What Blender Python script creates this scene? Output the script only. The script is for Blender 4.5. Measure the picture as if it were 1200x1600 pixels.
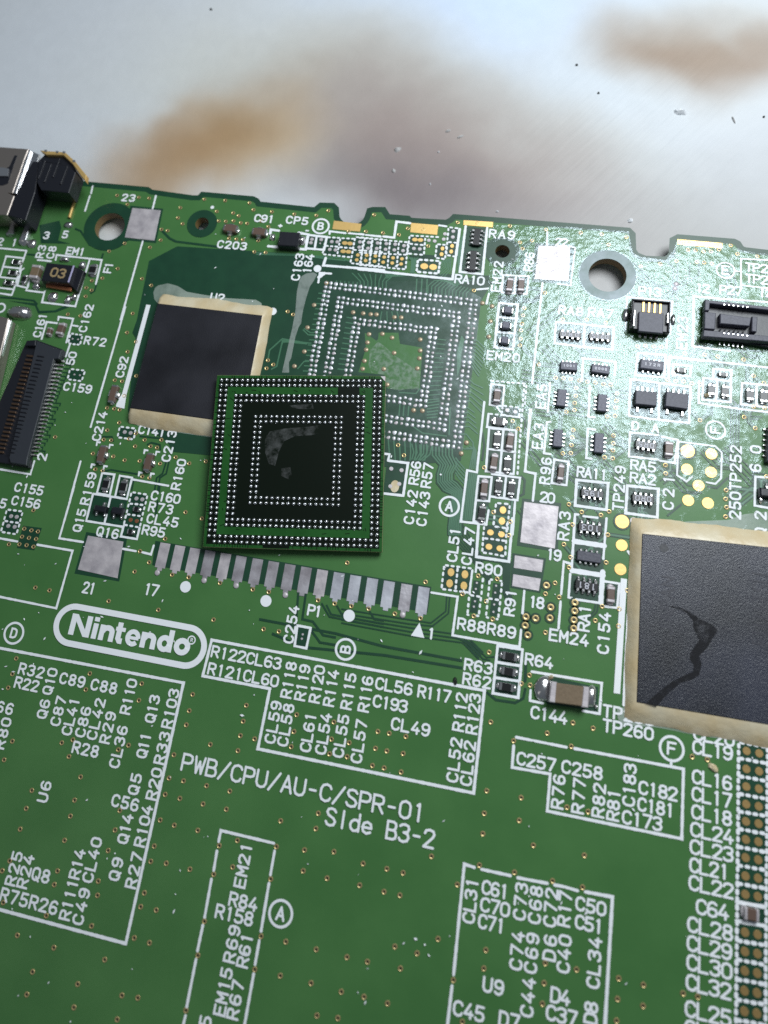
import bpy, math, random
from mathutils import Vector, Matrix, noise
from mathutils.geometry import delaunay_2d_cdt
random.seed(7)
for o in list(bpy.data.objects): bpy.data.objects.remove(o)
scene = bpy.context.scene
COL = scene.collection
S = 0.1            # one Blender unit is 10 mm; every number below is in millimetres on the board

# ---------------------------------------------------------------- camera
cam_d = bpy.data.cameras.new('camera'); cam = bpy.data.objects.new('camera', cam_d); COL.objects.link(cam)
RIGHT = Vector((0.9783511, 0.1670642, -0.1221417)); DOWN = Vector((0.1197262, -0.9383100, -0.3244072)); FWD = Vector((-0.1688036, 0.3027606, -0.9379986))
M = Matrix((RIGHT, -DOWN, -FWD)).transposed().to_4x4()
CAM = Vector((12.39820, -22.23699, 68.89358))
M.translation = CAM * S
cam.matrix_world = M
cam_d.sensor_fit = 'VERTICAL'; cam_d.sensor_height = 36.0; cam_d.sensor_width = 27.0
cam_d.lens = 27.0
cam_d.shift_x = (600 - 529.36) / 1600; cam_d.shift_y = -(800 - 597.9) / 1600
cam_d.clip_start = 0.05; cam_d.clip_end = 500
cam_d.dof.use_dof = True; cam_d.dof.focus_distance = 7.05; cam_d.dof.aperture_fstop = 0.30
scene.camera = cam

# ---------------------------------------------------------------- room light
world = bpy.data.worlds.new('World'); scene.world = world; world.use_nodes = True
bg = world.node_tree.nodes['Background']
bg.inputs[0].default_value = (0.62, 0.72, 0.85, 1); bg.inputs[1].default_value = 0.16

def area_lamp(name, loc, target, size, watts, colour, shape='DISK'):
    l = bpy.data.lights.new(name, 'AREA'); l.shape = shape; l.size = size * S; l.energy = watts; l.color = colour
    o = bpy.data.objects.new(name, l); COL.objects.link(o)
    o.location = Vector(loc) * S
    o.rotation_euler = (Vector(target) - Vector(loc)).to_track_quat('-Z', 'Y').to_euler()
    return o
area_lamp('bench_lamp', (52, 54, 113), (8, 2, 0), 74, 2100, (0.90, 0.96, 1.0))
area_lamp('fill_lamp', (-88, -98, 190), (0, -10, 0), 70, 90, (1.0, 0.97, 0.92))  # added weak fill, placed so its glare falls on the lower-left board
scene.view_settings.view_transform = 'Standard'; scene.view_settings.look = 'None'
scene.view_settings.exposure = 0.0; scene.view_settings.gamma = 1.0; scene.view_settings.use_curve_mapping = False
scene.cycles.use_denoising = False
scene.cycles.transparent_max_bounces = 12

# ---------------------------------------------------------------- materials
def nt(name):
    m = bpy.data.materials.new(name); m.use_nodes = True
    n = m.node_tree.nodes; l = m.node_tree.links
    return m, n, l, n['Principled BSDF']
def simple(name, col, rough=.5, metal=0., spec=.5, bump=None, var=None, coat=0.):
    """principled material; bump = (scale, strength, distance mm); var = (scale, second colour)"""
    m, n, l, p = nt(name)
    p.inputs['Base Color'].default_value = (*col, 1); p.inputs['Roughness'].default_value = rough
    p.inputs['Metallic'].default_value = metal; p.inputs['Specular IOR Level'].default_value = spec
    p.inputs['Coat Weight'].default_value = coat; p.inputs['Coat Roughness'].default_value = .15
    if bump or var: tc = n.new('ShaderNodeTexCoord')
    if bump:
        t = n.new('ShaderNodeTexNoise'); t.inputs['Scale'].default_value = bump[0]; t.inputs['Detail'].default_value = 4
        b = n.new('ShaderNodeBump'); b.inputs['Strength'].default_value = bump[1]; b.inputs['Distance'].default_value = bump[2] * S
        l.new(tc.outputs['Object'], t.inputs['Vector']); l.new(t.outputs['Fac'], b.inputs['Height']); l.new(b.outputs[0], p.inputs['Normal'])
    if var:
        t = n.new('ShaderNodeTexNoise'); t.inputs['Scale'].default_value = var[0]; t.inputs['Detail'].default_value = 6
        r = n.new('ShaderNodeValToRGB'); r.color_ramp.elements[0].position = .35; r.color_ramp.elements[1].position = .65
        r.color_ramp.elements[0].color = (*col, 1); r.color_ramp.elements[1].color = (*var[1], 1)
        l.new(tc.outputs['Object'], t.inputs['Vector']); l.new(t.outputs['Fac'], r.inputs[0]); l.new(r.outputs[0], p.inputs['Base Color'])
    return m

MAT = {}
MAT['mask'] = simple('green_lacquer', (.054, .158, .045), .36, 0, .34, (9, .14, .05), (1.6, (.067, .182, .054)))
MAT['dark'] = simple('green_lacquer_over_bare_laminate', (.0085, .048, .024), .38, 0, .45, (14, .1, .03), (6, (.011, .058, .028)))
MAT['light'] = simple('green_lacquer_over_track', (.06, .17, .095), .35, 0, .5)
MAT['hole_wall'] = simple('brown_hole_wall', (.20, .13, .05), .6)
MAT['edge'] = simple('laminate_edge', (.05, .055, .025), .7)
MAT['white'] = simple('white_print', (.84, .86, .88), .55, 0, .3, (40, .2, .02))
MAT['gold'] = simple('gold_plate', (.78, .52, .19), .4, .55, .4, (30, .25, .02))
MAT['bronze'] = simple('dull_gold_plate', (.50, .33, .13), .42, .7, .5, (40, .3, .02))
MAT['bronze_dark'] = simple('brown_spring_metal', (.16, .10, .065), .35, .8)
MAT['copper'] = simple('copper', (.62, .24, .12), .35, .85)
MAT['tin'] = simple('tinned_pad', (.62, .57, .58), .46, .30, .4, (22, .4, .05), (9, (.42, .385, .405)))
MAT['tin_dull'] = simple('dark_mottled_tin', (.36, .33, .35), .36, .55, .5, (14, .5, .06), (7, (.60, .57, .60)))  # darker mottled tin for some pads of the long row
MAT['tin_bright'] = simple('bright_bluish_tin', (.66, .67, .72), .36, .45, .5, (14, .4, .06), (5, (.44, .44, .49)))  # brighter, bluer tin for the right-hand pads of the row
MAT['solder'] = simple('solder', (.66, .65, .64), .2, .95, .5, (10, .35, .12))
MAT['ball'] = simple('solder_ball', (.80, .81, .82), .19, .95)
MAT['padtin'] = simple('pad_solder_residue', (.76, .76, .80), .36, .3, .6, (30, .4, .03), (9, (.54, .55, .58)))
MAT['ring_tin'] = simple('dull_tinned_ring', (.20, .235, .25), .5, .35, .5, (12, .4, .05), (5, (.12, .16, .15)))
MAT['chrome'] = simple('bright_metal', (.72, .72, .73), .22, .95, .5, (18, .3, .05))
MAT['shell'] = simple('brown_nickel_shell', (.36, .315, .28), .34, .8, .5, (12, .25, .05))
MAT['pin'] = simple('contact_pin', (.72, .71, .69), .25, .9)
MAT['plastic'] = simple('black_plastic', (.010, .011, .016), .38, 0, .5, (20, .3, .04))
MAT['greyplastic'] = simple('dark_grey_plastic', (.055, .055, .075), .5, 0, .5, (60, .5, .03), (40, (.08, .08, .105)))
MAT['ferrite'] = simple('grey_violet_ferrite', (.085, .085, .115), .5, 0, .5, (70, .6, .03), (50, (.14, .14, .18)))
MAT['black'] = simple('black_glaze', (.010, .010, .011), .3, 0, .5)
MAT['ceramic'] = simple('pale_ceramic', (.55, .55, .54), .6)
MAT['brown'] = simple('brown_ceramic', (.165, .118, .072), .45, 0, .4, (60, .3, .02), (45, (.20, .145, .09)))
MAT['taupe'] = simple('taupe_ceramic', (.125, .080, .060), .4, 0, .5, (60, .3, .02))
MAT['lavender'] = simple('lavender_print', (.45, .42, .62), .5)
MAT['goldprint'] = simple('gold_print', (.33, .24, .12), .5)
MAT['greyprint'] = simple('grey_print', (.5, .5, .55), .5)
MAT['engrave'] = simple('engraved_lettering', (.04, .04, .05), .35, 0, .5)
MAT['cream'] = simple('cream_underfill', (.60, .47, .27), .35, 0, .5, (7, .6, .2), (4, (.66, .58, .41)))
MAT['scrap'] = simple('white_scrap', (.82, .84, .86), .35, 0, .5, (8, .3, .1))
MAT['residue'] = simple('grey_residue', (.45, .44, .43), .3, 0, .5, (8, .6, .3))
MAT['charred'] = simple('charred_crumb', (.012, .016, .012), .5)
MAT['via_hole_shade'] = simple('painted_hole_shade', (.010, .014, .008), .4)  # near-black colour paints the shade inside the via holes
MAT['rubber'] = MAT['charred']
# moulded chip tops: rough black, sparkling under the lamp
MAT['epoxy'] = simple('black_moulding', (.006, .007, .011), .32, 0, .6, (125, .85, .03), (1.3, (.024, .027, .044)))
MAT['epoxy_matte'] = simple('grey_black_moulding', (.006, .006, .009), .46, 0, .4, (80, .5, .03), (1.8, (.021, .021, .027)))
MAT['chip_green'] = simple('chip_green_lacquer', (.010, .068, .011), .3, 0, .3, (9, .15, .05), (4, (.017, .095, .018)))
MAT['chip_dark'] = simple('chip_dark_lacquer', (.003, .0065, .003), .3, 0, .22, (9, .1, .04))
MAT['chip_edge'] = simple('chip_substrate_edge', (.20, .22, .10), .6)

def film(name, col, cover, rough, bump, scale, lo, hi, diffuse=False, centre=None, radius=None):
    """thin residue film: patchy coverage from noise, lumpy surface, real gloss"""
    m, n, l, p = nt(name); n.remove(p); out = n['Material Output']
    tc = n.new('ShaderNodeTexCoord')
    t = n.new('ShaderNodeTexNoise'); t.inputs['Scale'].default_value = scale; t.inputs['Detail'].default_value = 5; t.inputs['Roughness'].default_value = .6
    l.new(tc.outputs['Object'], t.inputs['Vector'])
    src = t.outputs['Fac']
    if centre:
        vm = n.new('ShaderNodeVectorMath'); vm.operation = 'SUBTRACT'; vm.inputs[1].default_value = (centre[0] * S, centre[1] * S, 0)
        sc = n.new('ShaderNodeVectorMath'); sc.operation = 'MULTIPLY'; sc.inputs[1].default_value = (1 / (radius[0] * S), 1 / (radius[1] * S), 0)
        ln = n.new('ShaderNodeVectorMath'); ln.operation = 'LENGTH'
        l.new(tc.outputs['Object'], vm.inputs[0]); l.new(vm.outputs[0], sc.inputs[0]); l.new(sc.outputs[0], ln.inputs[0])
        a = n.new('ShaderNodeMath'); a.operation = 'MULTIPLY_ADD'; a.inputs[1].default_value = -.42; a.inputs[2].default_value = .34
        l.new(ln.outputs['Value'], a.inputs[0])
        b2 = n.new('ShaderNodeMath'); b2.operation = 'ADD'; l.new(a.outputs[0], b2.inputs[0]); l.new(src, b2.inputs[1]); src = b2.outputs[0]
    mr = n.new('ShaderNodeMapRange'); mr.inputs['From Min'].default_value = lo; mr.inputs['From Max'].default_value = hi; mr.inputs['To Min'].default_value = 0; mr.inputs['To Max'].default_value = cover
    l.new(src, mr.inputs['Value'])
    t2 = n.new('ShaderNodeTexNoise'); t2.inputs['Scale'].default_value = bump[0]; t2.inputs['Detail'].default_value = 3.5
    b = n.new('ShaderNodeBump'); b.inputs['Strength'].default_value = bump[1]; b.inputs['Distance'].default_value = bump[2] * S
    l.new(tc.outputs['Object'], t2.inputs['Vector']); l.new(t2.outputs['Fac'], b.inputs['Height'])
    tr = n.new('ShaderNodeBsdfTransparent'); mix = n.new('ShaderNodeMixShader')
    if diffuse:
        g = n.new('ShaderNodeBsdfPrincipled'); g.inputs['Base Color'].default_value = (*col, 1); g.inputs['Roughness'].default_value = rough
    else:
        g = n.new('ShaderNodeBsdfGlossy'); g.inputs['Color'].default_value = (*col, 1); g.inputs['Roughness'].default_value = rough
    l.new(b.outputs[0], g.inputs['Normal'])
    l.new(mr.outputs[0], mix.inputs[0]); l.new(tr.outputs[0], mix.inputs[1]); l.new(g.outputs[0], mix.inputs[2]); l.new(mix.outputs[0], out.inputs[0])
    return m
MAT['flux'] = film('lumpy_flux_film', (.78, .92, 1.), .050, .15, (18, 1., .085), 9, .36, .60, centre=(25, 10), radius=(18, 15))
MAT['plane'] = MAT['mask']
MAT['fluxthin'] = film('thin_flux_film', (.82, .94, 1.), .05, .25, (18, .3, .05), 6, .38, .65)
MAT['scuff'] = film('streaky_fingerprint', (.9, .92, .9), .3, .05, (30, .6, .05), 6, .52, .8)
MAT['smear'] = film('translucent_underfill', (.42, .50, .43), .62, .35, (10, .3, .1), 2, .15, .5, True)
MAT['smear2'] = film('dried_residue', (.44, .50, .46), .48, .45, (16, .5, .1), 6, .1, .5, True)
MAT['wet'] = film('dark_flux_stain', (.003, .003, .005), .78, .8, (8, .1, .05), 14, .30, .55, True)
MAT['speckle'] = film('pale_speckled_residue', (.42, .52, .44), .36, .45, (30, .6, .05), 22, .40, .62, True)
MAT['slate'] = simple('slate_plastic', (.030, .034, .042), .42, 0, .5, (20, .4, .05))
MAT['smudge'] = film('dried_smudge', (.24, .25, .25), .27, .6, (20, .5, .1), 13, .38, .70, True)

# ---------------------------------------------------------------- measured layout of the board (mm)
TEXT = (
('23',-26.36,17.98,1.58,0,0.97),
('5',-32.3,12.86,0.6,0,0.97),
('3',-34.41,12.55,0.6,0,0.97),
('2',-39.5,11.27,0.6,0,0.97),
('1',-37.85,11.32,0.6,0,0.97),
('R3',-34.46,10.57,1.57,90,0.97),
('C8',-33.25,10.6,1.52,90,0.97),
('EM1',-30.55,11,2.19,0,0.97),
('F1',-26.37,9.49,1.27,90,0.97),
('C161',-31.97,2.23,2.7,90,0.97),
('C162',-27.19,3.58,3.13,90,0.97),
('50',-27.49,-0.91,1.44,90,0.97),
('C159',-25.94,-3.88,3.09,0,0.97),
('R72',-25.5,1.2,2.43,0,0.97),
('C92',-21.95,-1.15,2.25,90,0.97),
('2',-27.55,-11.22,0.64,90,1.03),
('C155',-27.91,-14.45,3.05,0,0.97),
('C156',-27.82,-15.74,3.03,0,0.97),
('5',-30.08,-16.2,0.6,0,0.97),
('21',-19.38,-22.41,1.26,0,1.08),
('17',-13.55,-21.62,1.46,0,1.08),
('Q16',-18.98,-17.3,2.23,0,0.97),
('Q15',-22.03,-16.6,2.18,90,0.97),
('C160',-14.26,-13.25,2.94,0,0.97),
('R73',-14.47,-14.32,2.46,0,0.97),
('CL45',-14.03,-15.41,3.14,0,0.97),
('R95',-14.63,-16.5,2.28,0,0.97),
('D',-25.33,-27.37,0.57,0,0.92),
('C141',-17.2,-7.17,2.81,0,0.97),
('C213',-15.13,-8.39,3.13,90,0.97),
('C214',-22.58,-7.42,3.01,90,0.97),
('R160',-13.53,-10.96,2.99,90,0.97),
('R159',-22,-13.55,3.15,90,0.97),
('C91',-10.84,16.88,2.16,0,0.97),
('CP5',-7.31,17,2.39,0,0.97),
('+',-8.97,16.21,0.46,0,0.75),
('-',-6.05,15.93,0.46,0,0.75),
('B',-4.73,16.58,0.57,0,0.92),
('C203',-13.62,13.46,3.23,0,0.97),
('C163',-6.26,11.71,3.09,90,0.97),
('164',-5.22,12.18,2.21,90,0.97),
('U2',-13.86,7.42,1.53,0,0.97),
('RA9',13.62,17.43,2.58,0,1.03),
('RA10',11.03,12.11,2.94,0,1.03),
('EM22',13.63,12.77,3.32,90,0.97),
('22',19.41,17.14,1.25,0,0.97),
('R86',16.51,14.69,2.09,90,0.97),
('EM20',15.04,4.51,3.11,0,0.97),
('P13',27.88,12.69,2.12,0,1.03),
('EM23',30.87,8.82,3.31,90,1),
('1',29.56,7.57,0.6,0,0.97),
('E',34.55,15.67,0.62,0,1),
('TP25',37.61,16.2,2.73,0,1),
('TP26',37.62,15.02,2.67,0,1),
('12',32.56,13.57,1.33,0,1),
('P27',35.05,13.62,2.05,0,1),
('12',38.02,13.72,0.99,0,1),
('RA8',20.82,9.88,2.34,0,1),
('RA7',23.55,9.98,2.33,0,1),
('20',20.16,-8.21,1.32,0,1.03),
('R96',19.8,-5.84,2.47,90,0.97),
('RA11',23.77,-5.51,2.64,0,1.03),
('TP249',26.12,-6.5,4.02,90,1),
('EA3',18.89,-2.75,2.42,90,1),
('RA5',28.02,-4.24,2.19,0,1),
('RA2',28.05,-5.38,2.22,0,1),
('EA5',18.85,1.05,2.43,90,1),
('R56',8.38,-7.68,2.2,90,0.97),
('C142',8.43,-10.8,3.09,90,0.97),
('R57',9.5,-7.74,2.33,90,0.97),
('C143',9.55,-10.79,3.11,90,0.97),
('A',11.8,-10.23,0.62,0,1),
('CL51',12.58,-13.52,2.99,90,0.97),
('CL47',13.84,-13.44,3.27,90,0.97),
('R90',15.79,-15.13,2.31,0,1),
('R91',17.85,-17.59,2.22,90,0.97),
('R88R89',16.12,-19.98,4.91,0,1.03),
('RA3',21.75,-10.46,2.53,90,1.03),
('18',20.01,-17.23,1.32,0,1.03),
('19',21.1,-13.07,1.3,0,1.03),
('EM24',22.83,-19.61,3.22,0,1.03),
('RA1',23.95,-17.85,2.16,90,1.03),
('C154',25.58,-18.77,3.32,90,1),
('C21',30.21,-6.29,3.01,90,1),
('250TP252',35.62,-4.55,6.5,90,1),
('6',37.23,-3.09,0.62,90,1),
('0',37.25,-1.44,0.62,90,1),
('Q2',37.63,-7.87,2.13,90,1),
('F',33.93,-0.13,0.57,90,0.92),
('DA',28.05,-0.66,2.39,0,0.92),
('1',11.63,-21.18,0.6,0,0.97),
('PWB/CPU/AU-C/SPR-01',2.71,-34.7,20.37,0,1.4),
('SIde B3-2',9.51,-36.34,8.79,0,1.4),
('C254',-0.38,-22.43,3.18,90,0.97),
('P1',1.46,-20.98,1.32,0,1),
('B',4.63,-23.65,0.57,90,0.92),
('R122CL63',-3.75,-25.76,6.33,0,1.03),
('R121CL60',-3.73,-27.18,6.36,0,1.03),
('R118',0.26,-26.88,2.95,90,1),
('R119',1.46,-26.88,2.91,90,1),
('R120',2.71,-26.79,3.02,90,1),
('R114',3.94,-26.88,2.92,90,1),
('R115',5.43,-26.87,2.9,90,1),
('R116',6.88,-26.84,2.83,90,1),
('CL59',-0.42,-30.35,3.32,90,1),
('CL58',0.67,-30.36,3.33,90,1),
('CL61',2.63,-30.57,3.05,90,1),
('CL54',3.91,-30.45,3.19,90,1),
('CL55',5.37,-30.36,3.3,90,1),
('CL57',6.9,-30.49,3.31,90,1),
('R112',14.72,-26.83,2.96,90,1),
('R123',15.8,-26.77,3.11,90,1),
('CL52',14.69,-30.44,3.31,90,1),
('CL62',15.78,-30.48,3.32,90,1),
('CL56',9.12,-25.84,3.16,0,1.03),
('R117',12.49,-25.84,2.78,0,1.03),
('C193',9.02,-27.22,2.93,0,1.03),
('CL49',10.91,-28.66,3.23,0,1.03),
('R64',20.61,-21.85,2.3,0,1),
('R63',15.79,-23.11,2.37,0,1),
('R62',15.79,-24.23,2.36,0,1),
('C144',21.73,-25.81,2.92,0,1.03),
('TP255',27.82,-24.72,3.99,0,1.03),
('TP260',27.84,-25.79,3.91,0,1.03),
('CL20',34.25,-25.12,3.07,0,1.08),
('CL19',34.17,-26.12,2.99,0,1.08),
('CL16',34.17,-28.23,2.94,0,1.08),
('CL17',34.18,-29.44,2.94,0,1.08),
('CL18',34.19,-30.67,2.94,0,1.08),
('CL24',34.23,-31.88,3.11,0,1.08),
('CL23',34.23,-33.06,3.13,0,1.08),
('CL21',34.08,-34.28,2.81,0,1.08),
('CL22',34.24,-35.45,3.17,0,1.08),
('F',31.17,-26.56,0.62,0,1),
('C64',34.36,-36.89,2.31,0,1.08),
('CL28',34.23,-38.14,3.18,0,1.08),
('CL29',34.2,-39.33,3.13,0,1.08),
('CL30',34.22,-40.52,3.14,0,1.08),
('CL32',34.19,-41.75,3.11,0,1.08),
('CL25',34.19,-43.36,3.15,0,1.08),
('CL26',34.2,-44.52,3.15,0,1.08),
('C50',25.82,-38.43,2.25,0,1),
('C51',25.78,-39.61,2.06,0,1),
('CL34',26.29,-41.93,3.26,90,1),
('D8',26.26,-45.05,1.41,90,1),
('C257',21.04,-29.39,3.08,0,1.03),
('C258',24.56,-29.34,3.17,0,1.03),
('C182',30.27,-29.74,2.91,0,1.03),
('C181',30.16,-30.91,2.74,0,1.03),
('C173',29.2,-32.01,2.98,0,1.03),
('R76',22.89,-31.2,2.46,90,1),
('R77',24.43,-31.21,2.51,90,1),
('R82',25.95,-31.23,2.43,90,1),
('R81',27.05,-31.34,2.25,90,1),
('C183',28.15,-29.71,3.06,90,1),
('CL31',17.05,-39.84,3.05,90,1),
('C73',20.73,-39.15,2.5,90,1),
('C68',21.83,-39.15,2.52,90,1),
('C72',22.95,-39.1,2.56,90,1),
('C74',20.77,-42.34,2.51,90,1),
('C69',21.83,-42.28,2.59,90,1),
('D6',23.1,-41.68,1.68,90,1),
('C44',21.81,-45.05,2.47,90,1),
('R17',23.96,-38.98,2.33,90,1),
('C40',24.14,-41.84,2.45,90,1),
('C61',18.8,-38.76,2.04,0,1.03),
('C70',18.91,-39.91,2.24,0,1.03),
('C71',18.77,-41.02,2.03,0,1.03),
('U9',19.3,-44.91,1.57,0,1.03),
('C45',17.73,-46.8,2.32,0,1.03),
('D7',20.64,-46.75,1.54,0,1.03),
('D4',24.08,-44.52,1.44,0,1.03),
('C37',24.26,-45.65,2.24,0,1.03),
('R32',-22.7,-30.13,2.49,0,1),
('R22',-22.79,-31.29,2.35,0,1),
('C89',-18.72,-30.23,2.44,0,1),
('C88',-15.73,-30.23,2.47,0,1),
('R28',-15.99,-35.34,2.44,0,1),
('C56',-11.49,-38.59,2.42,0,1),
('C66',-24.63,-33.5,2.52,0,1),
('Q10',-20.73,-30.68,2.22,90,1),
('Q6',-20.66,-32.95,1.58,90,1),
('C87',-19.27,-32.87,2.42,90,1),
('CL41',-18.05,-33.07,3.06,90,1),
('C86',-16.81,-33.3,2.46,90,1),
('CL42',-15.73,-32.87,3.32,90,1),
('R29',-14.5,-33.34,2.54,90,1),
('R110',-13.32,-30.62,2.89,90,1),
('CL36',-13.18,-34.61,3.32,90,1),
('Q13',-10.98,-31.2,2.24,90,1),
('Q11',-11.02,-34.1,2,90,1),
('R103',-9.41,-30.89,3.17,90,1),
('R33',-9.39,-34.01,2.53,90,1),
('R20',-9.4,-36.77,2.44,90,1),
('Q5',-11.03,-37.09,1.63,90,1),
('R104',-9.52,-39.93,3.08,90,1),
('Q14',-10.99,-40.42,2.22,90,1),
('U6',-18.66,-39.12,1.64,90,1),
('R80',-23.71,-35.47,2.52,90,1),
('R111R14',-14.31,-45.1,5.1,90,1),
('C49',-13.16,-46.44,2.57,90,1),
('CL40',-13.16,-43.12,3.28,90,1),
('Q9',-11.01,-43.36,1.67,90,1),
('R27',-9.5,-43.14,2.58,90,1),
('R25',-19.56,-45.03,2.5,90,1),
('R24',-18.51,-45.03,2.46,90,1),
('R75R26',-17.59,-46.98,5.11,0,1.03),
('Q8',-17.13,-45.03,1.61,0,1.03),
('EM21',-0.76,-41.03,3.19,90,1),
('R69',-0.52,-46.38,2.52,90,1),
('EM15',-0.53,-49.51,3.14,90,1),
('R61',0.55,-46.58,2.31,90,1),
('R67',0.5,-49.82,2.54,90,1),
('C5',-1.47,-52.08,1.64,90,1),
('R84',-0.23,-43.47,2.36,0,1.03),
('R158',-0.74,-44.49,3.11,0,1.03),
('A',2.84,-43.65,0.64,0,1.03),
)
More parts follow.
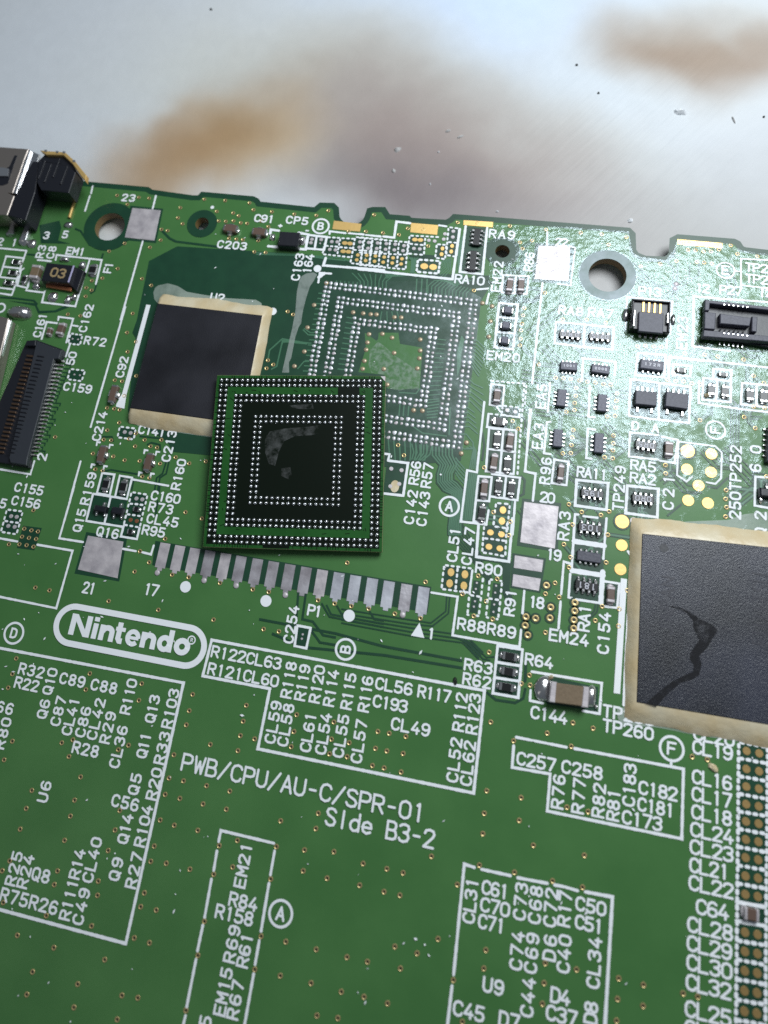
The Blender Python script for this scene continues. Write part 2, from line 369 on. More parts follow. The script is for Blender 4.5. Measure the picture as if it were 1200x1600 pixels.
LINE = (
(0.2,((-30.89,19.05),(-30.82,18.14))),
(0.2,((-30.87,17.83),(-30.89,15.92))),
(0.2,((-23.35,18.52),(-23.31,16.93))),
(0.2,((-23.41,12.93),(-23.45,3.84))),
(0.2,((-39.34,10.5),(-36.17,10.51),(-36.18,9.38))),
(0.2,((-36.2,9.6),(-38.28,9.62),(-38.2,7.22))),
(0.2,((-38.12,8.37),(-36.15,8.36))),
(0.2,((-38.11,7.13),(-36.06,7.13))),
(0.2,((-37.81,5.9),(-36.15,5.88),(-36.19,5.22),(-37.6,5.27))),
(0.2,((-36.21,9.48),(-36.15,5.88))),
(0.2,((-36.04,8.16),(-35.91,6.36),(-34.72,6.23),(-34.73,5.93),(-32.75,5.9),(-32.63,6.02),(-32.55,4.79),(-28.75,4.75),(-28.7,10.26))),
(0.2,((-32.5,9.76),(-32.58,10.37),(-27.35,10.3),(-27.23,7.5))),
(0.2,((-34.53,9.55),(-33.83,9.57))),
(0.2,((-33.68,9.57),(-32.98,9.56))),
(0.2,((-34.68,6.24),(-34.73,7.04))),
(0.2,((-35.82,8.41),(-36.04,8.16))),
(0.2,((-31.34,0.76),(-31.36,2.68),(-30.2,2.67))),
(0.2,((-30.16,3.01),(-30.22,3.39),(-28.58,3.37),(-28.56,0.72))),
(0.2,((-28.51,2.63),(-27.84,2.61))),
(0.2,((-28.11,0.63),(-28.16,-0.78))),
(0.2,((-23.32,5.3),(-23.47,-7.64))),
(0.2,((-23.53,-11.11),(-23.53,-14.8))),
(0.2,((-28.22,-11.74),(-28.22,-13.06),(-31.51,-13.02))),
(0.2,((-29.39,-19.42),(-27.55,-19.44))),
(0.2,((-25.49,-19.42),(-21.91,-19.42),(-21.98,-24.63),(-27.68,-24.54))),
(0.2,((-23.48,-13.55),(-23.53,-18.52),(-21.13,-18.5))),
(0.2,((-17.14,-18.5),(-15.87,-18.52))),
(0.2,((-15.24,-18.52),(-14.37,-18.58),(-14.31,-17.76))),
(0.2,((-21.06,-11.9),(-19.81,-11.87),(-19.74,-13.88),(-21.05,-13.87),(-21.06,-11.9))),
(0.2,((-19.25,-11.9),(-17.99,-11.92),(-17.98,-13.98),(-19.18,-13.95),(-19.25,-11.9))),
(0.2,((-21.41,-13.97),(-21.37,-16.56),(-17.67,-16.55))),
(0.2,((-21.41,-13.97),(-17.98,-13.98))),
(0.2,((-19.6,-14.01),(-19.54,-16.54))),
(0.2,((-17.95,-12.07),(-14.28,-12.16))),
(0.2,((-17.61,-16.35),(-17.64,-17.44),(-16.05,-17.44),(-16.06,-16.41))),
(0.18,((-22.37,-9.33),(-22.4,-9.01),(-22.1,-9.01))),
(0.18,((-21.02,-9.41),(-21.04,-9.09),(-20.74,-9.09))),
(0.18,((-22.3,-11.55),(-22.32,-11.23),(-22.02,-11.23))),
(0.18,((-21.03,-11.53),(-21.05,-11.21),(-20.76,-11.21))),
(0.18,((-17.43,-9.44),(-17.45,-9.12),(-17.15,-9.12))),
(0.18,((-16.24,-9.43),(-16.25,-9.11),(-15.96,-9.11))),
(0.18,((-17.4,-11.63),(-17.42,-11.32),(-17.12,-11.32))),
(0.18,((-16.23,-11.57),(-16.24,-11.26),(-15.95,-11.26))),
(0.28,((-9.02,15.63),(-9.89,15.67),(-9.86,15.23))),
(0.28,((-9.79,13.74),(-5.82,13.77),(-5.86,15.5),(-6.9,15.59))),
(0.24,((-5.85,15.44),(-3.87,15.39),(-3.89,13.91),(-5.85,13.89))),
(0.24,((-4.94,15.41),(-4.89,13.87))),
(0.26,((-3.57,13.02),(-3.67,12.16),(2.52,12.28))),
(0.2,((-3.66,15.78),(-3.69,16.09),(-2.02,16.03))),
(0.2,((-1.7,16.06),(-0.14,16.04))),
(0.2,((0.14,16.04),(1.63,15.97))),
(0.22,((-3.84,10.22),(-3.87,11.3),(-2.72,11.33))),
(0.35,((-3.89,10.81),(-3.42,11.28))),
(0.26,((-0.06,12.12),(9.37,12.01),(9.42,17.63))),
(0.26,((4.37,17.81),(2.97,17.86),(3,16.01),(1.9,16.03))),
(0.2,((-0.7,16.08),(-0.14,16.07))),
(0.2,((0.08,16.03),(1.57,16.02))),
(0.2,((7.3,17.85),(8.06,17.8))),
(0.24,((9.96,18.01),(10,12.89),(12.19,12.87),(12.1,18.04))),
(0.2,((14.19,12.99),(16.63,13.11),(16.58,11.18),(14.23,11.09),(14.19,12.99))),
(0.2,((15.41,13.04),(15.44,11.14))),
(0.24,((14.11,9.97),(15.86,10),(15.85,5.34),(14.14,5.38),(14.11,9.97))),
(0.24,((14.14,8.5),(15.84,8.53))),
(0.24,((14.12,6.95),(15.84,6.98))),
(0.16,((20.21,16.78),(20.75,16.66),(20.6,12.56),(19.39,12.6))),
(0.2,((17.96,18.16),(18.04,16.74))),
(0.2,((17.97,12.53),(17.91,2.15))),
(0.2,((11.84,11.17),(12.89,11.38))),
(0.2,((13.03,10.79),(12.92,9.75))),
(0.2,((25.89,8.58),(25.84,11.91),(29.9,11.91),(29.8,8.56))),
(0.2,((31.8,12.62),(31.83,7.6),(35.03,7.52))),
(0.2,((31.8,12.62),(38.29,12.78))),
(0.16,((35.3,15.66),(35.91,15.7))),
(0.16,((38.67,17.14),(35.9,17.03),(35.92,14.26),(38.66,14.2))),
(0.2,((19.54,8.6),(22.18,8.64),(22.24,6.36),(19.61,6.42),(19.54,8.6))),
(0.2,((22.18,8.64),(24.83,8.67),(24.82,6.41),(22.24,6.36))),
(0.2,((22.22,5.23),(25.17,5.23),(25.15,3.91))),
(0.2,((22.26,5.24),(22.32,3.03))),
(0.2,((19.5,2.46),(19.54,-0.38))),
(0.2,((23.06,2.6),(23.12,-0.37),(23.67,-0.34))),
(0.2,((20.46,-4.72),(21.71,-4.74),(21.68,-6.88),(20.4,-6.87),(20.46,-4.72))),
(0.24,((22.51,-6.28),(25.18,-6.18),(25.18,-8.55),(22.54,-8.56),(22.51,-6.28))),
(0.2,((19.85,-1.26),(19.53,-1.35),(19.53,-4.26),(20.1,-4.28))),
(0.2,((23.79,-1.48),(23.14,-1.47),(23.19,-4.19),(23.65,-4.2))),
(0.2,((17.92,-0.34),(18.06,-6.14),(18.96,-6.21),(18.94,-8.62))),
(0.2,((26.77,-1.33),(29.18,-1.25))),
(0.2,((26.77,-1.33),(26.79,-3.54),(29.26,-3.48))),
(0.24,((26.79,-6.18),(29.37,-6.09),(29.38,-8.57),(26.78,-8.59),(26.79,-6.18))),
(0.24,((5.86,-6.88),(7.63,-6.86),(7.62,-9.88),(5.88,-9.94))),
(0.2,((5.18,-6.3),(5.84,-6.28),(5.79,-6.89))),
(0.2,((14.23,1.68),(15.44,1.65),(15.46,-0.36),(14.3,-0.36),(14.23,1.68))),
(0.14,((14.55,-0.01),(15.46,-1.06))),
(0.2,((14.29,-1.24),(14.29,-2.52),(16.15,-2.47))),
(0.2,((14.49,-2.6),(14.63,-6.63),(17.07,-6.53),(16.92,-2.47),(14.49,-2.6))),
(0.2,((15.78,-2.57),(15.86,-6.6))),
(0.2,((14.65,-4.55),(17.02,-4.51))),
(0.2,((14.03,-7.16),(14.06,-11.21),(15.18,-11.32),(15.24,-10.08))),
(0.2,((14.03,-7.16),(15.2,-7.09),(15.2,-9.27),(14.08,-9.34))),
(0.2,((15.17,-6.8),(17.66,-6.79),(17.62,-8.82),(15.25,-8.83))),
(0.2,((16.44,-6.77),(16.45,-8.7))),
(0.2,((13.79,-0.16),(13.85,-6.84),(12.98,-6.77),(12.96,-11.42),(15.19,-11.36))),
(0.2,((18.06,-0.32),(18.02,-6.15),(18.96,-6.26),(18.94,-8.67))),
(0.2,((17.43,-8.85),(17.5,-11.86))),
(0.24,((14.49,-10.9),(14.63,-14.24),(17.41,-14.22),(17.36,-10.47))),
(0.2,((11.21,-17.84),(13.45,-17.83),(13.4,-21.01),(18.95,-21.01),(18.95,-19.64))),
(0.2,((18.92,-16.45),(18.94,-18.3))),
(0.22,((22.86,-9.31),(22.59,-9.33),(22.65,-13.89))),
(0.2,((23.31,-9.39),(24.47,-9.35))),
(0.2,((25.23,-9.28),(25.17,-12.77))),
(0.4,((25.19,-13.84),(25.19,-16.4))),
(0.42,((22.67,-11.66),(25.19,-11.66))),
(0.42,((22.67,-14.14),(25.25,-14.14))),
(0.2,((22.56,-14.44),(22.57,-16.39),(22.93,-16.43))),
(0.2,((23.19,-16.46),(25.01,-16.44))),
(0.2,((25.41,-14.61),(26.58,-14.61),(26.52,-16.61),(25.53,-16.64))),
(0.2,((22.63,-13.62),(21.96,-13.5),(21.95,-16.22))),
(0.2,((21.95,-16.84),(21.95,-19.01))),
(0.2,((27.13,-11.83),(27.45,-12.23),(27.4,-14.77))),
(0.2,((27.39,-15.3),(27.4,-21.36),(27.42,-24.04))),
(0.2,((27.67,-10.52),(27.67,-9.52),(28.36,-9.46))),
(0.2,((26.57,3.73),(29.08,3.66),(29.14,0.16),(26.6,0.2),(26.57,3.73))),
(0.2,((29.08,3.66),(31.76,3.62),(31.71,0.21),(29.14,0.16))),
(0.2,((29.47,-1.35),(30.82,-1.46),(30.63,-3.6),(29.42,-3.56))),
(0.16,((34.01,-4.97),(34.46,-4.41),(34.49,-2.12),(33.95,-1.61),(30.89,-1.6),(30.86,-4.65),(31.66,-5.1),(32.11,-4.61))),
(0.16,((34.01,-4.97),(33.3,-4.93))),
(0.2,((38.19,-3.8),(37.23,-3.87),(37.18,-6.39),(38.63,-6.44))),
(0.2,((27.09,6.36),(29.53,6.45),(29.47,4.25),(26.97,4.14),(27.09,6.36))),
(0.2,((30.2,5.64),(31.77,5.63),(31.66,4.63),(30.19,4.65),(30.2,5.64))),
(0.2,((29.81,6.27),(32.86,6.28))),
(0.2,((29.81,6.27),(29.75,5.32))),
(0.2,((33.65,4.66),(33.64,5.6),(35.19,5.66),(35.15,4.6))),
(0.2,((32.82,4.63),(35.17,4.6),(35.16,2.62),(32.79,2.55),(32.82,4.63))),
(0.2,((34.02,4.62),(33.94,2.62))),
(0.2,((38.84,4.63),(36.1,4.56),(36.01,2.53),(38.83,2.55))),
(0.2,((37.32,4.59),(37.29,2.54))),
(0.2,((29.83,6.34),(38.85,6.3))),
(0.2,((32.46,4.26),(32.48,2.19),(36.02,2.09),(38.83,2.11))),
(0.2,((29.83,6.34),(29.86,4.26))),
(0.24,((-7.09,-24.87),(16.49,-24.87),(16.47,-32.53),(-1.3,-32.58),(-1.21,-27.85),(-7.22,-27.87),(-7.09,-24.87))),
(0.24,((-26.26,-28.82),(-8.77,-28.71),(-8.88,-48.11),(-19.87,-48.04))),
(0.24,((-30.1,-28.88),(-26.26,-28.82))),
(0.2,((0.18,-22.44),(1.35,-22.44),(1.28,-24.14),(0.24,-24.12),(0.18,-22.44))),
(0.22,((17.18,-21.21),(19.21,-21.18),(19.21,-24.93),(17.17,-24.95),(17.18,-21.21))),
(0.22,((17.22,-22.51),(19.2,-22.47))),
(0.22,((17.21,-23.73),(19.21,-23.67))),
(0.2,((20.1,-22.76),(25.65,-22.68),(25.62,-25.01),(24.33,-25.02))),
(0.2,((21.18,-25.01),(20.16,-24.99),(20.14,-24.21))),
(0.2,((31.17,-27.39),(31.16,-27.79))),
(0.2,((23.76,-37.55),(24.82,-37.62))),
(0.24,((25.38,-37.58),(27.33,-37.52),(27.27,-46.29))),
(0.26,((36.03,-36.06),(37.99,-35.99))),
(0.26,((36.03,-37.27),(37.98,-37.19))),
(0.2,((19.33,-27.9),(23.27,-27.92))),
(0.22,((23.88,-27.9),(32.08,-27.85),(32.1,-32.69),(22.17,-32.71),(22.18,-30.07),(19.23,-30.14),(19.2,-28.56))),
(0.22,((17.1,-37.61),(16.32,-37.54),(16.38,-44.81))),
(0.22,((16.35,-45.53),(16.31,-48.51))),
(0.22,((17.65,-37.63),(19.83,-37.62))),
(0.22,((20.38,-37.65),(22.58,-37.58))),
(0.22,((23.11,-37.58),(23.76,-37.56))),
(0.22,((1.37,-39.05),(-3.08,-39.01),(-3.09,-39.81))),
(0.22,((-3.08,-40.48),(-3.04,-41.87))),
(0.22,((-3.09,-42.48),(-3.05,-45.13))),
(0.22,((-3.07,-45.66),(-3.11,-47.39))),
(0.22,((-3.09,-47.95),(-3.11,-51.08))),
(0.22,((-3.07,-51.62),(-3.16,-52.83))),
(0.22,((1.54,-39.56),(1.53,-41.25))),
(0.22,((1.53,-41.84),(1.55,-45.1))),
(0.22,((1.54,-45.73),(1.53,-47.31))),
(0.22,((1.55,-47.92),(1.51,-52.02))),
)
DOT = (
(0.19,((-28.39,1.73),(-27.05,1.7),(-27.02,0.62),(-28.35,0.65),(-28.39,1.73))),
(0.19,((-27.32,-2.03),(-25.69,-2.01),(-25.73,-3.15),(-27.27,-3.12),(-27.32,-2.03))),
(0.19,((-29.53,-16.69),(-27.87,-16.65),(-27.84,-18.81),(-29.45,-18.83),(-29.53,-16.69))),
(0.19,((-29.51,-17.77),(-27.85,-17.75))),
(0.19,((-17.69,-13.27),(-16.07,-13.29),(-16.06,-17.4))),
(0.19,((-17.69,-13.27),(-17.64,-17.44))),
(0.19,((-17.67,-14.34),(-16.14,-14.27))),
(0.19,((-17.67,-15.35),(-16.13,-15.32))),
(0.19,((-17.67,-16.35),(-16.07,-16.36))),
(0.19,((-20.54,-7.18),(-18.87,-7.18),(-18.81,-8.24),(-20.47,-8.26),(-20.54,-7.18))),
(0.19,((-3.87,15.39),(-0.93,15.46))),
(0.19,((-3.92,15.32),(-3.97,13.41))),
(0.19,((-3.97,13.41),(-1.02,13.35))),
(0.19,((-3.92,14.39),(-0.98,14.39))),
(0.19,((-2.45,15.41),(-2.46,13.48))),
(0.19,((-0.96,15.64),(-0.97,12.69))),
(0.19,((0.04,15.59),(0.02,12.67))),
(0.19,((0.84,15.61),(1,12.65))),
(0.19,((-0.97,15.68),(2.01,15.69))),
(0.19,((-0.97,12.69),(2.46,12.66))),
(0.19,((-1.01,14.24),(2.23,14.23))),
(0.19,((-0.09,15.39),(0.11,12.63))),
(0.19,((0.78,15.43),(0.98,12.62))),
(0.19,((1.71,15.47),(1.91,12.62))),
(0.19,((2.63,15.51),(2.83,12.61))),
(0.19,((3.55,15.55),(3.74,12.61))),
(0.19,((4.47,15.59),(4.65,12.6))),
(0.19,((-0.63,15.65),(4.52,15.61))),
(0.19,((-0.36,13.96),(4.61,14.21))),
(0.19,((-0.13,12.59),(4.68,12.59))),
(0.19,((7.52,16.52),(4.52,16.41),(4.59,14.35),(6.25,14.38),(6.11,16.38))),
(0.19,((4.54,15.46),(6.15,15.48))),
(0.19,((7.36,15.72),(8.32,15.7),(8.38,14.12),(7.4,14.16),(7.36,15.72))),
(0.19,((8.28,17.73),(9.36,17.68),(9.47,14.5),(8.43,14.57),(8.28,17.73))),
(0.19,((8.38,16.06),(9.44,16.05))),
(0.24,((5.72,13.81),(7.94,13.84),(7.91,12.46),(5.76,12.44),(5.72,13.81))),
(0.19,((15.45,-0.28),(17.05,-0.3),(17.06,-1.23),(15.47,-1.16),(15.45,-0.28))),
(0.19,((14.05,1.98),(17.41,2.09),(17.46,-0.09))),
(0.19,((17.21,2.17),(17.41,-6.63))),
(0.19,((14.29,-1.24),(17.28,-1.2))),
(0.19,((15.81,-9.32),(17.01,-9.29),(17.02,-11.65))),
(0.19,((15.81,-9.32),(15.8,-11.41),(17.04,-11.41))),
(0.19,((14.97,-11.02),(15.09,-13.8),(17.05,-13.82),(16.93,-10.82))),
(0.19,((15.09,-12.55),(17.01,-12.53))),
(0.19,((12,-15.37),(14.43,-15.3),(14.39,-17.34),(12.01,-17.41),(12,-15.37))),
(0.19,((13.17,-15.35),(13.19,-17.34))),
(0.19,((15.4,-15.85),(15.39,-19.08))),
(0.19,((14.41,-15.56),(14.42,-19.15))),
(0.19,((14.41,-17.5),(15.42,-17.54))),
(0.19,((14.37,-19.14),(14.6,-19.17))),
(0.19,((15.17,-19.1),(15.4,-19.1))),
(0.19,((16.23,-15.95),(15.97,-15.96),(15.98,-19.09),(16.25,-19.14))),
(0.19,((16.81,-15.94),(17.02,-15.95),(17,-19.1),(16.83,-19.13))),
(0.19,((15.95,-17.56),(17.02,-17.54))),
(0.26,((36.04,-26.34),(38.08,-26.32))),
(0.26,((36.04,-27.6),(38.06,-27.57))),
(0.26,((36.04,-28.83),(38.05,-28.8))),
(0.26,((36.04,-30.03),(38.04,-29.99))),
(0.26,((36.04,-31.23),(38.03,-31.19))),
(0.26,((36.03,-32.45),(38.02,-32.4))),
(0.26,((36.03,-33.66),(38.01,-33.6))),
(0.26,((36.03,-34.86),(38,-34.79))),
(0.26,((36.02,-38.49),(37.97,-38.4))),
(0.26,((36.02,-39.69),(37.96,-39.6))),
(0.26,((36.02,-40.9),(37.96,-40.79))),
(0.26,((36.02,-42.12),(37.95,-42.01))),
(0.26,((36.02,-43.34),(37.94,-43.23))),
(0.26,((36.08,-25.21),(36.05,-45.11))),
(0.26,((38.17,-25.1),(37.97,-45.05))),
(0.26,((36.08,-25.17),(38.12,-25.16))),
)
VIA = (
('g',-27.76,18.16),
('g',-25.24,18.15),
('g',-24.05,18.15),
('g',-26.3,17.19),
('g',-20.26,17.32),
('g',-20.23,16.08),
('g',-19.55,15.43),
('g',-21.71,14.54),
('g',-21,14.46),
('g',-21.48,13.28),
('g',-22.44,12.32),
('g',-25.35,12.5),
('g',-26.82,11.4),
('g',-25.33,9.5),
('g',-26.72,8.23),
('g',-22.38,8.64),
('g',-21.2,8),
('g',-22.36,4.68),
('g',-27.96,6),
('g',-27.78,7.83),
('g',-28.16,6.96),
('g',-27.51,6.75),
('g',-29.32,3.79),
('g',-27.91,3.77),
('g',-22.33,-2.6),
('g',-21.56,-2.61),
('g',-20.91,-4.07),
('g',-22.35,-5.51),
('g',-21.59,-5.49),
('g',-21.02,-5.53),
('g',-22.4,2.54),
('g',-21.21,1.68),
('g',-21.8,0.51),
('g',-20.71,-6.81),
('g',-21.71,-7.72),
('g',-26.83,-9.11),
('g',-20.24,-1.88),
('g',-27.25,-18.19),
('g',-26.5,-18.23),
('g',-25.82,-18.23),
('g',-27.24,-18.94),
('g',-26.52,-18.94),
('g',-25.79,-18.93),
('g',-27.28,-19.66),
('g',-26.55,-19.63),
('g',-25.83,-19.66),
('g',-26.87,-16.37),
('g',-28.32,-19.82),
('g',-24.52,-23.2),
('g',-23.1,-23.22),
('g',-17.26,-23.22),
('g',-12.49,-23.21),
('g',-15.52,-20.32),
('g',-14.37,-19.3),
('g',-13.39,-17.01),
('g',-12.06,-14.34),
('g',-15.48,-18.46),
('g',-21.82,-8.69),
('g',-21.06,-8.64),
('g',-22.52,-10.18),
('g',-20.41,-10.17),
('g',-21.85,-11.64),
('g',-21.09,-11.66),
('g',-19.18,-10.37),
('g',-18.5,-8.9),
('g',-16.97,-8.68),
('g',-16.3,-8.72),
('g',-17.68,-10.23),
('g',-15.61,-10.2),
('g',-17.03,-11.66),
('g',-16.31,-11.68),
('g',-19.3,-8.26),
('g',-17.71,-8.15),
('g',-16.06,-7.92),
('g',-18.75,-7.64),
('g',-14.24,-9.39),
('g',-12.78,-9.78),
('g',-11.23,-9.37),
('g',-10.38,-14.67),
('g',-17.86,18.58),
('g',-15.53,18.64),
('g',-12.82,18.6),
('g',-12.22,17.82),
('g',-16.16,17.25),
('g',-14.33,17.23),
('g',-13.67,16.96),
('g',-15.68,16.15),
('g',-14.91,16.17),
('g',-14.09,16.31),
('g',-13.26,16.14),
('g',-12.56,16.15),
('g',-11.12,16.59),
('g',-10.22,15.99),
('g',-10.2,17.77),
('g',-7.76,17.72),
('g',-5.41,17.79),
('g',-4.25,18.47),
('g',0.56,18.43),
('g',-14.12,14.2),
('g',-13.32,14.21),
('g',-12.62,14.2),
('g',-11.11,12.95),
('g',-9.92,12.98),
('g',-10.96,14.28),
('g',-6.36,6.73),
('g',-5.75,6.47),
('g',-7.31,1.38),
('g',-6.7,1),
('g',-7.29,0.54),
('t',-3.83,7.72),
('t',-4.05,5.26),
('t',-3.9,2.72),
('t',-4.59,1.1),
('t',-3.02,10.25),
('g',-1.75,16.28),
('g',0.02,16.43),
('g',1.78,16.44),
('g',3.43,16.39),
('g',4.21,17.2),
('g',6.51,15.42),
('g',9.11,18.37),
('g',11.56,11.03),
('g',5.76,17.24),
('g',11.08,18.46),
('g',14.27,18.47),
('g',17.81,18.42),
('g',15.42,16.74),
('g',15.74,16.06),
('g',16.58,17.04),
('g',18.28,11.54),
('g',16.49,9.7),
('g',16.45,8.94),
('g',16.44,8.05),
('g',16.4,7.38),
('g',16.45,6.51),
('g',16.44,5.82),
('g',18.35,4.12),
('g',20.15,8.95),
('g',19.96,3),
('g',20.65,3.05),
('g',21.3,3.06),
('t',12.53,9.79),
('t',13.47,9.56),
('t',13.49,7.96),
('t',13.51,6.37),
('g',21.13,18.39),
('g',23.13,18.41),
('g',25.46,18.32),
('g',23.84,17.33),
('g',26.94,15.3),
('g',28.68,15.74),
('g',30.16,16.2),
('g',31.16,17.5),
('g',31.84,17.53),
('g',32.57,17.48),
('g',33.23,17.55),
('g',33.94,17.83),
('g',31.99,16.29),
('g',32.64,16.29),
('g',33.33,16.26),
('g',34.99,18.37),
('g',35.59,17.52),
('g',37.36,17.45),
('g',30.49,18.31),
('g',22.33,9.18),
('g',24.07,9.05),
('g',27.01,7.02),
('g',27.7,7.18),
('g',28.45,7.19),
('g',29.12,7.19),
('g',31.18,6.84),
('g',32.88,6.89),
('g',34.02,6.84),
('g',36.22,6.83),
('g',30.24,4.74),
('g',29.79,4.03),
('g',30.48,4.02),
('g',31.15,4.08),
('g',31.86,3.97),
('g',32.57,3.95),
('g',22.09,3),
('g',22.8,2.98),
('g',23.51,2.98),
('g',24.22,2.93),
('g',24.88,2.97),
('g',37.07,5.37),
('g',37.94,4.79),
('g',25.46,2.19),
('s',30.2,13.75),
('s',30.1,13.27),
('g',21.85,2.24),
('g',21.86,1.49),
('g',21.82,0.79),
('g',21.85,0.11),
('g',21.15,-0.14),
('g',25.45,1.47),
('g',25.42,0.8),
('g',25.41,0.04),
('g',24.73,-0.12),
('g',21.88,-1.77),
('g',21.84,-2.47),
('g',21.83,-3.2),
('g',21.83,-3.94),
('g',21.15,-4.06),
('g',25.38,-1.82),
('g',25.4,-2.54),
('g',25.41,-3.19),
('g',25.43,-3.91),
('g',24.74,-3.92),
('g',22.01,-8.55),
('g',23.14,-9.06),
('g',24.75,-9.08),
('g',25.41,-8.67),
('g',22.45,-10.26),
('g',25.42,-10.69),
('g',6.48,-5.32),
('g',7.15,-6.2),
('g',14.43,-6.31),
('g',16.5,-1.65),
('g',17.06,-2.3),
('g',15.66,-10.19),
('g',17.21,-10.8),
('g',17.19,-12),
('t',12.62,-4.23),
('t',12.27,-5.3),
('t',7.44,-1.81),
('t',8.26,-1.75),
('t',4.63,0.37),
('g',14.96,-15.83),
('g',16.58,-15.83),
('g',13.82,-17.55),
('g',15.86,-17.82),
('g',14.96,-19.18),
('g',16.55,-19.18),
('g',10.58,-17.05),
('g',10.56,-20.1),
('b',19.25,-18.53),
('b',20.05,-18.52),
('b',19.25,-19.23),
('b',19.53,-19.96),
('g',21.85,-12.06),
('g',22.48,-13.06),
('g',25.42,-13.04),
('g',27.51,-10.71),
('g',22.42,-13.92),
('g',21.38,-15.4),
('g',20.67,-16.41),
('g',21.8,-16.51),
('g',25.32,-16.68),
('g',26.69,-16.67),
('g',26.7,-18.04),
('g',24.84,-17.91),
('g',20.93,-19.52),
('g',27.25,-15.06),
('g',28.09,-16.61),
('b',20.7,-15.7),
('b',21.19,-17.43),
('b',21.2,-18.3),
('b',23.12,-16.72),
('b',23.15,-17.41),
('b',23.14,-18.14),
('b',23.17,-18.82),
('g',29.88,-3.9),
('g',29.93,-4.64),
('g',34.9,-5.4),
('g',34.87,-6.17),
('g',34.95,-6.88),
('g',34.89,-7.69),
('g',36.3,1.38),
('g',37.08,2.45),
('g',37.98,2.46),
('g',37.22,0.48),
('g',32.64,0.59),
('g',38.13,-3.74),
('s',-13.38,-20.08),
('s',-8.92,-20.05),
('s',-5.92,-20.02),
('s',-1.37,-20.11),
('s',9.02,-20.08),
('g',-11.97,-20.03),
('g',-10.39,-20),
('g',-7.42,-20.03),
('g',-4.36,-20.1),
('g',-2.89,-20.08),
('g',1.58,-20.07),
('g',3.07,-20.1),
('g',4.54,-20.07),
('g',6.06,-20.04),
('g',8.35,-20.09),
('g',-7.31,-23.19),
('g',-2.72,-23.22),
('g',-1.35,-23.19),
('g',-2.96,-29.49),
('g',3.58,-16.51),
('g',-7.76,-29.47),
('g',-7.76,-30.78),
('g',-7.76,-31.9),
('g',-2.97,-30.75),
('g',-2.97,-31.87),
('g',-1.72,-31.9),
('g',-2.94,-33.03),
('g',-5.36,-33),
('g',-8.27,-34.33),
('g',-8.26,-36.12),
('g',-6.99,-36.09),
('g',-4.98,-36.07),
('g',-2.97,-36.1),
('g',-6.99,-37.41),
('g',-4.97,-37.44),
('g',-2.97,-37.44),
('g',-8.29,-37.36),
('g',-6.99,-39.4),
('g',-4.97,-39.38),
('g',1.61,-37.4),
('g',4.52,-36.29),
('g',4.52,-37.39),
('g',1.43,-29.44),
('g',1.44,-30.75),
('g',1.43,-31.92),
('g',4.61,-29.44),
('g',4.64,-30.75),
('g',4.67,-31.87),
('g',6.13,-30.75),
('g',6.13,-31.81),
('g',-1.59,-39.44),
('g',-8.25,-39.26),
('g',8.32,-29.49),
('g',9.26,-29.46),
('g',10.63,-29.45),
('g',8.32,-30.77),
('g',9.26,-30.79),
('g',10.59,-30.74),
('g',8.27,-32.07),
('g',9.23,-32.07),
('g',10.62,-32.11),
('g',17.24,-27.15),
('g',17.46,-32.18),
('g',17.44,-33.79),
('g',17.49,-35.21),
('g',16.54,-21.85),
('g',19.94,-23.07),
('g',19.36,-23.83),
('g',20.06,-23.82),
('g',23.63,-26.05),
('g',25.2,-26.17),
('g',32.7,-26.87),
('g',33.81,-26.86),
('g',25.14,-35.19),
('g',25.15,-37.33),
('g',25.21,-32.17),
('g',25.09,-42.64),
('g',28.06,-42.56),
('g',29.78,-42.59),
('g',28.05,-43.83),
('g',29.81,-43.87),
('g',28.05,-45.15),
('g',32.5,-42.53),
('g',33.49,-42.52),
('g',19.16,-28.21),
('g',23.63,-27.8),
('g',21.71,-27.17),
('g',20.13,-32.16),
('g',20.13,-33.77),
('g',21.34,-35.26),
('g',20.11,-37.35),
('g',22.95,-37.35),
('g',23.62,-32.17),
('g',13.78,-37.52),
('g',10.5,-39.04),
('g',11.78,-39.06),
('g',15.96,-39.01),
('g',10.51,-40.6),
('g',11.75,-40.59),
('g',17.46,-37.39),
('g',14.97,-42.82),
('g',11.85,-43.97),
('g',13.55,-44.05),
('g',12.46,-45.26),
('g',18.53,-42.79),
('g',18.51,-43.97),
('g',22.86,-42.72),
('g',22.88,-43.96),
('g',22.87,-45.24),
('g',16.4,-45.16),
('g',11.83,-47.61),
('g',17.35,-47.55),
('g',-24.45,-29.4),
('g',-24.4,-30.71),
('g',-24.43,-31.87),
('g',-17.31,-29.44),
('g',-17.31,-30.77),
('g',-12.44,-29.42),
('g',-12.36,-30.77),
('g',-18.25,-35.24),
('g',-17.34,-34.83),
('g',-17.31,-36.15),
('g',-12.35,-34.35),
('g',-13.15,-34.84),
('g',-15.85,-37.46),
('g',-19.8,-39.25),
('g',-15.88,-39.24),
('g',-19.88,-40.64),
('g',-15.9,-40.45),
('g',-19.93,-42.21),
('g',-15.89,-42.25),
('g',-11.81,-39.24),
('g',-11.84,-40.69),
('g',-22.7,-35.93),
('g',-22.98,-37.46),
('g',-12.02,-42.23),
('g',-15.85,-44.47),
('g',-15.84,-45.45),
('g',-12.26,-44.48),
('g',-12.05,-45.44),
('g',-11.96,-47.56),
('g',-15.87,-47.65),
('g',-14.61,-49.6),
('g',-15.86,-51.5),
('g',-17.85,-49.43),
('g',-15.88,-53.02),
('g',-12,-51.5),
('g',-11.88,-53),
('g',-10.29,-49.5),
('g',-20.11,-44.59),
('g',-20.53,-45.4),
('g',-19.73,-47.52),
('g',-8.28,-41.17),
('g',-8.3,-42.27),
('g',-7,-42.15),
('g',-4.98,-42.17),
('g',-8.27,-44.5),
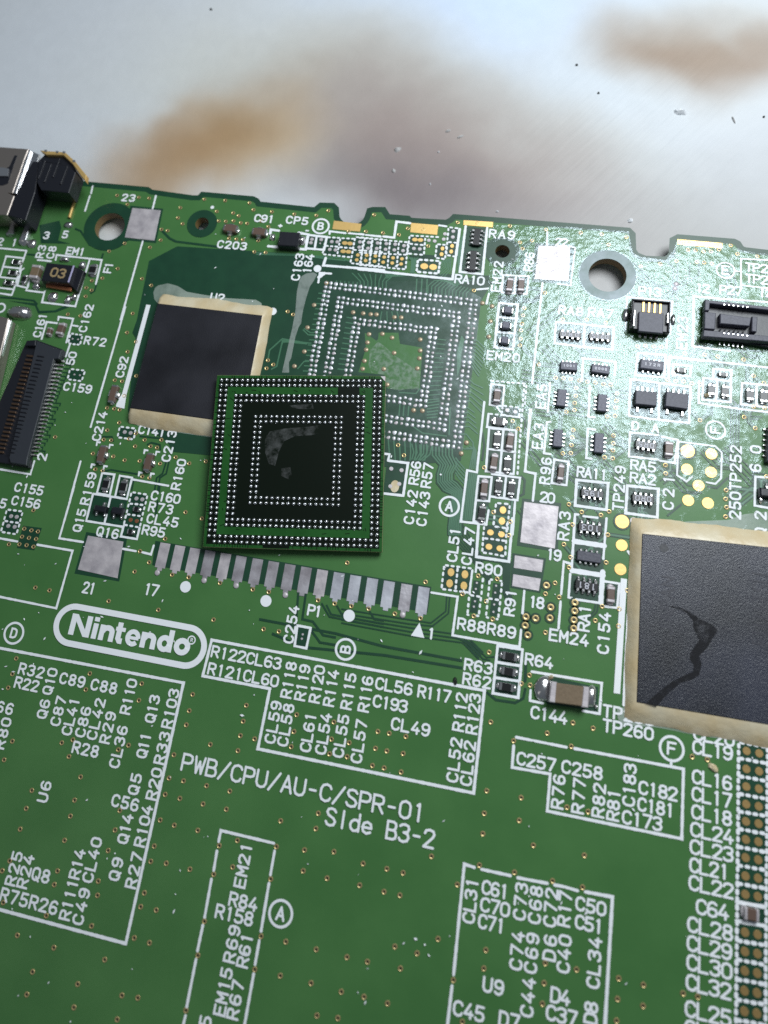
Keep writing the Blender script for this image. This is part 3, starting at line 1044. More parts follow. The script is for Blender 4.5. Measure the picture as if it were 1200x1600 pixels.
('g',-8.33,-45.48),
('g',-7.02,-45.44),
('g',-8.31,-47.62),
('g',-7.02,-47.68),
('g',-8.31,-51.45),
('g',-7.03,-51.33),
('g',-8.28,-53),
('g',-2.98,-40.09),
('g',-2.98,-42.12),
('g',-1.58,-41.33),
('g',1.62,-39.25),
('g',1.61,-41.53),
('g',3.89,-39.04),
('g',6.22,-38.7),
('g',8.62,-39.05),
('g',4.05,-40.47),
('g',6,-40.59),
('g',8.59,-40.55),
('g',-3.01,-45.39),
('g',-3.01,-47.68),
('g',1.62,-45.43),
('g',1.57,-47.64),
('g',3.59,-45.38),
('g',5.99,-45.39),
('g',8.39,-45.39),
('g',9.96,-45.36),
('g',3.59,-47.62),
('g',5.99,-47.58),
('g',8.33,-47.63),
('g',10.05,-47.58),
('g',6.79,-49.47),
('g',8.35,-49.29),
('g',-3.12,-51.3),
('t',2.11,5.27),
('t',3.39,5.46),
('t',4.38,5.17),
('t',2.09,4.4),
('t',2.08,3.64),
('t',2.1,2.48),
('t',2.06,1.65),
('t',4.07,1.9),
('t',4.81,3.64),
('t',7.1,5.31),
('t',7.25,4.18),
('t',7.28,3.39),
('t',7.23,2.35),
('t',0.18,7.38),
('t',1.19,7.39),
('t',1.94,7.38),
('t',2.51,7.42),
('t',4.29,7.34),
('t',4.96,7.38),
)
PAD = (
('tin',((-25.62,16.81),(-22.37,16.82),(-22.17,13.15),(-25.54,13.2))),
('tin',((-20.84,-17.85),(-17.28,-17.86),(-16.97,-21.15),(-20.94,-20.99))),
('gold',((-3.48,17.37),(-0.56,17.27),(-0.57,16.34),(-3.48,16.36))),
('gold',((4.44,17.88),(7.26,17.88),(7.26,16.74),(4.52,16.78))),
('gold',((9.66,18.69),(12.63,18.77),(12.65,18.12),(9.7,18.12))),
('tin',((17.24,16.57),(20.29,16.7),(20.42,12.97),(17.18,12.88))),
('gold',((30.14,18.57),(34.25,18.55),(34.21,17.94),(30.16,17.97))),
('tin',((18.2,-8.85),(21.18,-8.84),(21.15,-12.54),(18.19,-12.44))),
('tin',((17.85,-13.6),(20.28,-13.63),(20.23,-14.68),(17.86,-14.69))),
('tin',((17.87,-15.21),(20.19,-15.22),(20.12,-16.27),(17.87,-16.22))),
('white',((26.68,-14.14),(27.18,-14.14),(27.11,-23.25),(26.61,-23.27))),
('tin',((-13.75,-17.38),(-12.77,-17.38),(-12.77,-19.63),(-13.03,-19.63),(-13.03,-19.88),(-13.49,-19.88),(-13.49,-19.63),(-13.75,-19.63))),
('tin',((-12.31,-17.39),(-11.33,-17.39),(-11.33,-19.64),(-11.59,-19.64),(-11.59,-19.89),(-12.05,-19.89),(-12.05,-19.64),(-12.31,-19.64))),
('tin',((-10.86,-17.4),(-9.88,-17.4),(-9.88,-19.65),(-10.14,-19.65),(-10.14,-19.9),(-10.6,-19.9),(-10.6,-19.65),(-10.86,-19.65))),
('tin',((-9.41,-17.4),(-8.43,-17.4),(-8.43,-19.65),(-8.69,-19.65),(-8.69,-19.9),(-9.15,-19.9),(-9.15,-19.65),(-9.41,-19.65))),
('tin',((-7.91,-17.41),(-6.93,-17.41),(-6.93,-19.66),(-7.19,-19.66),(-7.19,-19.91),(-7.65,-19.91),(-7.65,-19.66),(-7.91,-19.66))),
('tin',((-6.45,-17.42),(-5.47,-17.42),(-5.47,-19.67),(-5.73,-19.67),(-5.73,-19.92),(-6.19,-19.92),(-6.19,-19.67),(-6.45,-19.67))),
('tin',((-4.91,-17.42),(-3.93,-17.42),(-3.93,-19.67),(-4.19,-19.67),(-4.19,-19.92),(-4.65,-19.92),(-4.65,-19.67),(-4.91,-19.67))),
('tin',((-3.43,-17.43),(-2.45,-17.43),(-2.45,-19.68),(-2.71,-19.68),(-2.71,-19.93),(-3.17,-19.93),(-3.17,-19.68),(-3.43,-19.68))),
('tin',((-1.91,-17.44),(-0.93,-17.44),(-0.93,-19.69),(-1.19,-19.69),(-1.19,-19.94),(-1.65,-19.94),(-1.65,-19.69),(-1.91,-19.69))),
('tin',((-0.42,-17.45),(0.56,-17.45),(0.56,-19.7),(0.3,-19.7),(0.3,-19.95),(-0.16,-19.95),(-0.16,-19.7),(-0.42,-19.7))),
('tin',((1.05,-17.45),(2.03,-17.45),(2.03,-19.7),(1.77,-19.7),(1.77,-19.95),(1.31,-19.95),(1.31,-19.7),(1.05,-19.7))),
('tin',((2.55,-17.46),(3.53,-17.46),(3.53,-19.71),(3.27,-19.71),(3.27,-19.96),(2.81,-19.96),(2.81,-19.71),(2.55,-19.71))),
('tin',((4.03,-17.47),(5.01,-17.47),(5.01,-19.72),(4.75,-19.72),(4.75,-19.97),(4.29,-19.97),(4.29,-19.72),(4.03,-19.72))),
('tin',((5.54,-17.47),(6.52,-17.47),(6.52,-19.72),(6.26,-19.72),(6.26,-19.97),(5.8,-19.97),(5.8,-19.72),(5.54,-19.72))),
('tin',((7.01,-17.48),(7.99,-17.48),(7.99,-19.73),(7.73,-19.73),(7.73,-19.98),(7.27,-19.98),(7.27,-19.73),(7.01,-19.73))),
('tin',((8.55,-17.49),(9.53,-17.49),(9.53,-19.74),(9.27,-19.74),(9.27,-19.99),(8.81,-19.99),(8.81,-19.74),(8.55,-19.74))),
('tin',((10.04,-17.49),(11.02,-17.49),(11.02,-19.74),(10.76,-19.74),(10.76,-19.99),(10.3,-19.99),(10.3,-19.74),(10.04,-19.74))),
('white',((9.95,-21.62),(11.1,-21.63),(10.53,-20.47))),
)
DISC = (
('tin',-28.03,1.19,0.15,1),
('tin',-27.42,1.19,0.15,1),
('tin',-26.72,-2.55,0.14,1),
('tin',-26.12,-2.55,0.14,1),
('tin',-28.93,-17.25,0.16,1),
('tin',-28.35,-17.23,0.16,1),
('tin',-28.92,-18.18,0.16,1),
('tin',-28.26,-18.17,0.16,1),
('tin',-17.07,-13.79,0.18,1),
('tin',-16.48,-13.79,0.18,1),
('copper',-17.12,-15.82,0.25,1),
('copper',-16.5,-15.83,0.25,1),
('tin',-19.91,-7.66,0.17,1),
('tin',-19.29,-7.67,0.17,1),
('white',-7.86,6.57,0.42,1),
('white',-4.2,11.74,0.38,1),
('white',-16.75,17.7,0.2,1),
('tin',-5.37,14.99,0.16,1),
('tin',-5.41,14.58,0.16,1),
('tin',-4.41,15.05,0.16,1),
('tin',-4.44,14.61,0.15,1),
('tin',-3.28,14.92,0.2,1),
('tin',-2.71,14.95,0.2,1),
('tin',-3.33,14.02,0.2,1),
('tin',-2.74,14.02,0.2,1),
('gold',-1.92,14.9,0.26,0.75),
('gold',-1.37,14.9,0.26,0.75),
('gold',-1.92,13.95,0.26,0.75),
('gold',-1.37,13.96,0.26,0.75),
('gold',-0.37,13.69,0.24,1),
('gold',-0.39,13.13,0.24,1),
('tin',-0.39,15.18,0.16,1),
('tin',-0.37,14.57,0.16,1),
('tin',0.51,15.21,0.16,1),
('tin',0.54,14.54,0.16,1),
('tin',1.42,15.24,0.16,1),
('tin',1.43,14.6,0.16,1),
('tin',2.31,15.25,0.16,1),
('tin',2.33,14.6,0.16,1),
('tin',3.21,15.28,0.16,1),
('tin',3.22,14.63,0.16,1),
('tin',4.12,15.21,0.16,1),
('tin',4.1,14.64,0.16,1),
('gold',0.53,13.75,0.24,1),
('gold',0.52,13.14,0.24,1),
('gold',1.43,13.76,0.24,1),
('gold',1.43,13.16,0.24,1),
('gold',2.32,13.73,0.24,1),
('gold',2.31,13.15,0.24,1),
('gold',3.22,13.73,0.24,1),
('gold',3.22,13.15,0.23,1),
('gold',4.12,13.72,0.23,1),
('gold',4.12,13.14,0.23,1),
('gold',5.11,16,0.28,0.75),
('gold',5.67,16.01,0.28,0.75),
('tin',5.15,14.99,0.17,1),
('tin',5.74,14.99,0.17,1),
('tin',6.51,16.06,0.17,1),
('tin',7.1,16.03,0.17,1),
('gold',7.98,15.28,0.23,1.2),
('gold',7.97,14.64,0.23,1.2),
('gold',8.89,15.66,0.23,1.2),
('gold',8.88,15.03,0.23,1.2),
('tin',8.81,17.32,0.17,1),
('tin',8.84,16.66,0.17,1),
('tin',8.02,16.94,0.17,1),
('tin',7.97,16.33,0.17,1),
('gold',6.44,13.13,0.4,0.85),
('gold',7.32,13.14,0.4,0.85),
('tin',15.93,-0.68,0.2,1),
('tin',16.66,-0.74,0.2,1),
('tin',6.19,-7.59,0.23,1),
('tin',7.14,-7.6,0.23,1),
('tin',6.35,-9.21,0.23,1),
('tin',7.11,-8.88,0.23,1),
('cream',6.75,-9.15,0.42,1.4),
('gold',16.47,-9.87,0.3,1.15),
('gold',16.48,-10.84,0.3,1.15),
('gold',15.6,-11.98,0.33,0.9),
('gold',16.55,-12,0.33,0.9),
('gold',15.6,-13.23,0.33,0.9),
('gold',16.54,-13.23,0.33,0.9),
('gold',12.64,-15.89,0.27,1.2),
('gold',12.64,-16.84,0.27,1.2),
('gold',13.84,-15.88,0.27,1.2),
('gold',13.86,-16.84,0.27,1.2),
('tin',14.92,-16.43,0.14,1),
('tin',14.89,-16.94,0.14,1),
('tin',14.93,-17.97,0.13,1),
('tin',14.89,-18.42,0.13,1),
('tin',16.55,-16.41,0.13,1),
('tin',16.53,-16.99,0.13,1),
('tin',16.55,-17.97,0.13,1),
('tin',16.55,-18.58,0.13,1),
('gold',26.53,-9.37,0.55,1),
('gold',26.6,-11.39,0.54,1),
('gold',26.6,-13.42,0.54,1),
('tin',27.46,-9.15,0.35,1),
('gold',31.68,-2.37,0.55,1),
('gold',33.64,-2.35,0.54,1),
('gold',31.67,-4,0.54,1),
('gold',33.64,-3.99,0.54,1),
('gold',32.65,-5.31,0.54,1),
('gold',31.84,-6.73,0.54,1),
('gold',33.44,-6.73,0.53,1),
('white',-10.48,-20.86,0.48,1),
('white',-2.98,-20.87,0.48,1),
('white',4.49,-20.89,0.48,1),
('tin',0.76,-23.08,0.15,1),
('tin',0.75,-23.44,0.15,1),
('bronze',36.66,-25.72,0.34,1),
('bronze',37.57,-25.72,0.34,1),
('bronze',36.65,-27,0.34,1),
('bronze',37.56,-26.99,0.34,1),
('bronze',36.65,-28.23,0.34,1),
('bronze',37.55,-28.22,0.33,1),
('bronze',36.65,-29.45,0.33,1),
('bronze',37.54,-29.43,0.33,1),
('bronze',36.64,-30.63,0.33,1),
('bronze',37.53,-30.61,0.33,1),
('bronze',36.64,-31.85,0.33,1),
('bronze',37.52,-31.83,0.33,1),
('bronze',36.63,-33.06,0.33,1),
('bronze',37.51,-33.03,0.33,1),
('bronze',36.63,-34.27,0.33,1),
('bronze',37.5,-34.24,0.32,1),
('bronze',36.63,-35.46,0.32,1),
('bronze',37.49,-35.43,0.32,1),
('bronze',36.62,-37.88,0.32,1),
('bronze',37.48,-37.84,0.32,1),
('bronze',36.62,-39.08,0.32,1),
('bronze',37.47,-39.04,0.32,1),
('bronze',36.62,-40.28,0.32,1),
('bronze',37.46,-40.24,0.31,1),
('bronze',36.61,-41.49,0.31,1),
('bronze',37.45,-41.44,0.31,1),
('bronze',36.61,-42.72,0.31,1),
('bronze',37.44,-42.67,0.31,1),
('bronze',36.61,-43.93,0.31,1),
('bronze',37.44,-43.88,0.31,1),
)
GAP = (
((-25.94,17.08),(-22.15,17.04),(-21.92,12.89),(-25.73,12.89)),
((-28.63,1.61),(-26.98,1.62),(-27.09,0.71),(-28.41,0.69)),
((-27.34,-2.12),(-25.77,-2.06),(-25.79,-3.12),(-27.3,-3.03)),
((-29.43,-16.76),(-27.93,-16.72),(-27.86,-18.74),(-29.36,-18.74)),
((-27.46,-17.92),(-25.54,-17.85),(-25.65,-19.97),(-27.44,-20.03)),
((-21.09,-17.55),(-17.01,-17.52),(-16.74,-21.4),(-21.17,-21.39)),
((-20.98,-11.99),(-19.84,-11.93),(-19.81,-13.84),(-21.01,-13.81)),
((-19.19,-11.94),(-18.03,-11.98),(-18.05,-13.94),(-19.19,-13.9)),
((-21.33,-14.06),(-17.92,-14.02),(-17.68,-16.5),(-21.33,-16.51)),
((-17.68,-13.32),(-16.11,-13.35),(-16.07,-17.35),(-17.6,-17.39)),
((-20.47,-7.23),(-18.91,-7.24),(-18.88,-8.2),(-20.43,-8.2)),
((-5.85,15.44),(-3.87,15.39),(-3.89,13.91),(-5.85,13.89)),
((-3.86,15.33),(2.56,15.66),(2.35,12.68),(-0.97,12.69),(-1.02,13.35),(-3.91,13.41)),
((-1.07,15.61),(4.52,15.59),(4.68,12.59),(-0.9,12.57)),
((4.58,16.35),(6.03,16.38),(6.21,14.46),(4.63,14.41)),
((7.42,15.66),(8.27,15.67),(8.33,14.16),(7.45,14.19)),
((8.34,17.67),(9.31,17.64),(9.41,14.55),(8.49,14.61)),
((5.77,13.75),(7.89,13.79),(7.86,12.52),(5.81,12.5)),
((9.96,18.01),(12.1,18.04),(12.19,12.87),(10,12.89)),
((14.19,12.99),(16.63,13.11),(16.58,11.18),(14.23,11.09)),
((14.11,9.97),(15.86,10),(15.85,5.34),(14.14,5.38)),
((16.91,16.8),(20.65,17),(20.66,12.66),(16.98,12.6)),
((19.54,8.6),(24.83,8.67),(24.82,6.41),(19.61,6.42)),
((20.46,-4.72),(21.71,-4.74),(21.68,-6.88),(20.4,-6.87)),
((22.51,-6.28),(25.18,-6.18),(25.18,-8.55),(22.54,-8.56)),
((26.77,-1.33),(29.72,-1.22),(29.62,-3.53),(26.79,-3.54)),
((26.79,-6.18),(29.37,-6.09),(29.38,-8.57),(26.78,-8.59)),
((18.04,-8.59),(21.37,-8.52),(21.39,-12.77),(17.95,-12.76)),
((5.71,-6.9),(7.63,-6.86),(7.62,-9.88),(5.8,-9.95)),
((14.23,1.68),(15.44,1.65),(15.46,-0.36),(14.3,-0.36)),
((15.46,-0.31),(17.02,-0.34),(17.02,-1.2),(15.48,-1.13)),
((14.49,-2.6),(16.92,-2.47),(17.07,-6.53),(14.63,-6.63)),
((14.3,-1.29),(16.08,-1.26),(16.15,-2.47),(14.29,-2.52)),
((14.03,-7.16),(15.2,-7.09),(15.18,-11.32),(14.06,-11.21)),
((15.17,-6.8),(17.66,-6.79),(17.62,-8.82),(15.2,-8.84)),
((15.86,-9.37),(16.97,-9.32),(16.94,-11.38),(15.84,-11.36)),
((15.01,-11.39),(16.94,-11.29),(17,-13.8),(15.11,-13.82)),
((12.05,-15.43),(14.39,-15.33),(14.34,-17.28),(12.06,-17.38)),
((14.63,-16.25),(15.22,-16.24),(15.24,-18.91),(14.61,-18.93)),
((16.3,-16.2),(16.93,-16.19),(16.94,-18.89),(16.27,-18.91)),
((17.65,-13.45),(20.49,-13.46),(20.25,-16.41),(17.75,-16.37)),
((22.64,-9.39),(25.14,-9.34),(25.25,-14.1),(22.67,-14.06)),
((22.7,-14.51),(25.13,-14.3),(25.09,-16.37),(22.66,-16.37)),
((25.46,-14.64),(26.54,-14.64),(26.47,-16.58),(25.45,-16.61)),
((26.64,3.66),(31.72,3.58),(31.67,0.28),(26.64,0.24)),
((37.3,-4),(38.64,-3.95),(38.63,-6.31),(37.21,-6.31)),
((27.14,6.32),(29.51,6.4),(29.44,4.3),(27.01,4.2)),
((32.82,4.63),(35.17,4.6),(35.16,2.62),(32.79,2.55)),
((33.67,5.57),(35.16,5.63),(35.13,4.68),(33.65,4.66)),
((36.1,4.56),(38.84,4.63),(38.83,2.55),(36.01,2.53)),
((-14.27,-17.32),(11.14,-17.37),(11.09,-19.53),(-14.02,-19.49)),
((0.18,-22.44),(1.35,-22.44),(1.28,-24.14),(0.24,-24.12)),
((17.18,-21.21),(19.21,-21.18),(19.21,-24.93),(17.17,-24.95)),
((21.27,-22.85),(24.66,-23.02),(25.4,-23.02),(25.45,-24.89),(24.26,-24.91),(21.58,-25),(20.81,-24.68),(20.49,-24.08),(20.63,-23.4)),
((36.08,-25.21),(38.17,-25.15),(37.97,-45.05),(36.05,-45.11)),
((-19.5,12.75),(-22.14,10.74),(-21.73,4.04),(-21.84,2.6),(-21.36,2.1),(-20.18,-5.39),(-19.73,-6.31),(-15.4,-7.99),(-14.66,-8.9),(-10.59,-8.71),(-2.02,-9.22),(12.32,-5.97),(12.39,10.03),(13.27,12.2),(8.87,12.56),(5.13,12.02),(-0.2,13.03),(-2.84,12.98),(-5.55,13.21)),
((-35.63,13.71),(-33.5,14.48),(-33.03,13.65),(-32.93,12.09),(-31.44,11.85),(-34.81,11.59)),
((-36.39,4.55),(-33.21,4.32),(-32.59,3.51),(-30.66,3.88),(-29.43,4.6),(-29.79,4.85),(-30.87,4.07),(-32.53,3.81),(-33.23,4.61)),
)
TRACE = (
('light',0.1,((0.47,10.22),(0.37,10.8),(-0.63,11.64))),
('light',0.1,((0.84,10.22),(0.74,10.84),(-0.03,11.67))),
('light',0.1,((1.21,10.23),(1.11,10.88),(0.57,11.7))),
('light',0.1,((1.57,10.24),(1.48,10.92),(1.17,11.73))),
('light',0.1,((1.94,10.24),(1.84,10.96),(1.77,11.76))),
('light',0.1,((2.31,10.25),(2.21,11),(2.36,11.79))),
('light',0.1,((2.67,10.26),(2.57,11.04),(2.96,11.82))),
('light',0.1,((3.04,10.26),(2.94,11.08),(3.55,11.85))),
('light',0.1,((2.89,11.42),(3.36,11.69),(4.51,11.86))),
('light',0.1,((2.81,11.56),(3.32,11.78),(4.67,11.9))),
('light',0.1,((2.73,11.7),(3.28,11.87),(4.82,11.94))),
('light',0.1,((2.65,11.84),(3.24,11.96),(4.98,11.98))),
('light',0.1,((2.57,11.98),(3.2,12.05),(5.13,12.02))),
('light',0.1,((7.18,10.14),(7.11,11.06),(7.7,11.77))),
('light',0.1,((7.52,10.15),(7.46,11.03),(8.04,11.72))),
('light',0.1,((7.87,10.15),(7.81,10.99),(8.37,11.67))),
('light',0.1,((8.21,10.16),(8.16,10.95),(8.7,11.62))),
('light',0.1,((8.55,10.16),(8.5,10.92),(9.03,11.57))),
('light',0.1,((8.89,10.17),(8.85,10.88),(9.35,11.52))),
('light',0.1,((9.23,10.18),(9.2,10.85),(9.68,11.47))),
('light',0.1,((9.57,10.18),(9.54,10.81),(10.01,11.43))),
('light',0.1,((9.9,10.19),(9.89,10.77),(10.34,11.38))),
('light',0.1,((10.24,10.2),(10.23,10.74),(10.66,11.33))),
('light',0.1,((10.58,10.2),(10.57,10.7),(10.99,11.28))),
('light',0.1,((10.92,10.21),(10.91,10.67),(11.31,11.23))),
('light',0.13,((6.04,10.07),(5.9,11.69))),
('light',0.13,((6.54,10.13),(6.41,11.75))),
('light',0.13,((7.04,10.18),(6.91,11.8))),
('light',0.1,((7.26,12.72),(8.01,13.51),(8.16,14))),
('light',0.1,((7.47,12.62),(8.18,13.41),(8.29,14.05))),
('light',0.1,((7.68,12.53),(8.35,13.31),(8.42,14.11))),
('light',0.1,((7.88,12.43),(8.52,13.21),(8.55,14.16))),
('light',0.1,((8.09,12.34),(8.69,13.11),(8.68,14.21))),
('light',0.1,((8.29,12.24),(8.86,13.01),(8.81,14.27))),
('light',0.1,((8.5,12.15),(9.03,12.91),(8.94,14.32))),
('light',0.1,((9.89,12.77),(9.59,14.39),(9.46,15.93),(9.89,17.19))),
('light',0.1,((9.99,12.68),(9.64,14.3),(9.52,15.82),(9.92,16.97))),
('light',0.1,((10.1,12.6),(9.7,14.21),(9.59,15.7),(9.94,16.75))),
('light',0.1,((10.2,12.52),(9.75,14.12),(9.66,15.59),(9.97,16.54))),
('light',0.1,((10.3,12.43),(9.8,14.03),(9.72,15.48),(9.99,16.32))),
('light',0.1,((10.41,12.35),(9.85,13.94),(9.79,15.36),(10.02,16.11))),
('light',0.1,((7.71,11.71),(9.37,11.89),(10.15,12.32))),
('light',0.1,((7.88,11.73),(9.42,11.78),(10.36,12.28))),
('light',0.1,((8.04,11.75),(9.48,11.67),(10.58,12.23))),
('light',0.1,((8.21,11.76),(9.53,11.56),(10.79,12.18))),
('light',0.1,((8.38,11.78),(9.59,11.45),(11,12.14))),
('light',0.1,((8.54,11.8),(9.64,11.34),(11.22,12.09))),
('light',0.1,((4.75,14.01),(5.11,13.68),(5.2,12.26))),
('light',0.1,((4.94,14),(5.2,13.69),(5.27,12.27))),
('light',0.1,((5.13,14),(5.28,13.7),(5.33,12.28))),
('light',0.1,((5.33,13.99),(5.37,13.71),(5.39,12.28))),
('light',0.1,((5.52,13.99),(5.45,13.72),(5.45,12.29))),
('light',0.1,((5.71,13.99),(5.53,13.73),(5.52,12.3))),
('dark',0.12,((4.83,14.13),(5.66,14.34),(7.37,14.4))),
('dark',0.12,((4.82,13.97),(5.62,14.18),(7.38,14.3))),
('dark',0.12,((4.81,13.81),(5.57,14.01),(7.39,14.2))),
('dark',0.12,((4.79,13.65),(5.52,13.85),(7.4,14.1))),
('dark',0.14,((13.8,13.07),(14.85,13.88),(15.97,13.88))),
('dark',0.14,((13.92,12.85),(14.82,13.58),(16.04,13.66))),
('dark',0.14,((14.05,12.63),(14.8,13.29),(16.12,13.43))),
('dark',0.14,((13.94,10.72),(15.86,10.76),(17.27,10.69),(17.99,11.68))),
('dark',0.14,((13.95,10.56),(15.89,10.65),(17.28,10.61),(18,11.53))),
('dark',0.14,((13.97,10.41),(15.93,10.54),(17.29,10.52),(18.02,11.37))),
('dark',0.14,((13.98,10.25),(15.97,10.43),(17.3,10.44),(18.03,11.22))),
('dark',0.14,((14,10.1),(16,10.32),(17.3,10.36),(18.04,11.06))),
('dark',0.12,((11.57,12.65),(12.9,12.74))),
('dark',0.12,((11.58,12.52),(12.92,12.6))),
('dark',0.12,((11.6,12.38),(12.93,12.47))),
('dark',0.12,((11.61,12.25),(12.95,12.34))),
('light',0.12,((12.13,5.85),(12.43,5.89),(13.54,4.93))),
('light',0.12,((12.14,5.54),(12.46,5.48),(13.47,4.59))),
('light',0.12,((12.15,5.22),(12.49,5.07),(13.41,4.26))),
('light',0.12,((12.16,4.91),(12.53,4.67),(13.34,3.92))),
('light',0.12,((12.17,4.6),(12.56,4.26),(13.28,3.59))),
('light',0.12,((12.18,4.28),(12.59,3.86),(13.22,3.26))),
('light',0.12,((12.19,3.97),(12.62,3.46),(13.15,2.93))),
('light',0.12,((12.2,3.66),(12.66,3.06),(13.09,2.6))),
('light',0.12,((12.21,3.35),(12.69,2.66),(13.03,2.27))),
('light',0.12,((12.19,1.85),(12.62,1.48),(13.54,1.17))),
('light',0.12,((12.15,1.31),(12.6,1.05),(13.64,0.53))),
('light',0.12,((12.11,0.78),(12.57,0.62),(13.73,-0.12))),
('light',0.12,((12.07,0.24),(12.55,0.2),(13.83,-0.75))),
('light',0.12,((12.04,-0.29),(12.52,-0.22),(13.92,-1.39))),
('light',0.12,((12.04,-1.12),(12.3,-0.88),(13.03,-1.3))),
('light',0.12,((12.01,-1.54),(12.4,-1.33),(13.16,-1.8))),
('light',0.12,((11.99,-1.96),(12.5,-1.79),(13.29,-2.3))),
('light',0.12,((11.96,-2.37),(12.61,-2.24),(13.42,-2.79))),
('light',0.12,((11.94,-2.79),(12.71,-2.68),(13.55,-3.28))),
('light',0.12,((5.51,-4.9),(5.79,-6.08),(6,-6.86))),
('light',0.12,((6.02,-4.86),(6.28,-6.02),(6.45,-6.8))),
('light',0.12,((6.53,-4.82),(6.76,-5.95),(6.89,-6.74))),
('light',0.12,((7.03,-4.78),(7.24,-5.88),(7.33,-6.68))),
('light',0.12,((7.53,-4.74),(7.73,-5.81),(7.77,-6.61))),
('light',0.12,((8.03,-4.7),(8.21,-5.75),(8.21,-6.55))),
('light',0.12,((8.54,-4.66),(8.69,-5.68),(8.64,-6.49))),
('light',0.12,((9.04,-4.62),(9.17,-5.61),(9.08,-6.43))),
('light',0.12,((8.55,-0.95),(9.7,-0.59))),
('light',0.12,((8.59,-1.24),(9.7,-0.91))),
('light',0.12,((8.63,-1.53),(9.7,-1.22))),
('light',0.12,((8.67,-1.82),(9.7,-1.54))),
('light',0.12,((8.7,-2.11),(9.7,-1.85))),
('light',0.12,((8.74,-2.39),(9.7,-2.16))),
('light',0.12,((6.09,-1.28),(6.17,-2.53))),
('light',0.12,((6.48,-1.23),(6.56,-2.48))),
('light',0.12,((6.93,-1.17),(7,-2.42))),
('light',0.12,((7.47,-3.29),(8.54,-3.87),(10.8,-3.86))),
('light',0.12,((11.83,-3.52),(12.5,-3.43),(13.21,-4.14),(13.36,-5.03))),
('light',0.1,((8.71,5.55),(9.53,5.54))),
('light',0.1,((8.7,5.07),(9.54,5.07))),
('light',0.1,((8.7,4.58),(9.55,4.61))),
('light',0.1,((8.69,4.1),(9.56,4.15))),
('light',0.1,((8.68,3.62),(9.57,3.69))),
('light',0.1,((8.67,3.14),(9.59,3.23))),
('light',0.1,((8.66,2.66),(9.6,2.77))),
('light',0.1,((8.65,2.18),(9.61,2.31))),
('light',0.1,((8.65,1.71),(9.62,1.86))),
('light',0.1,((8.64,1.24),(9.63,1.41))),
('light',0.1,((8.63,0.77),(9.64,0.96))),
('light',0.1,((8.62,0.3),(9.65,0.51))),
('light',0.1,((8.62,-0.17),(9.66,0.06))),
('light',0.1,((8.61,-0.63),(9.67,-0.39))),
('light',0.1,((10.98,6.16),(10.78,4.48),(11.06,2.13))),
('light',0.1,((11.04,6.08),(10.86,4.43),(11.08,2.32))),
('light',0.1,((11.1,6.01),(10.94,4.39),(11.11,2.51))),
('light',0.1,((11.16,5.93),(11.02,4.35),(11.14,2.71))),
('light',0.1,((11.22,5.85),(11.1,4.3),(11.17,2.9))),
('light',0.12,((10.75,-1.08),(10.98,-3.74))),
('light',0.12,((5.84,-0.25),(7.44,-0.15),(7.76,0.43))),
('light',0.13,((9.62,-4.94),(9.73,-5.83),(10.56,-6.62),(10.43,-7.43),(10.52,-8.21),(11.13,-8.85),(11.88,-9.09),(11.98,-9.55),(12,-12.04),(12.09,-12.78))),
('light',0.13,((9.92,-4.93),(10.03,-5.79),(10.8,-6.58),(10.63,-7.4),(10.72,-8.15),(11.31,-8.72),(12.02,-9),(12.12,-9.49),(12.15,-11.86),(12.26,-12.75))),
('light',0.13,((10.22,-4.93),(10.32,-5.75),(11.04,-6.55),(10.84,-7.37),(10.92,-8.08),(11.48,-8.59),(12.16,-8.91),(12.25,-9.42),(12.3,-11.68),(12.43,-12.73))),
('light',0.13,((10.52,-4.92),(10.62,-5.71),(11.27,-6.52),(11.04,-7.34),(11.12,-8.02),(11.66,-8.46),(12.3,-8.83),(12.38,-9.35),(12.45,-11.5),(12.6,-12.7))),
('light',0.13,((10.82,-4.91),(10.91,-5.67),(11.51,-6.48),(11.24,-7.32),(11.32,-7.96),(11.83,-8.33),(12.44,-8.74),(12.52,-9.28),(12.6,-11.32),(12.77,-12.68))),
('light',0.13,((11.12,-4.9),(11.2,-5.63),(11.75,-6.45),(11.45,-7.29),(11.52,-7.9),(12.01,-8.2),(12.58,-8.66),(12.65,-9.21),(12.75,-11.13),(12.93,-12.65))),
('light',0.13,((11.41,-4.89),(11.5,-5.59),(11.98,-6.42),(11.65,-7.26),(11.72,-7.84),(12.18,-8.07),(12.72,-8.57),(12.79,-9.15),(12.9,-10.95),(13.1,-12.62))),
('dark',0.1,((9.48,-5.01),(9.6,-5.9),(10.43,-6.69),(10.29,-7.5),(10.4,-8.32),(11.05,-8.96),(11.74,-9.15),(11.84,-9.58),(11.89,-12.05),(11.98,-12.8))),
('dark',0.1,((9.79,-4.99),(9.9,-5.85),(10.68,-6.65),(10.51,-7.46),(10.61,-8.24),(11.23,-8.82),(11.9,-9.06),(12,-9.51),(12.06,-11.89),(12.16,-12.77))),
('dark',0.1,((10.09,-4.97),(10.2,-5.81),(10.93,-6.6),(10.73,-7.42),(10.83,-8.16),(11.41,-8.67),(12.06,-8.97),(12.15,-9.45),(12.22,-11.73),(12.34,-12.74))),
('dark',0.1,((10.39,-4.95),(10.5,-5.76),(11.18,-6.56),(10.96,-7.39),(11.04,-8.08),(11.59,-8.53),(12.22,-8.88),(12.31,-9.38),(12.38,-11.57),(12.52,-12.71))),
('dark',0.1,((10.7,-4.93),(10.79,-5.71),(11.43,-6.52),(11.18,-7.35),(11.26,-8),(11.77,-8.38),(12.38,-8.78),(12.46,-9.32),(12.55,-11.41),(12.7,-12.68))),
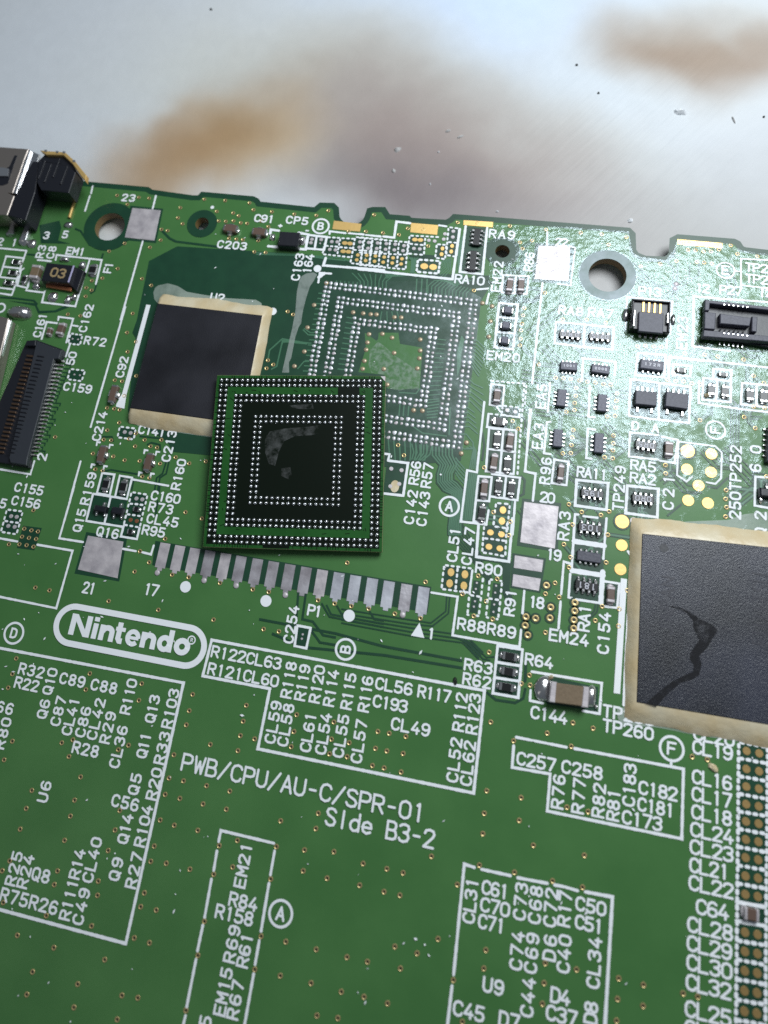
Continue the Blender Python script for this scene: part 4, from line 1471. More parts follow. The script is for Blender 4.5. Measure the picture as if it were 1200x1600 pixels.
('dark',0.1,((11,-4.91),(11.09,-5.66),(11.67,-6.47),(11.4,-7.31),(11.48,-7.92),(11.95,-8.24),(12.54,-8.69),(12.62,-9.25),(12.71,-11.25),(12.88,-12.66))),
('dark',0.1,((11.3,-4.89),(11.39,-5.61),(11.92,-6.43),(11.62,-7.27),(11.69,-7.84),(12.13,-8.09),(12.69,-8.6),(12.77,-9.19),(12.88,-11.09),(13.06,-12.63))),
('dark',0.1,((11.6,-4.87),(11.69,-5.56),(12.17,-6.39),(11.84,-7.23),(11.91,-7.76),(12.31,-7.95),(12.85,-8.51),(12.93,-9.13),(13.04,-10.93),(13.24,-12.6))),
('light',0.13,((11.81,-5.74),(12.14,-6.1),(12.78,-6.7))),
('light',0.13,((11.85,-6.09),(12.18,-6.46),(12.81,-7.04))),
('light',0.13,((11.89,-6.43),(12.23,-6.83),(12.84,-7.38))),
('light',0.13,((11.93,-6.77),(12.27,-7.19),(12.87,-7.72))),
('light',0.13,((11.97,-7.11),(12.31,-7.56),(12.9,-8.06))),
('light',0.13,((13.05,-6.96),(13.12,-7.93),(13.13,-11.3))),
('light',0.13,((13.24,-6.87),(13.27,-7.81),(13.3,-11.27))),
('light',0.13,((13.43,-6.78),(13.41,-7.69),(13.46,-11.25))),
('light',0.13,((13.62,-6.7),(13.56,-7.57),(13.63,-11.22))),
('light',0.13,((13.81,-6.61),(13.71,-7.45),(13.79,-11.2))),
('light',0.13,((14,-6.53),(13.86,-7.33),(13.96,-11.17))),
('dark',0.1,((13.18,-6.84),(13.23,-7.91),(13.24,-11.28))),
('dark',0.1,((13.33,-6.8),(13.37,-7.8),(13.4,-11.26))),
('dark',0.1,((13.48,-6.76),(13.51,-7.68),(13.56,-11.23))),
('dark',0.1,((13.63,-6.72),(13.64,-7.56),(13.72,-11.21))),
('dark',0.1,((13.77,-6.68),(13.78,-7.44),(13.88,-11.19))),
('dark',0.1,((13.92,-6.64),(13.92,-7.32),(14.03,-11.16))),
('light',0.12,((12.38,-4.86),(13.32,-4.73),(13.16,-6.65))),
('light',0.12,((12.65,-4.69),(13.39,-4.75),(13.35,-6.62))),
('light',0.12,((12.92,-4.52),(13.46,-4.78),(13.54,-6.59))),
('light',0.12,((13.19,-4.35),(13.53,-4.8),(13.72,-6.57))),
('light',0.12,((7.71,-5),(8.01,-5.77),(7.92,-6.49))),
('light',0.12,((8.08,-4.99),(8.31,-5.77),(8.11,-6.48))),
('light',0.12,((8.46,-4.98),(8.6,-5.77),(8.31,-6.48))),
('light',0.12,((8.83,-4.97),(8.9,-5.77),(8.5,-6.47))),
('light',0.12,((9.2,-4.96),(9.19,-5.77),(8.7,-6.46))),
('light',0.12,((9.57,-4.95),(9.48,-5.77),(8.89,-6.46))),
('dark',0.2,((17.69,-6.59),(18.09,-6.92),(18.11,-8.17),(17.81,-8.41))),
('dark',0.2,((13.91,-3.03),(14.23,-4.2),(14.2,-5.71))),
('dark',0.2,((17.37,-1.13),(17.63,-1.41),(17.7,-2.72))),
('dark',0.13,((11.89,-11.87),(11.99,-12.7),(14.56,-14.81),(14.89,-15.3))),
('dark',0.13,((12.1,-11.83),(12.23,-12.59),(14.6,-14.63),(14.96,-15.15))),
('dark',0.13,((12.32,-11.8),(12.46,-12.47),(14.64,-14.46),(15.03,-15))),
('dark',0.13,((12.53,-11.77),(12.7,-12.36),(14.68,-14.28),(15.11,-14.86))),
('dark',0.13,((12.75,-11.74),(12.93,-12.24),(14.72,-14.11),(15.18,-14.71))),
('dark',0.13,((12.96,-11.7),(13.17,-12.13),(14.76,-13.93),(15.26,-14.56))),
('dark',0.13,((13.18,-11.67),(13.4,-12.01),(14.81,-13.76),(15.33,-14.41))),
('dark',0.13,((14.88,-14.39),(16.7,-14.42),(17,-14.69),(17.22,-16.9),(17.44,-17.31),(17.75,-17.7))),
('dark',0.13,((14.89,-14.33),(16.82,-14.32),(17.12,-14.6),(17.31,-16.82),(17.51,-17.21),(17.79,-17.61))),
('dark',0.13,((14.9,-14.27),(16.94,-14.22),(17.24,-14.51),(17.39,-16.74),(17.57,-17.11),(17.84,-17.51))),
('dark',0.13,((14.91,-14.22),(17.05,-14.12),(17.35,-14.42),(17.47,-16.65),(17.63,-17.02),(17.88,-17.42))),
('dark',0.13,((14.92,-14.16),(17.17,-14.02),(17.47,-14.33),(17.55,-16.57),(17.69,-16.92),(17.93,-17.32))),
('dark',0.13,((14.94,-14.1),(17.29,-13.92),(17.59,-14.24),(17.63,-16.48),(17.75,-16.82),(17.97,-17.23))),
('dark',0.13,((14.9,-15.39),(15.68,-15.9),(15.74,-16.43))),
('dark',0.13,((15.05,-15.4),(15.79,-15.82),(15.86,-16.23))),
('dark',0.13,((15.2,-15.4),(15.9,-15.74),(15.99,-16.03))),
('dark',0.13,((15.35,-15.41),(16.02,-15.66),(16.12,-15.83))),
('dark',0.13,((3.72,-20.46),(9.66,-20.37),(11.49,-20.33),(12.61,-19.17),(12.53,-17.76))),
('dark',0.13,((3.78,-20.81),(9.71,-20.71),(11.65,-20.56),(12.85,-19.31),(12.78,-17.72))),
('dark',0.13,((3.82,-21.07),(9.75,-21.01),(13.28,-20.9),(14.82,-21.07),(16.07,-21.97))),
('dark',0.13,((3.87,-21.33),(9.8,-21.33),(13.76,-21.19),(14.78,-21.38),(15.92,-22.21))),
('dark',0.13,((3.91,-21.59),(9.84,-21.65),(14.24,-21.47),(14.75,-21.68),(15.77,-22.45))),
('dark',0.13,((14.38,-21.17),(15.01,-21.38),(16.37,-22.3),(17.01,-22.13))),
('dark',0.13,((14.33,-21.3),(14.79,-21.52),(16.12,-22.47),(16.71,-22.47))),
('dark',0.13,((14.28,-21.44),(14.57,-21.65),(15.88,-22.64),(16.42,-22.8))),
('dark',0.22,((-3.28,-22.48),(3.6,-22.53),(7.83,-22.87),(14.45,-22.89))),
('dark',0.22,((-1.92,-23.46),(1.06,-24.09),(7.93,-23.56),(14.52,-23.45))),
('dark',0.2,((19.57,-22.26),(19.63,-23.68))),
('dark',0.2,((16.65,-24.95),(17.48,-25.42),(19.02,-25.36),(19.62,-24.92),(19.73,-24.1))),
('dark',0.2,((-0.27,-19.66),(0.02,-22.33))),
('dark',0.2,((0.41,-19.68),(0.5,-21.85),(1.44,-21.89),(2.53,-22.84),(3.66,-22.85))),
('dark',0.2,((1.43,-22.63),(2.36,-23.47),(3.76,-23.45))),
('dark',0.16,((1.93,-20.26),(2.82,-21.26),(7.6,-21.33))),
('dark',0.16,((3.28,-20.24),(3.99,-21.06))),
('dark',0.16,((6.17,-20.23),(6.68,-20.82),(7.52,-20.81))),
('dark',0.16,((2.37,-20.32),(2.92,-21.04),(7.56,-21.07))),
('light',0.12,((-3.63,9.06),(-2.71,9.1))),
('light',0.12,((-3.63,8.48),(-2.71,8.53))),
('light',0.12,((-3.64,7.91),(-2.71,7.96))),
('light',0.12,((-3.64,7.35),(-2.71,7.4))),
('light',0.12,((-3.64,6.78),(-2.71,6.83))),
('light',0.12,((-3.64,6.22),(-2.72,6.27))),
('light',0.12,((-3.65,5.66),(-2.72,5.72))),
('light',0.12,((-3.65,5.1),(-2.72,5.16))),
('light',0.12,((-3.65,4.55),(-2.72,4.61))),
('light',0.12,((-3.66,4),(-2.72,4.06))),
('light',0.12,((-3.66,3.45),(-2.72,3.51))),
('light',0.12,((-3.66,2.9),(-2.72,2.97))),
('light',0.12,((-3.66,2.36),(-2.73,2.42))),
('light',0.12,((-3.67,1.81),(-2.73,1.88))),
('light',0.12,((-3.67,1.27),(-2.73,1.34))),
('light',0.12,((-3.67,0.73),(-2.73,0.81))),
('light',0.12,((-0.37,6.8),(0.6,6.74))),
('light',0.12,((-0.37,6.25),(0.61,6.19))),
('light',0.12,((-0.37,5.69),(0.61,5.65))),
('light',0.12,((-0.36,5.14),(0.62,5.1))),
('light',0.12,((-0.36,4.59),(0.62,4.56))),
('light',0.12,((-0.36,4.05),(0.62,4.02))),
('light',0.12,((-0.36,3.5),(0.63,3.49))),
('light',0.12,((-0.35,2.96),(0.63,2.95))),
('light',0.12,((-0.35,2.42),(0.64,2.42))),
('light',0.12,((-0.35,1.88),(0.64,1.89))),
('light',0.12,((-0.35,1.35),(0.64,1.36))),
('light',0.1,((-2.05,10.65),(-1.93,9.95))),
('light',0.1,((-1.63,10.66),(-1.52,9.97))),
('light',0.1,((-1.2,10.67),(-1.11,10))),
('light',0.1,((-0.78,10.68),(-0.7,10.02))),
('light',0.1,((-0.36,10.69),(-0.29,10.04))),
('light',0.1,((0.06,10.7),(0.12,10.06))),
('light',0.13,((-6.38,3.63),(-3.36,3.66))),
('light',0.13,((-6.14,3.55),(-6.29,3.19))),
('light',0.13,((-6.27,3.08),(-6.23,3.43),(-5.08,3.68))),
('light',0.13,((-4.47,5),(-3.84,4.51),(-2.66,4.53))),
('light',0.13,((-4.38,5.13),(-3.67,4.76),(-2.3,4.92))),
('light',0.13,((-4.23,0.86),(-3.74,1.7),(-2.82,1.87))),
('light',0.13,((-4.62,13.03),(-1.5,12.93))),
('light',0.1,((2.98,7.82),(2.96,6.9))),
('light',0.1,((3.47,7.88),(3.66,6.83))),
('light',0.1,((3.95,7.93),(4.35,6.76))),
('light',0.1,((4.44,7.99),(5.04,6.69))),
('light',0.14,((-7.32,1.43),(-7.36,2.44),(-6.33,3.79),(-3.78,3.63))),
('light',0.14,((-6.81,0.49),(-6.32,0.88),(-6.27,3.51),(-3.77,3.55))),
('light',0.12,((-10.92,12.88),(-6.99,13.1),(-4.61,12.97),(-1.5,12.93))),
('light',0.12,((-10.89,12.69),(-4.65,13.15),(-1.99,13.19),(-1.17,12.91))),
('dark',0.16,((-21,-11.73),(-20.3,-11.47),(-19.31,-11.49),(-17.56,-11.5))),
('dark',0.16,((-17.79,-11.89),(-17.73,-13.12))),
('dark',0.16,((-22.04,-8.42),(-21.07,-8.29),(-20.78,-8.73))),
('dark',0.16,((-17.35,-8.58),(-16.98,-8.31),(-16.08,-8.4),(-15.9,-8.91))),
('dark',0.16,((-18.31,-7.85),(-16.24,-7.78))),
('dark',0.16,((-15.05,-9.94),(-15.13,-11.1),(-15.6,-11.58),(-15.5,-12.8))),
('dark',0.16,((-14.79,-9.9),(-14.77,-11.05),(-15.29,-11.53),(-15.2,-12.75))),
('dark',0.16,((-15.14,-12.13),(-15.02,-12.83))),
('dark',0.16,((-14.97,-13.64),(-14.81,-15.12))),
('dark',0.2,((-31.43,13.7),(-30.67,13.46),(-29.23,11.94),(-27.69,11.69))),
('dark',0.2,((-27.43,11.1),(-27.42,10.39))),
('dark',0.2,((-37.45,4.83),(-35.88,4.91),(-33.51,4.88),(-32.99,4.49))),
('dark',0.2,((-35.96,10.12),(-34.96,10.12))),
('dark',0.18,((-27.15,7.71),(-27.16,6.72),(-27.54,6.38))),
('dark',0.25,((-21.68,14.45),(-20.57,13.6),(-19.78,13.29),(-12.69,13.07))),
('dark',0.12,((-28.25,-1.26),(-27.37,-1.2),(-27.33,-1.52))),
('dark',0.12,((-28.27,-1.68),(-27.42,-1.62),(-27.37,-1.94))),
('dark',0.12,((-28.28,-2.09),(-27.46,-2.03),(-27.42,-2.35))),
('dark',0.12,((-28.3,-2.5),(-27.51,-2.45),(-27.46,-2.77))),
('dark',0.12,((-28.32,-2.91),(-27.55,-2.86),(-27.51,-3.18))),
('dark',0.12,((-28.33,-3.32),(-27.6,-3.28),(-27.55,-3.59))),
('dark',0.12,((-28.35,-3.73),(-27.64,-3.69),(-27.6,-4))),
('dark',0.12,((-28.36,-4.14),(-27.69,-4.1),(-27.64,-4.41))),
('dark',0.12,((-28.38,-4.55),(-27.73,-4.51),(-27.68,-4.82))),
('dark',0.12,((-28.4,-4.95),(-27.77,-4.92),(-27.73,-5.23))),
('dark',0.12,((-28.41,-5.36),(-27.82,-5.32),(-27.77,-5.63))),
('dark',0.12,((-28.15,-5.75),(-27.29,-5.69),(-27.28,-5.98))),
('dark',0.12,((-28.16,-6.17),(-27.43,-6.12),(-27.41,-6.41))),
('dark',0.12,((-28.17,-6.59),(-27.56,-6.56),(-27.55,-6.85))),
('dark',0.12,((-28.18,-7.01),(-27.7,-6.99),(-27.68,-7.28))),
('dark',0.12,((-28.19,-7.43),(-27.34,-7.35),(-27.33,-7.64))),
('dark',0.12,((-28.2,-7.84),(-27.48,-7.79),(-27.46,-8.07))),
('dark',0.12,((-28.21,-8.25),(-27.61,-8.21),(-27.6,-8.5))),
('dark',0.12,((-28.22,-8.66),(-27.74,-8.64),(-27.73,-8.93))),
('dark',0.12,((-28.24,-9.07),(-27.39,-9),(-27.37,-9.29))),
('dark',0.12,((-28.25,-9.48),(-27.52,-9.43),(-27.51,-9.71))),
('dark',0.12,((-28.26,-9.89),(-27.66,-9.85),(-27.64,-10.14))),
('dark',0.12,((-28.27,-10.3),(-27.79,-10.28),(-27.77,-10.56))),
('dark',0.12,((-28.28,-10.7),(-27.43,-10.63),(-27.42,-10.91))),
('dark',0.12,((-28.29,-11.11),(-27.57,-11.05),(-27.55,-11.33))),
('dark',0.1,((35.22,2.25),(35.2,-1.59))),
('dark',0.1,((35.45,2.28),(35.42,-1.56))),
('dark',0.1,((35.67,2.31),(35.64,-1.53))),
('dark',0.1,((35.89,2.34),(35.86,-1.49))),
('dark',0.18,((37.1,-2.76),(37.04,-4.6),(35.96,-6.01))),
('dark',0.18,((35.04,-4.26),(34.15,-5.3),(33.37,-5.28))),
('dark',0.18,((31.33,-7.12),(30.19,-8.33))),
('dark',0.12,((27.98,-8.73),(28.53,-9.34))),
('dark',0.12,((28.29,-8.73),(28.71,-9.36))),
('dark',0.12,((28.6,-8.73),(28.89,-9.38))),
('dark',0.12,((28.9,-8.73),(29.06,-9.4))),
('dark',0.14,((24.8,-16.55),(24.71,-17.17),(24.15,-17.87))),
('dark',0.14,((25.01,-16.51),(24.93,-17.22),(24.33,-17.92))),
('light',0.12,((27.96,-8.32),(28.6,-8.87))),
('light',0.12,((28.18,-8.28),(28.82,-8.88))),
('light',0.12,((28.4,-8.25),(29.04,-8.89))),
('dark',0.22,((19.57,-21.91),(19.66,-23.57))),
('dark',0.34,((15.42,16.74),(15.2,16.52),(11.26,16.52))),
('light',0.15,((15.42,16.74),(15.2,16.52),(11.26,16.52))),
('dark',0.34,((15.74,16.06),(16.06,15.74),(16.06,11.28))),
('light',0.15,((15.74,16.06),(16.06,15.74),(16.06,11.28))),
('dark',0.34,((15.74,16.06),(14.62,14.94),(14.62,12.31))),
('light',0.15,((15.74,16.06),(14.62,14.94),(14.62,12.31))),
('dark',0.34,((16.58,17.04),(15.85,16.31),(15.85,12.6))),
('light',0.15,((16.58,17.04),(15.85,16.31),(15.85,12.6))),
('dark',0.34,((18.28,11.54),(17.95,11.87),(16.17,11.87))),
('light',0.15,((18.28,11.54),(17.95,11.87),(16.17,11.87))),
('dark',0.34,((16.49,9.7),(15.99,9.2),(14.68,9.2))),
('light',0.15,((16.49,9.7),(15.99,9.2),(14.68,9.2))),
('dark',0.34,((16.49,9.7),(16.19,10),(16.19,11.93))),
('light',0.15,((16.49,9.7),(16.19,10),(16.19,11.93))),
('dark',0.34,((16.45,8.94),(16.4,8.89),(15.14,8.89))),
('light',0.15,((16.45,8.94),(16.4,8.89),(15.14,8.89))),
('dark',0.34,((16.45,8.94),(15.21,7.7),(15.21,7.63))),
('light',0.15,((16.45,8.94),(15.21,7.7),(15.21,7.63))),
('dark',0.34,((16.44,8.05),(16.17,7.78),(14.57,7.78))),
('light',0.15,((16.44,8.05),(16.17,7.78),(14.57,7.78))),
('dark',0.34,((16.4,7.38),(15.99,7.79),(15.17,7.79))),
('light',0.15,((16.4,7.38),(15.99,7.79),(15.17,7.79))),
('dark',0.34,((16.45,6.51),(15.88,5.94),(15.35,5.94))),
('light',0.15,((16.45,6.51),(15.88,5.94),(15.35,5.94))),
('dark',0.34,((16.45,6.51),(15.41,7.55),(15.24,7.55))),
('light',0.15,((16.45,6.51),(15.41,7.55),(15.24,7.55))),
('dark',0.34,((16.44,5.82),(16.41,5.79),(15.31,5.79))),
('light',0.15,((16.44,5.82),(16.41,5.79),(15.31,5.79))),
('dark',0.34,((16.44,5.82),(14.83,7.43),(14.66,7.43))),
('light',0.15,((16.44,5.82),(14.83,7.43),(14.66,7.43))),
('dark',0.34,((18.35,4.12),(18.46,4.23),(20.92,4.23))),
('light',0.15,((18.35,4.12),(18.46,4.23),(20.92,4.23))),
('dark',0.34,((18.35,4.12),(16.47,6),(14.84,6))),
('light',0.15,((18.35,4.12),(16.47,6),(14.84,6))),
('dark',0.34,((20.15,8.95),(20.69,8.41),(20.69,7.41))),
('light',0.15,((20.15,8.95),(20.69,8.41),(20.69,7.41))),
('dark',0.34,((19.96,3),(21.22,4.26),(21.49,4.26))),
('light',0.15,((19.96,3),(21.22,4.26),(21.49,4.26))),
('dark',0.34,((20.65,3.05),(21.43,3.83),(21.43,4.44))),
('light',0.15,((20.65,3.05),(21.43,3.83),(21.43,4.44))),
('dark',0.34,((20.65,3.05),(20.68,3.02),(20.68,0.55))),
('light',0.15,((20.65,3.05),(20.68,3.02),(20.68,0.55))),
('dark',0.34,((21.3,3.06),(21.56,3.32),(21.56,4.39))),
('light',0.15,((21.3,3.06),(21.56,3.32),(21.56,4.39))),
('dark',0.34,((21.3,3.06),(20.61,2.37),(20.61,1.26))),
('light',0.15,((21.3,3.06),(20.61,2.37),(20.61,1.26))),
('dark',0.34,((22.33,9.18),(23.51,8),(23.51,7.49))),
('light',0.15,((22.33,9.18),(23.51,8),(23.51,7.49))),
('dark',0.34,((24.07,9.05),(23.35,8.33),(23.35,7.22))),
('light',0.15,((24.07,9.05),(23.35,8.33),(23.35,7.22))),
('dark',0.34,((27.01,7.02),(28.42,5.61),(28.42,4.99))),
('light',0.15,((27.01,7.02),(28.42,5.61),(28.42,4.99))),
('dark',0.34,((27.7,7.18),(28.7,6.18),(28.7,4.79))),
('light',0.15,((27.7,7.18),(28.7,6.18),(28.7,4.79))),
('dark',0.34,((28.45,7.19),(28.64,7),(28.64,5))),
('light',0.15,((28.45,7.19),(28.64,7),(28.64,5))),
('dark',0.34,((29.12,7.19),(28.75,6.82),(28.75,4.95))),
('light',0.15,((29.12,7.19),(28.75,6.82),(28.75,4.95))),
('dark',0.34,((31.18,6.84),(30.81,6.47),(30.81,5.11))),
('light',0.15,((31.18,6.84),(30.81,6.47),(30.81,5.11))),
('dark',0.34,((32.88,6.89),(34.27,5.5),(34.27,5.02))),
('light',0.15,((32.88,6.89),(34.27,5.5),(34.27,5.02))),
('dark',0.34,((34.02,6.84),(34.36,6.5),(34.36,5.21))),
('light',0.15,((34.02,6.84),(34.36,6.5),(34.36,5.21))),
('dark',0.34,((34.02,6.84),(34.4,6.46),(34.4,3.32))),
('light',0.15,((34.02,6.84),(34.4,6.46),(34.4,3.32))),
('dark',0.34,((36.22,6.83),(34.71,5.32),(34.71,5.06))),
('light',0.15,((36.22,6.83),(34.71,5.32),(34.71,5.06))),
('dark',0.34,((36.22,6.83),(36.55,6.5),(36.55,3))),
('light',0.15,((36.22,6.83),(36.55,6.5),(36.55,3))),
('dark',0.34,((30.24,4.74),(30.59,5.09),(30.59,5.15))),
('light',0.15,((30.24,4.74),(30.59,5.09),(30.59,5.15))),
('dark',0.34,((29.79,4.03),(30.59,4.83),(30.59,4.96))),
('light',0.15,((29.79,4.03),(30.59,4.83),(30.59,4.96))),
('dark',0.34,((29.79,4.03),(28.75,5.07),(28.75,5.24))),
('light',0.15,((29.79,4.03),(28.75,5.07),(28.75,5.24))),
('dark',0.34,((30.48,4.02),(30.73,4.27),(30.73,4.9))),
('light',0.15,((30.48,4.02),(30.73,4.27),(30.73,4.9))),
('dark',0.34,((30.48,4.02),(30.16,3.7),(30.16,2.3))),
('light',0.15,((30.48,4.02),(30.16,3.7),(30.16,2.3))),
('dark',0.34,((31.15,4.08),(30.73,4.5),(30.73,5.01))),
('light',0.15,((31.15,4.08),(30.73,4.5),(30.73,5.01))),
('dark',0.34,((31.86,3.97),(30.79,5.04),(30.79,5.19))),
('light',0.15,((31.86,3.97),(30.79,5.04),(30.79,5.19))),
('dark',0.34,((32.57,3.95),(32.68,4.06),(33.15,4.06))),
('light',0.15,((32.57,3.95),(32.68,4.06),(33.15,4.06))),
('dark',0.34,((22.09,3),(21.59,3.5),(21.59,4.11))),
('light',0.15,((22.09,3),(21.59,3.5),(21.59,4.11))),
('dark',0.34,((22.09,3),(23.51,4.42),(24.39,4.42))),
('light',0.15,((22.09,3),(23.51,4.42),(24.39,4.42))),
('dark',0.34,((22.8,2.98),(24.13,4.31),(24.13,4.36))),
('light',0.15,((22.8,2.98),(24.13,4.31),(24.13,4.36))),
('dark',0.34,((23.51,2.98),(23.84,3.31),(23.84,4.02))),
('light',0.15,((23.51,2.98),(23.84,3.31),(23.84,4.02))),
('dark',0.34,((23.51,2.98),(24.06,2.43),(24.06,0.64))),
('light',0.15,((23.51,2.98),(24.06,2.43),(24.06,0.64))),
('dark',0.34,((24.22,2.93),(23.93,3.22),(23.93,4.02))),
('light',0.15,((24.22,2.93),(23.93,3.22),(23.93,4.02))),
('dark',0.34,((24.88,2.97),(23.45,4.4),(23.25,4.4))),
('light',0.15,((24.88,2.97),(23.45,4.4),(23.25,4.4))),
('dark',0.34,((24.88,2.97),(24.28,2.37),(24.28,1.54))),
('light',0.15,((24.88,2.97),(24.28,2.37),(24.28,1.54))),
('dark',0.34,((37.07,5.37),(36.91,5.21),(36.91,3.55))),
('light',0.15,((37.07,5.37),(36.91,5.21),(36.91,3.55))),
('dark',0.34,((37.07,5.37),(37.54,4.9),(37.54,3.78))),
('light',0.15,((37.07,5.37),(37.54,4.9),(37.54,3.78))),
('dark',0.34,((37.94,4.79),(37.71,4.56),(37.71,3.67))),
('light',0.15,((37.94,4.79),(37.71,4.56),(37.71,3.67))),
('dark',0.34,((25.46,2.19),(24.83,1.56),(24.11,1.56))),
('light',0.15,((25.46,2.19),(24.83,1.56),(24.11,1.56))),
('dark',0.34,((20.18,8.93),(21.37,7.74),(21.43,7.74))),
('light',0.15,((20.18,8.93),(21.37,7.74),(21.43,7.74))),
('dark',0.34,((22.34,9.13),(24.12,7.35),(24.12,6.93))),
('light',0.15,((22.34,9.13),(24.12,7.35),(24.12,6.93))),
('dark',0.34,((22.34,9.13),(21.16,7.95),(21.16,7.68))),
('light',0.15,((22.34,9.13),(21.16,7.95),(21.16,7.68))),
('dark',0.34,((24.06,9.04),(23.2,8.18),(23.2,7.18))),
('light',0.15,((24.06,9.04),(23.2,8.18),(23.2,7.18))),
('dark',0.34,((18.34,4.11),(18.36,4.13),(20.91,4.13))),
('light',0.15,((18.34,4.11),(18.36,4.13),(20.91,4.13))),
('dark',0.34,((19.95,2.99),(20.39,3.43),(20.39,3.88))),
('light',0.15,((19.95,2.99),(20.39,3.43),(20.39,3.88))),
('dark',0.34,((19.95,2.99),(20.34,2.6),(20.34,0.5))),
('light',0.15,((19.95,2.99),(20.34,2.6),(20.34,0.5))),
('dark',0.34,((20.67,3.03),(21.58,3.94),(21.58,4.36))),
('light',0.15,((20.67,3.03),(21.58,3.94),(21.58,4.36))),
('dark',0.34,((21.33,2.98),(21,3.31),(21,4.04))),
('light',0.15,((21.33,2.98),(21,3.31),(21,4.04))),
('dark',0.34,((22.06,3),(20.82,4.24),(20.82,4.24))),
('light',0.15,((22.06,3),(20.82,4.24),(20.82,4.24))),
('dark',0.34,((22.82,2.99),(23.65,3.82),(23.65,3.96))),
('light',0.15,((22.82,2.99),(23.65,3.82),(23.65,3.96))),
('dark',0.34,((23.51,2.95),(23.35,3.11),(23.35,4.18))),
('light',0.15,((23.51,2.95),(23.35,3.11),(23.35,4.18))),
('dark',0.34,((24.21,3.01),(23.67,3.55),(23.67,3.89))),
('light',0.15,((24.21,3.01),(23.67,3.55),(23.67,3.89))),
('dark',0.34,((24.21,3.01),(23.96,2.76),(23.96,0.83))),
('light',0.15,((24.21,3.01),(23.96,2.76),(23.96,0.83))),
('dark',0.34,((24.87,2.99),(24.17,3.69),(24.17,4.08))),
('light',0.15,((24.87,2.99),(24.17,3.69),(24.17,4.08))),
('dark',0.34,((24.87,2.99),(24.35,2.47),(24.35,1.15))),
('light',0.15,((24.87,2.99),(24.35,2.47),(24.35,1.15))),
('dark',0.34,((21.85,2.24),(20.59,0.98),(20.49,0.98))),
('light',0.15,((21.85,2.24),(20.59,0.98),(20.49,0.98))),
('dark',0.34,((21.86,1.49),(21.6,1.23),(20.52,1.23))),
('light',0.15,((21.86,1.49),(21.6,1.23),(20.52,1.23))),
('dark',0.34,((21.86,1.49),(22.69,0.66),(24.14,0.66))),
('light',0.15,((21.86,1.49),(22.69,0.66),(24.14,0.66))),
('dark',0.34,((21.82,0.79),(21.46,0.43),(20.69,0.43))),
('light',0.15,((21.82,0.79),(21.46,0.43),(20.69,0.43))),
('dark',0.34,((21.85,0.11),(20.52,1.44),(20.52,1.47))),
('light',0.15,((21.85,0.11),(20.52,1.44),(20.52,1.47))),
('dark',0.34,((21.15,-0.14),(20.49,0.52),(20.49,1.49))),
('light',0.15,((21.15,-0.14),(20.49,0.52),(20.49,1.49))),
('dark',0.34,((21.15,-0.14),(20.73,-0.56),(20.73,-3.13))),
('light',0.15,((21.15,-0.14),(20.73,-0.56),(20.73,-3.13))),
('dark',0.34,((25.43,2.19),(24.64,1.4),(23.93,1.4))),
('light',0.15,((25.43,2.19),(24.64,1.4),(23.93,1.4))),
('dark',0.34,((25.45,1.47),(25.35,1.37),(24.4,1.37))),
('light',0.15,((25.45,1.47),(25.35,1.37),(24.4,1.37))),
('dark',0.34,((25.45,1.47),(26.05,2.07),(28.11,2.07))),
('light',0.15,((25.45,1.47),(26.05,2.07),(28.11,2.07))),
('dark',0.34,((25.42,0.8),(25.12,1.1),(23.92,1.1))),
('light',0.15,((25.42,0.8),(25.12,1.1),(23.92,1.1))),
('dark',0.34,((25.41,0.04),(24.1,1.35),(23.94,1.35))),
('light',0.15,((25.41,0.04),(24.1,1.35),(23.94,1.35))),
('dark',0.34,((24.73,-0.12),(24.14,0.47),(23.91,0.47))),
('light',0.15,((24.73,-0.12),(24.14,0.47),(23.91,0.47))),
('dark',0.34,((21.88,-1.77),(20.33,-3.32),(20.33,-3.44))),
('light',0.15,((21.88,-1.77),(20.33,-3.32),(20.33,-3.44))),
('dark',0.34,((21.88,-1.77),(23.48,-3.37),(24.34,-3.37))),
('light',0.15,((21.88,-1.77),(23.48,-3.37),(24.34,-3.37))),
('dark',0.34,((21.84,-2.47),(21.75,-2.38),(20.65,-2.38))),
('light',0.15,((21.84,-2.47),(21.75,-2.38),(20.65,-2.38))),
('dark',0.34,((21.84,-2.47),(22.08,-2.71),(24.41,-2.71))),
('light',0.15,((21.84,-2.47),(22.08,-2.71),(24.41,-2.71))),
('dark',0.34,((21.83,-3.2),(21.1,-2.47),(20.24,-2.47))),
('light',0.15,((21.83,-3.2),(21.1,-2.47),(20.24,-2.47))),
('dark',0.34,((21.83,-3.2),(22.52,-2.51),(24.13,-2.51))),
('light',0.15,((21.83,-3.2),(22.52,-2.51),(24.13,-2.51))),
('dark',0.34,((21.83,-3.94),(20.7,-2.81),(20.7,-2.26))),
('light',0.15,((21.83,-3.94),(20.7,-2.81),(20.7,-2.26))),
('dark',0.34,((21.15,-4.06),(20.43,-3.34),(20.43,-2.74))),
('light',0.15,((21.15,-4.06),(20.43,-3.34),(20.43,-2.74))),
('dark',0.34,((25.38,-1.82),(23.96,-3.24),(23.96,-3.28))),
('light',0.15,((25.38,-1.82),(23.96,-3.24),(23.96,-3.28))),
('dark',0.34,((25.38,-1.82),(25.84,-2.28),(27.71,-2.28))),
('light',0.15,((25.38,-1.82),(25.84,-2.28),(27.71,-2.28))),
('dark',0.34,((25.4,-2.54),(24.93,-3.01),(24.05,-3.01))),
('light',0.15,((25.4,-2.54),(24.93,-3.01),(24.05,-3.01))),
('dark',0.34,((25.4,-2.54),(25.43,-2.57),(27.93,-2.57))),
('light',0.15,((25.4,-2.54),(25.43,-2.57),(27.93,-2.57))),
('dark',0.34,((25.41,-3.19),(25.04,-2.82),(23.86,-2.82))),
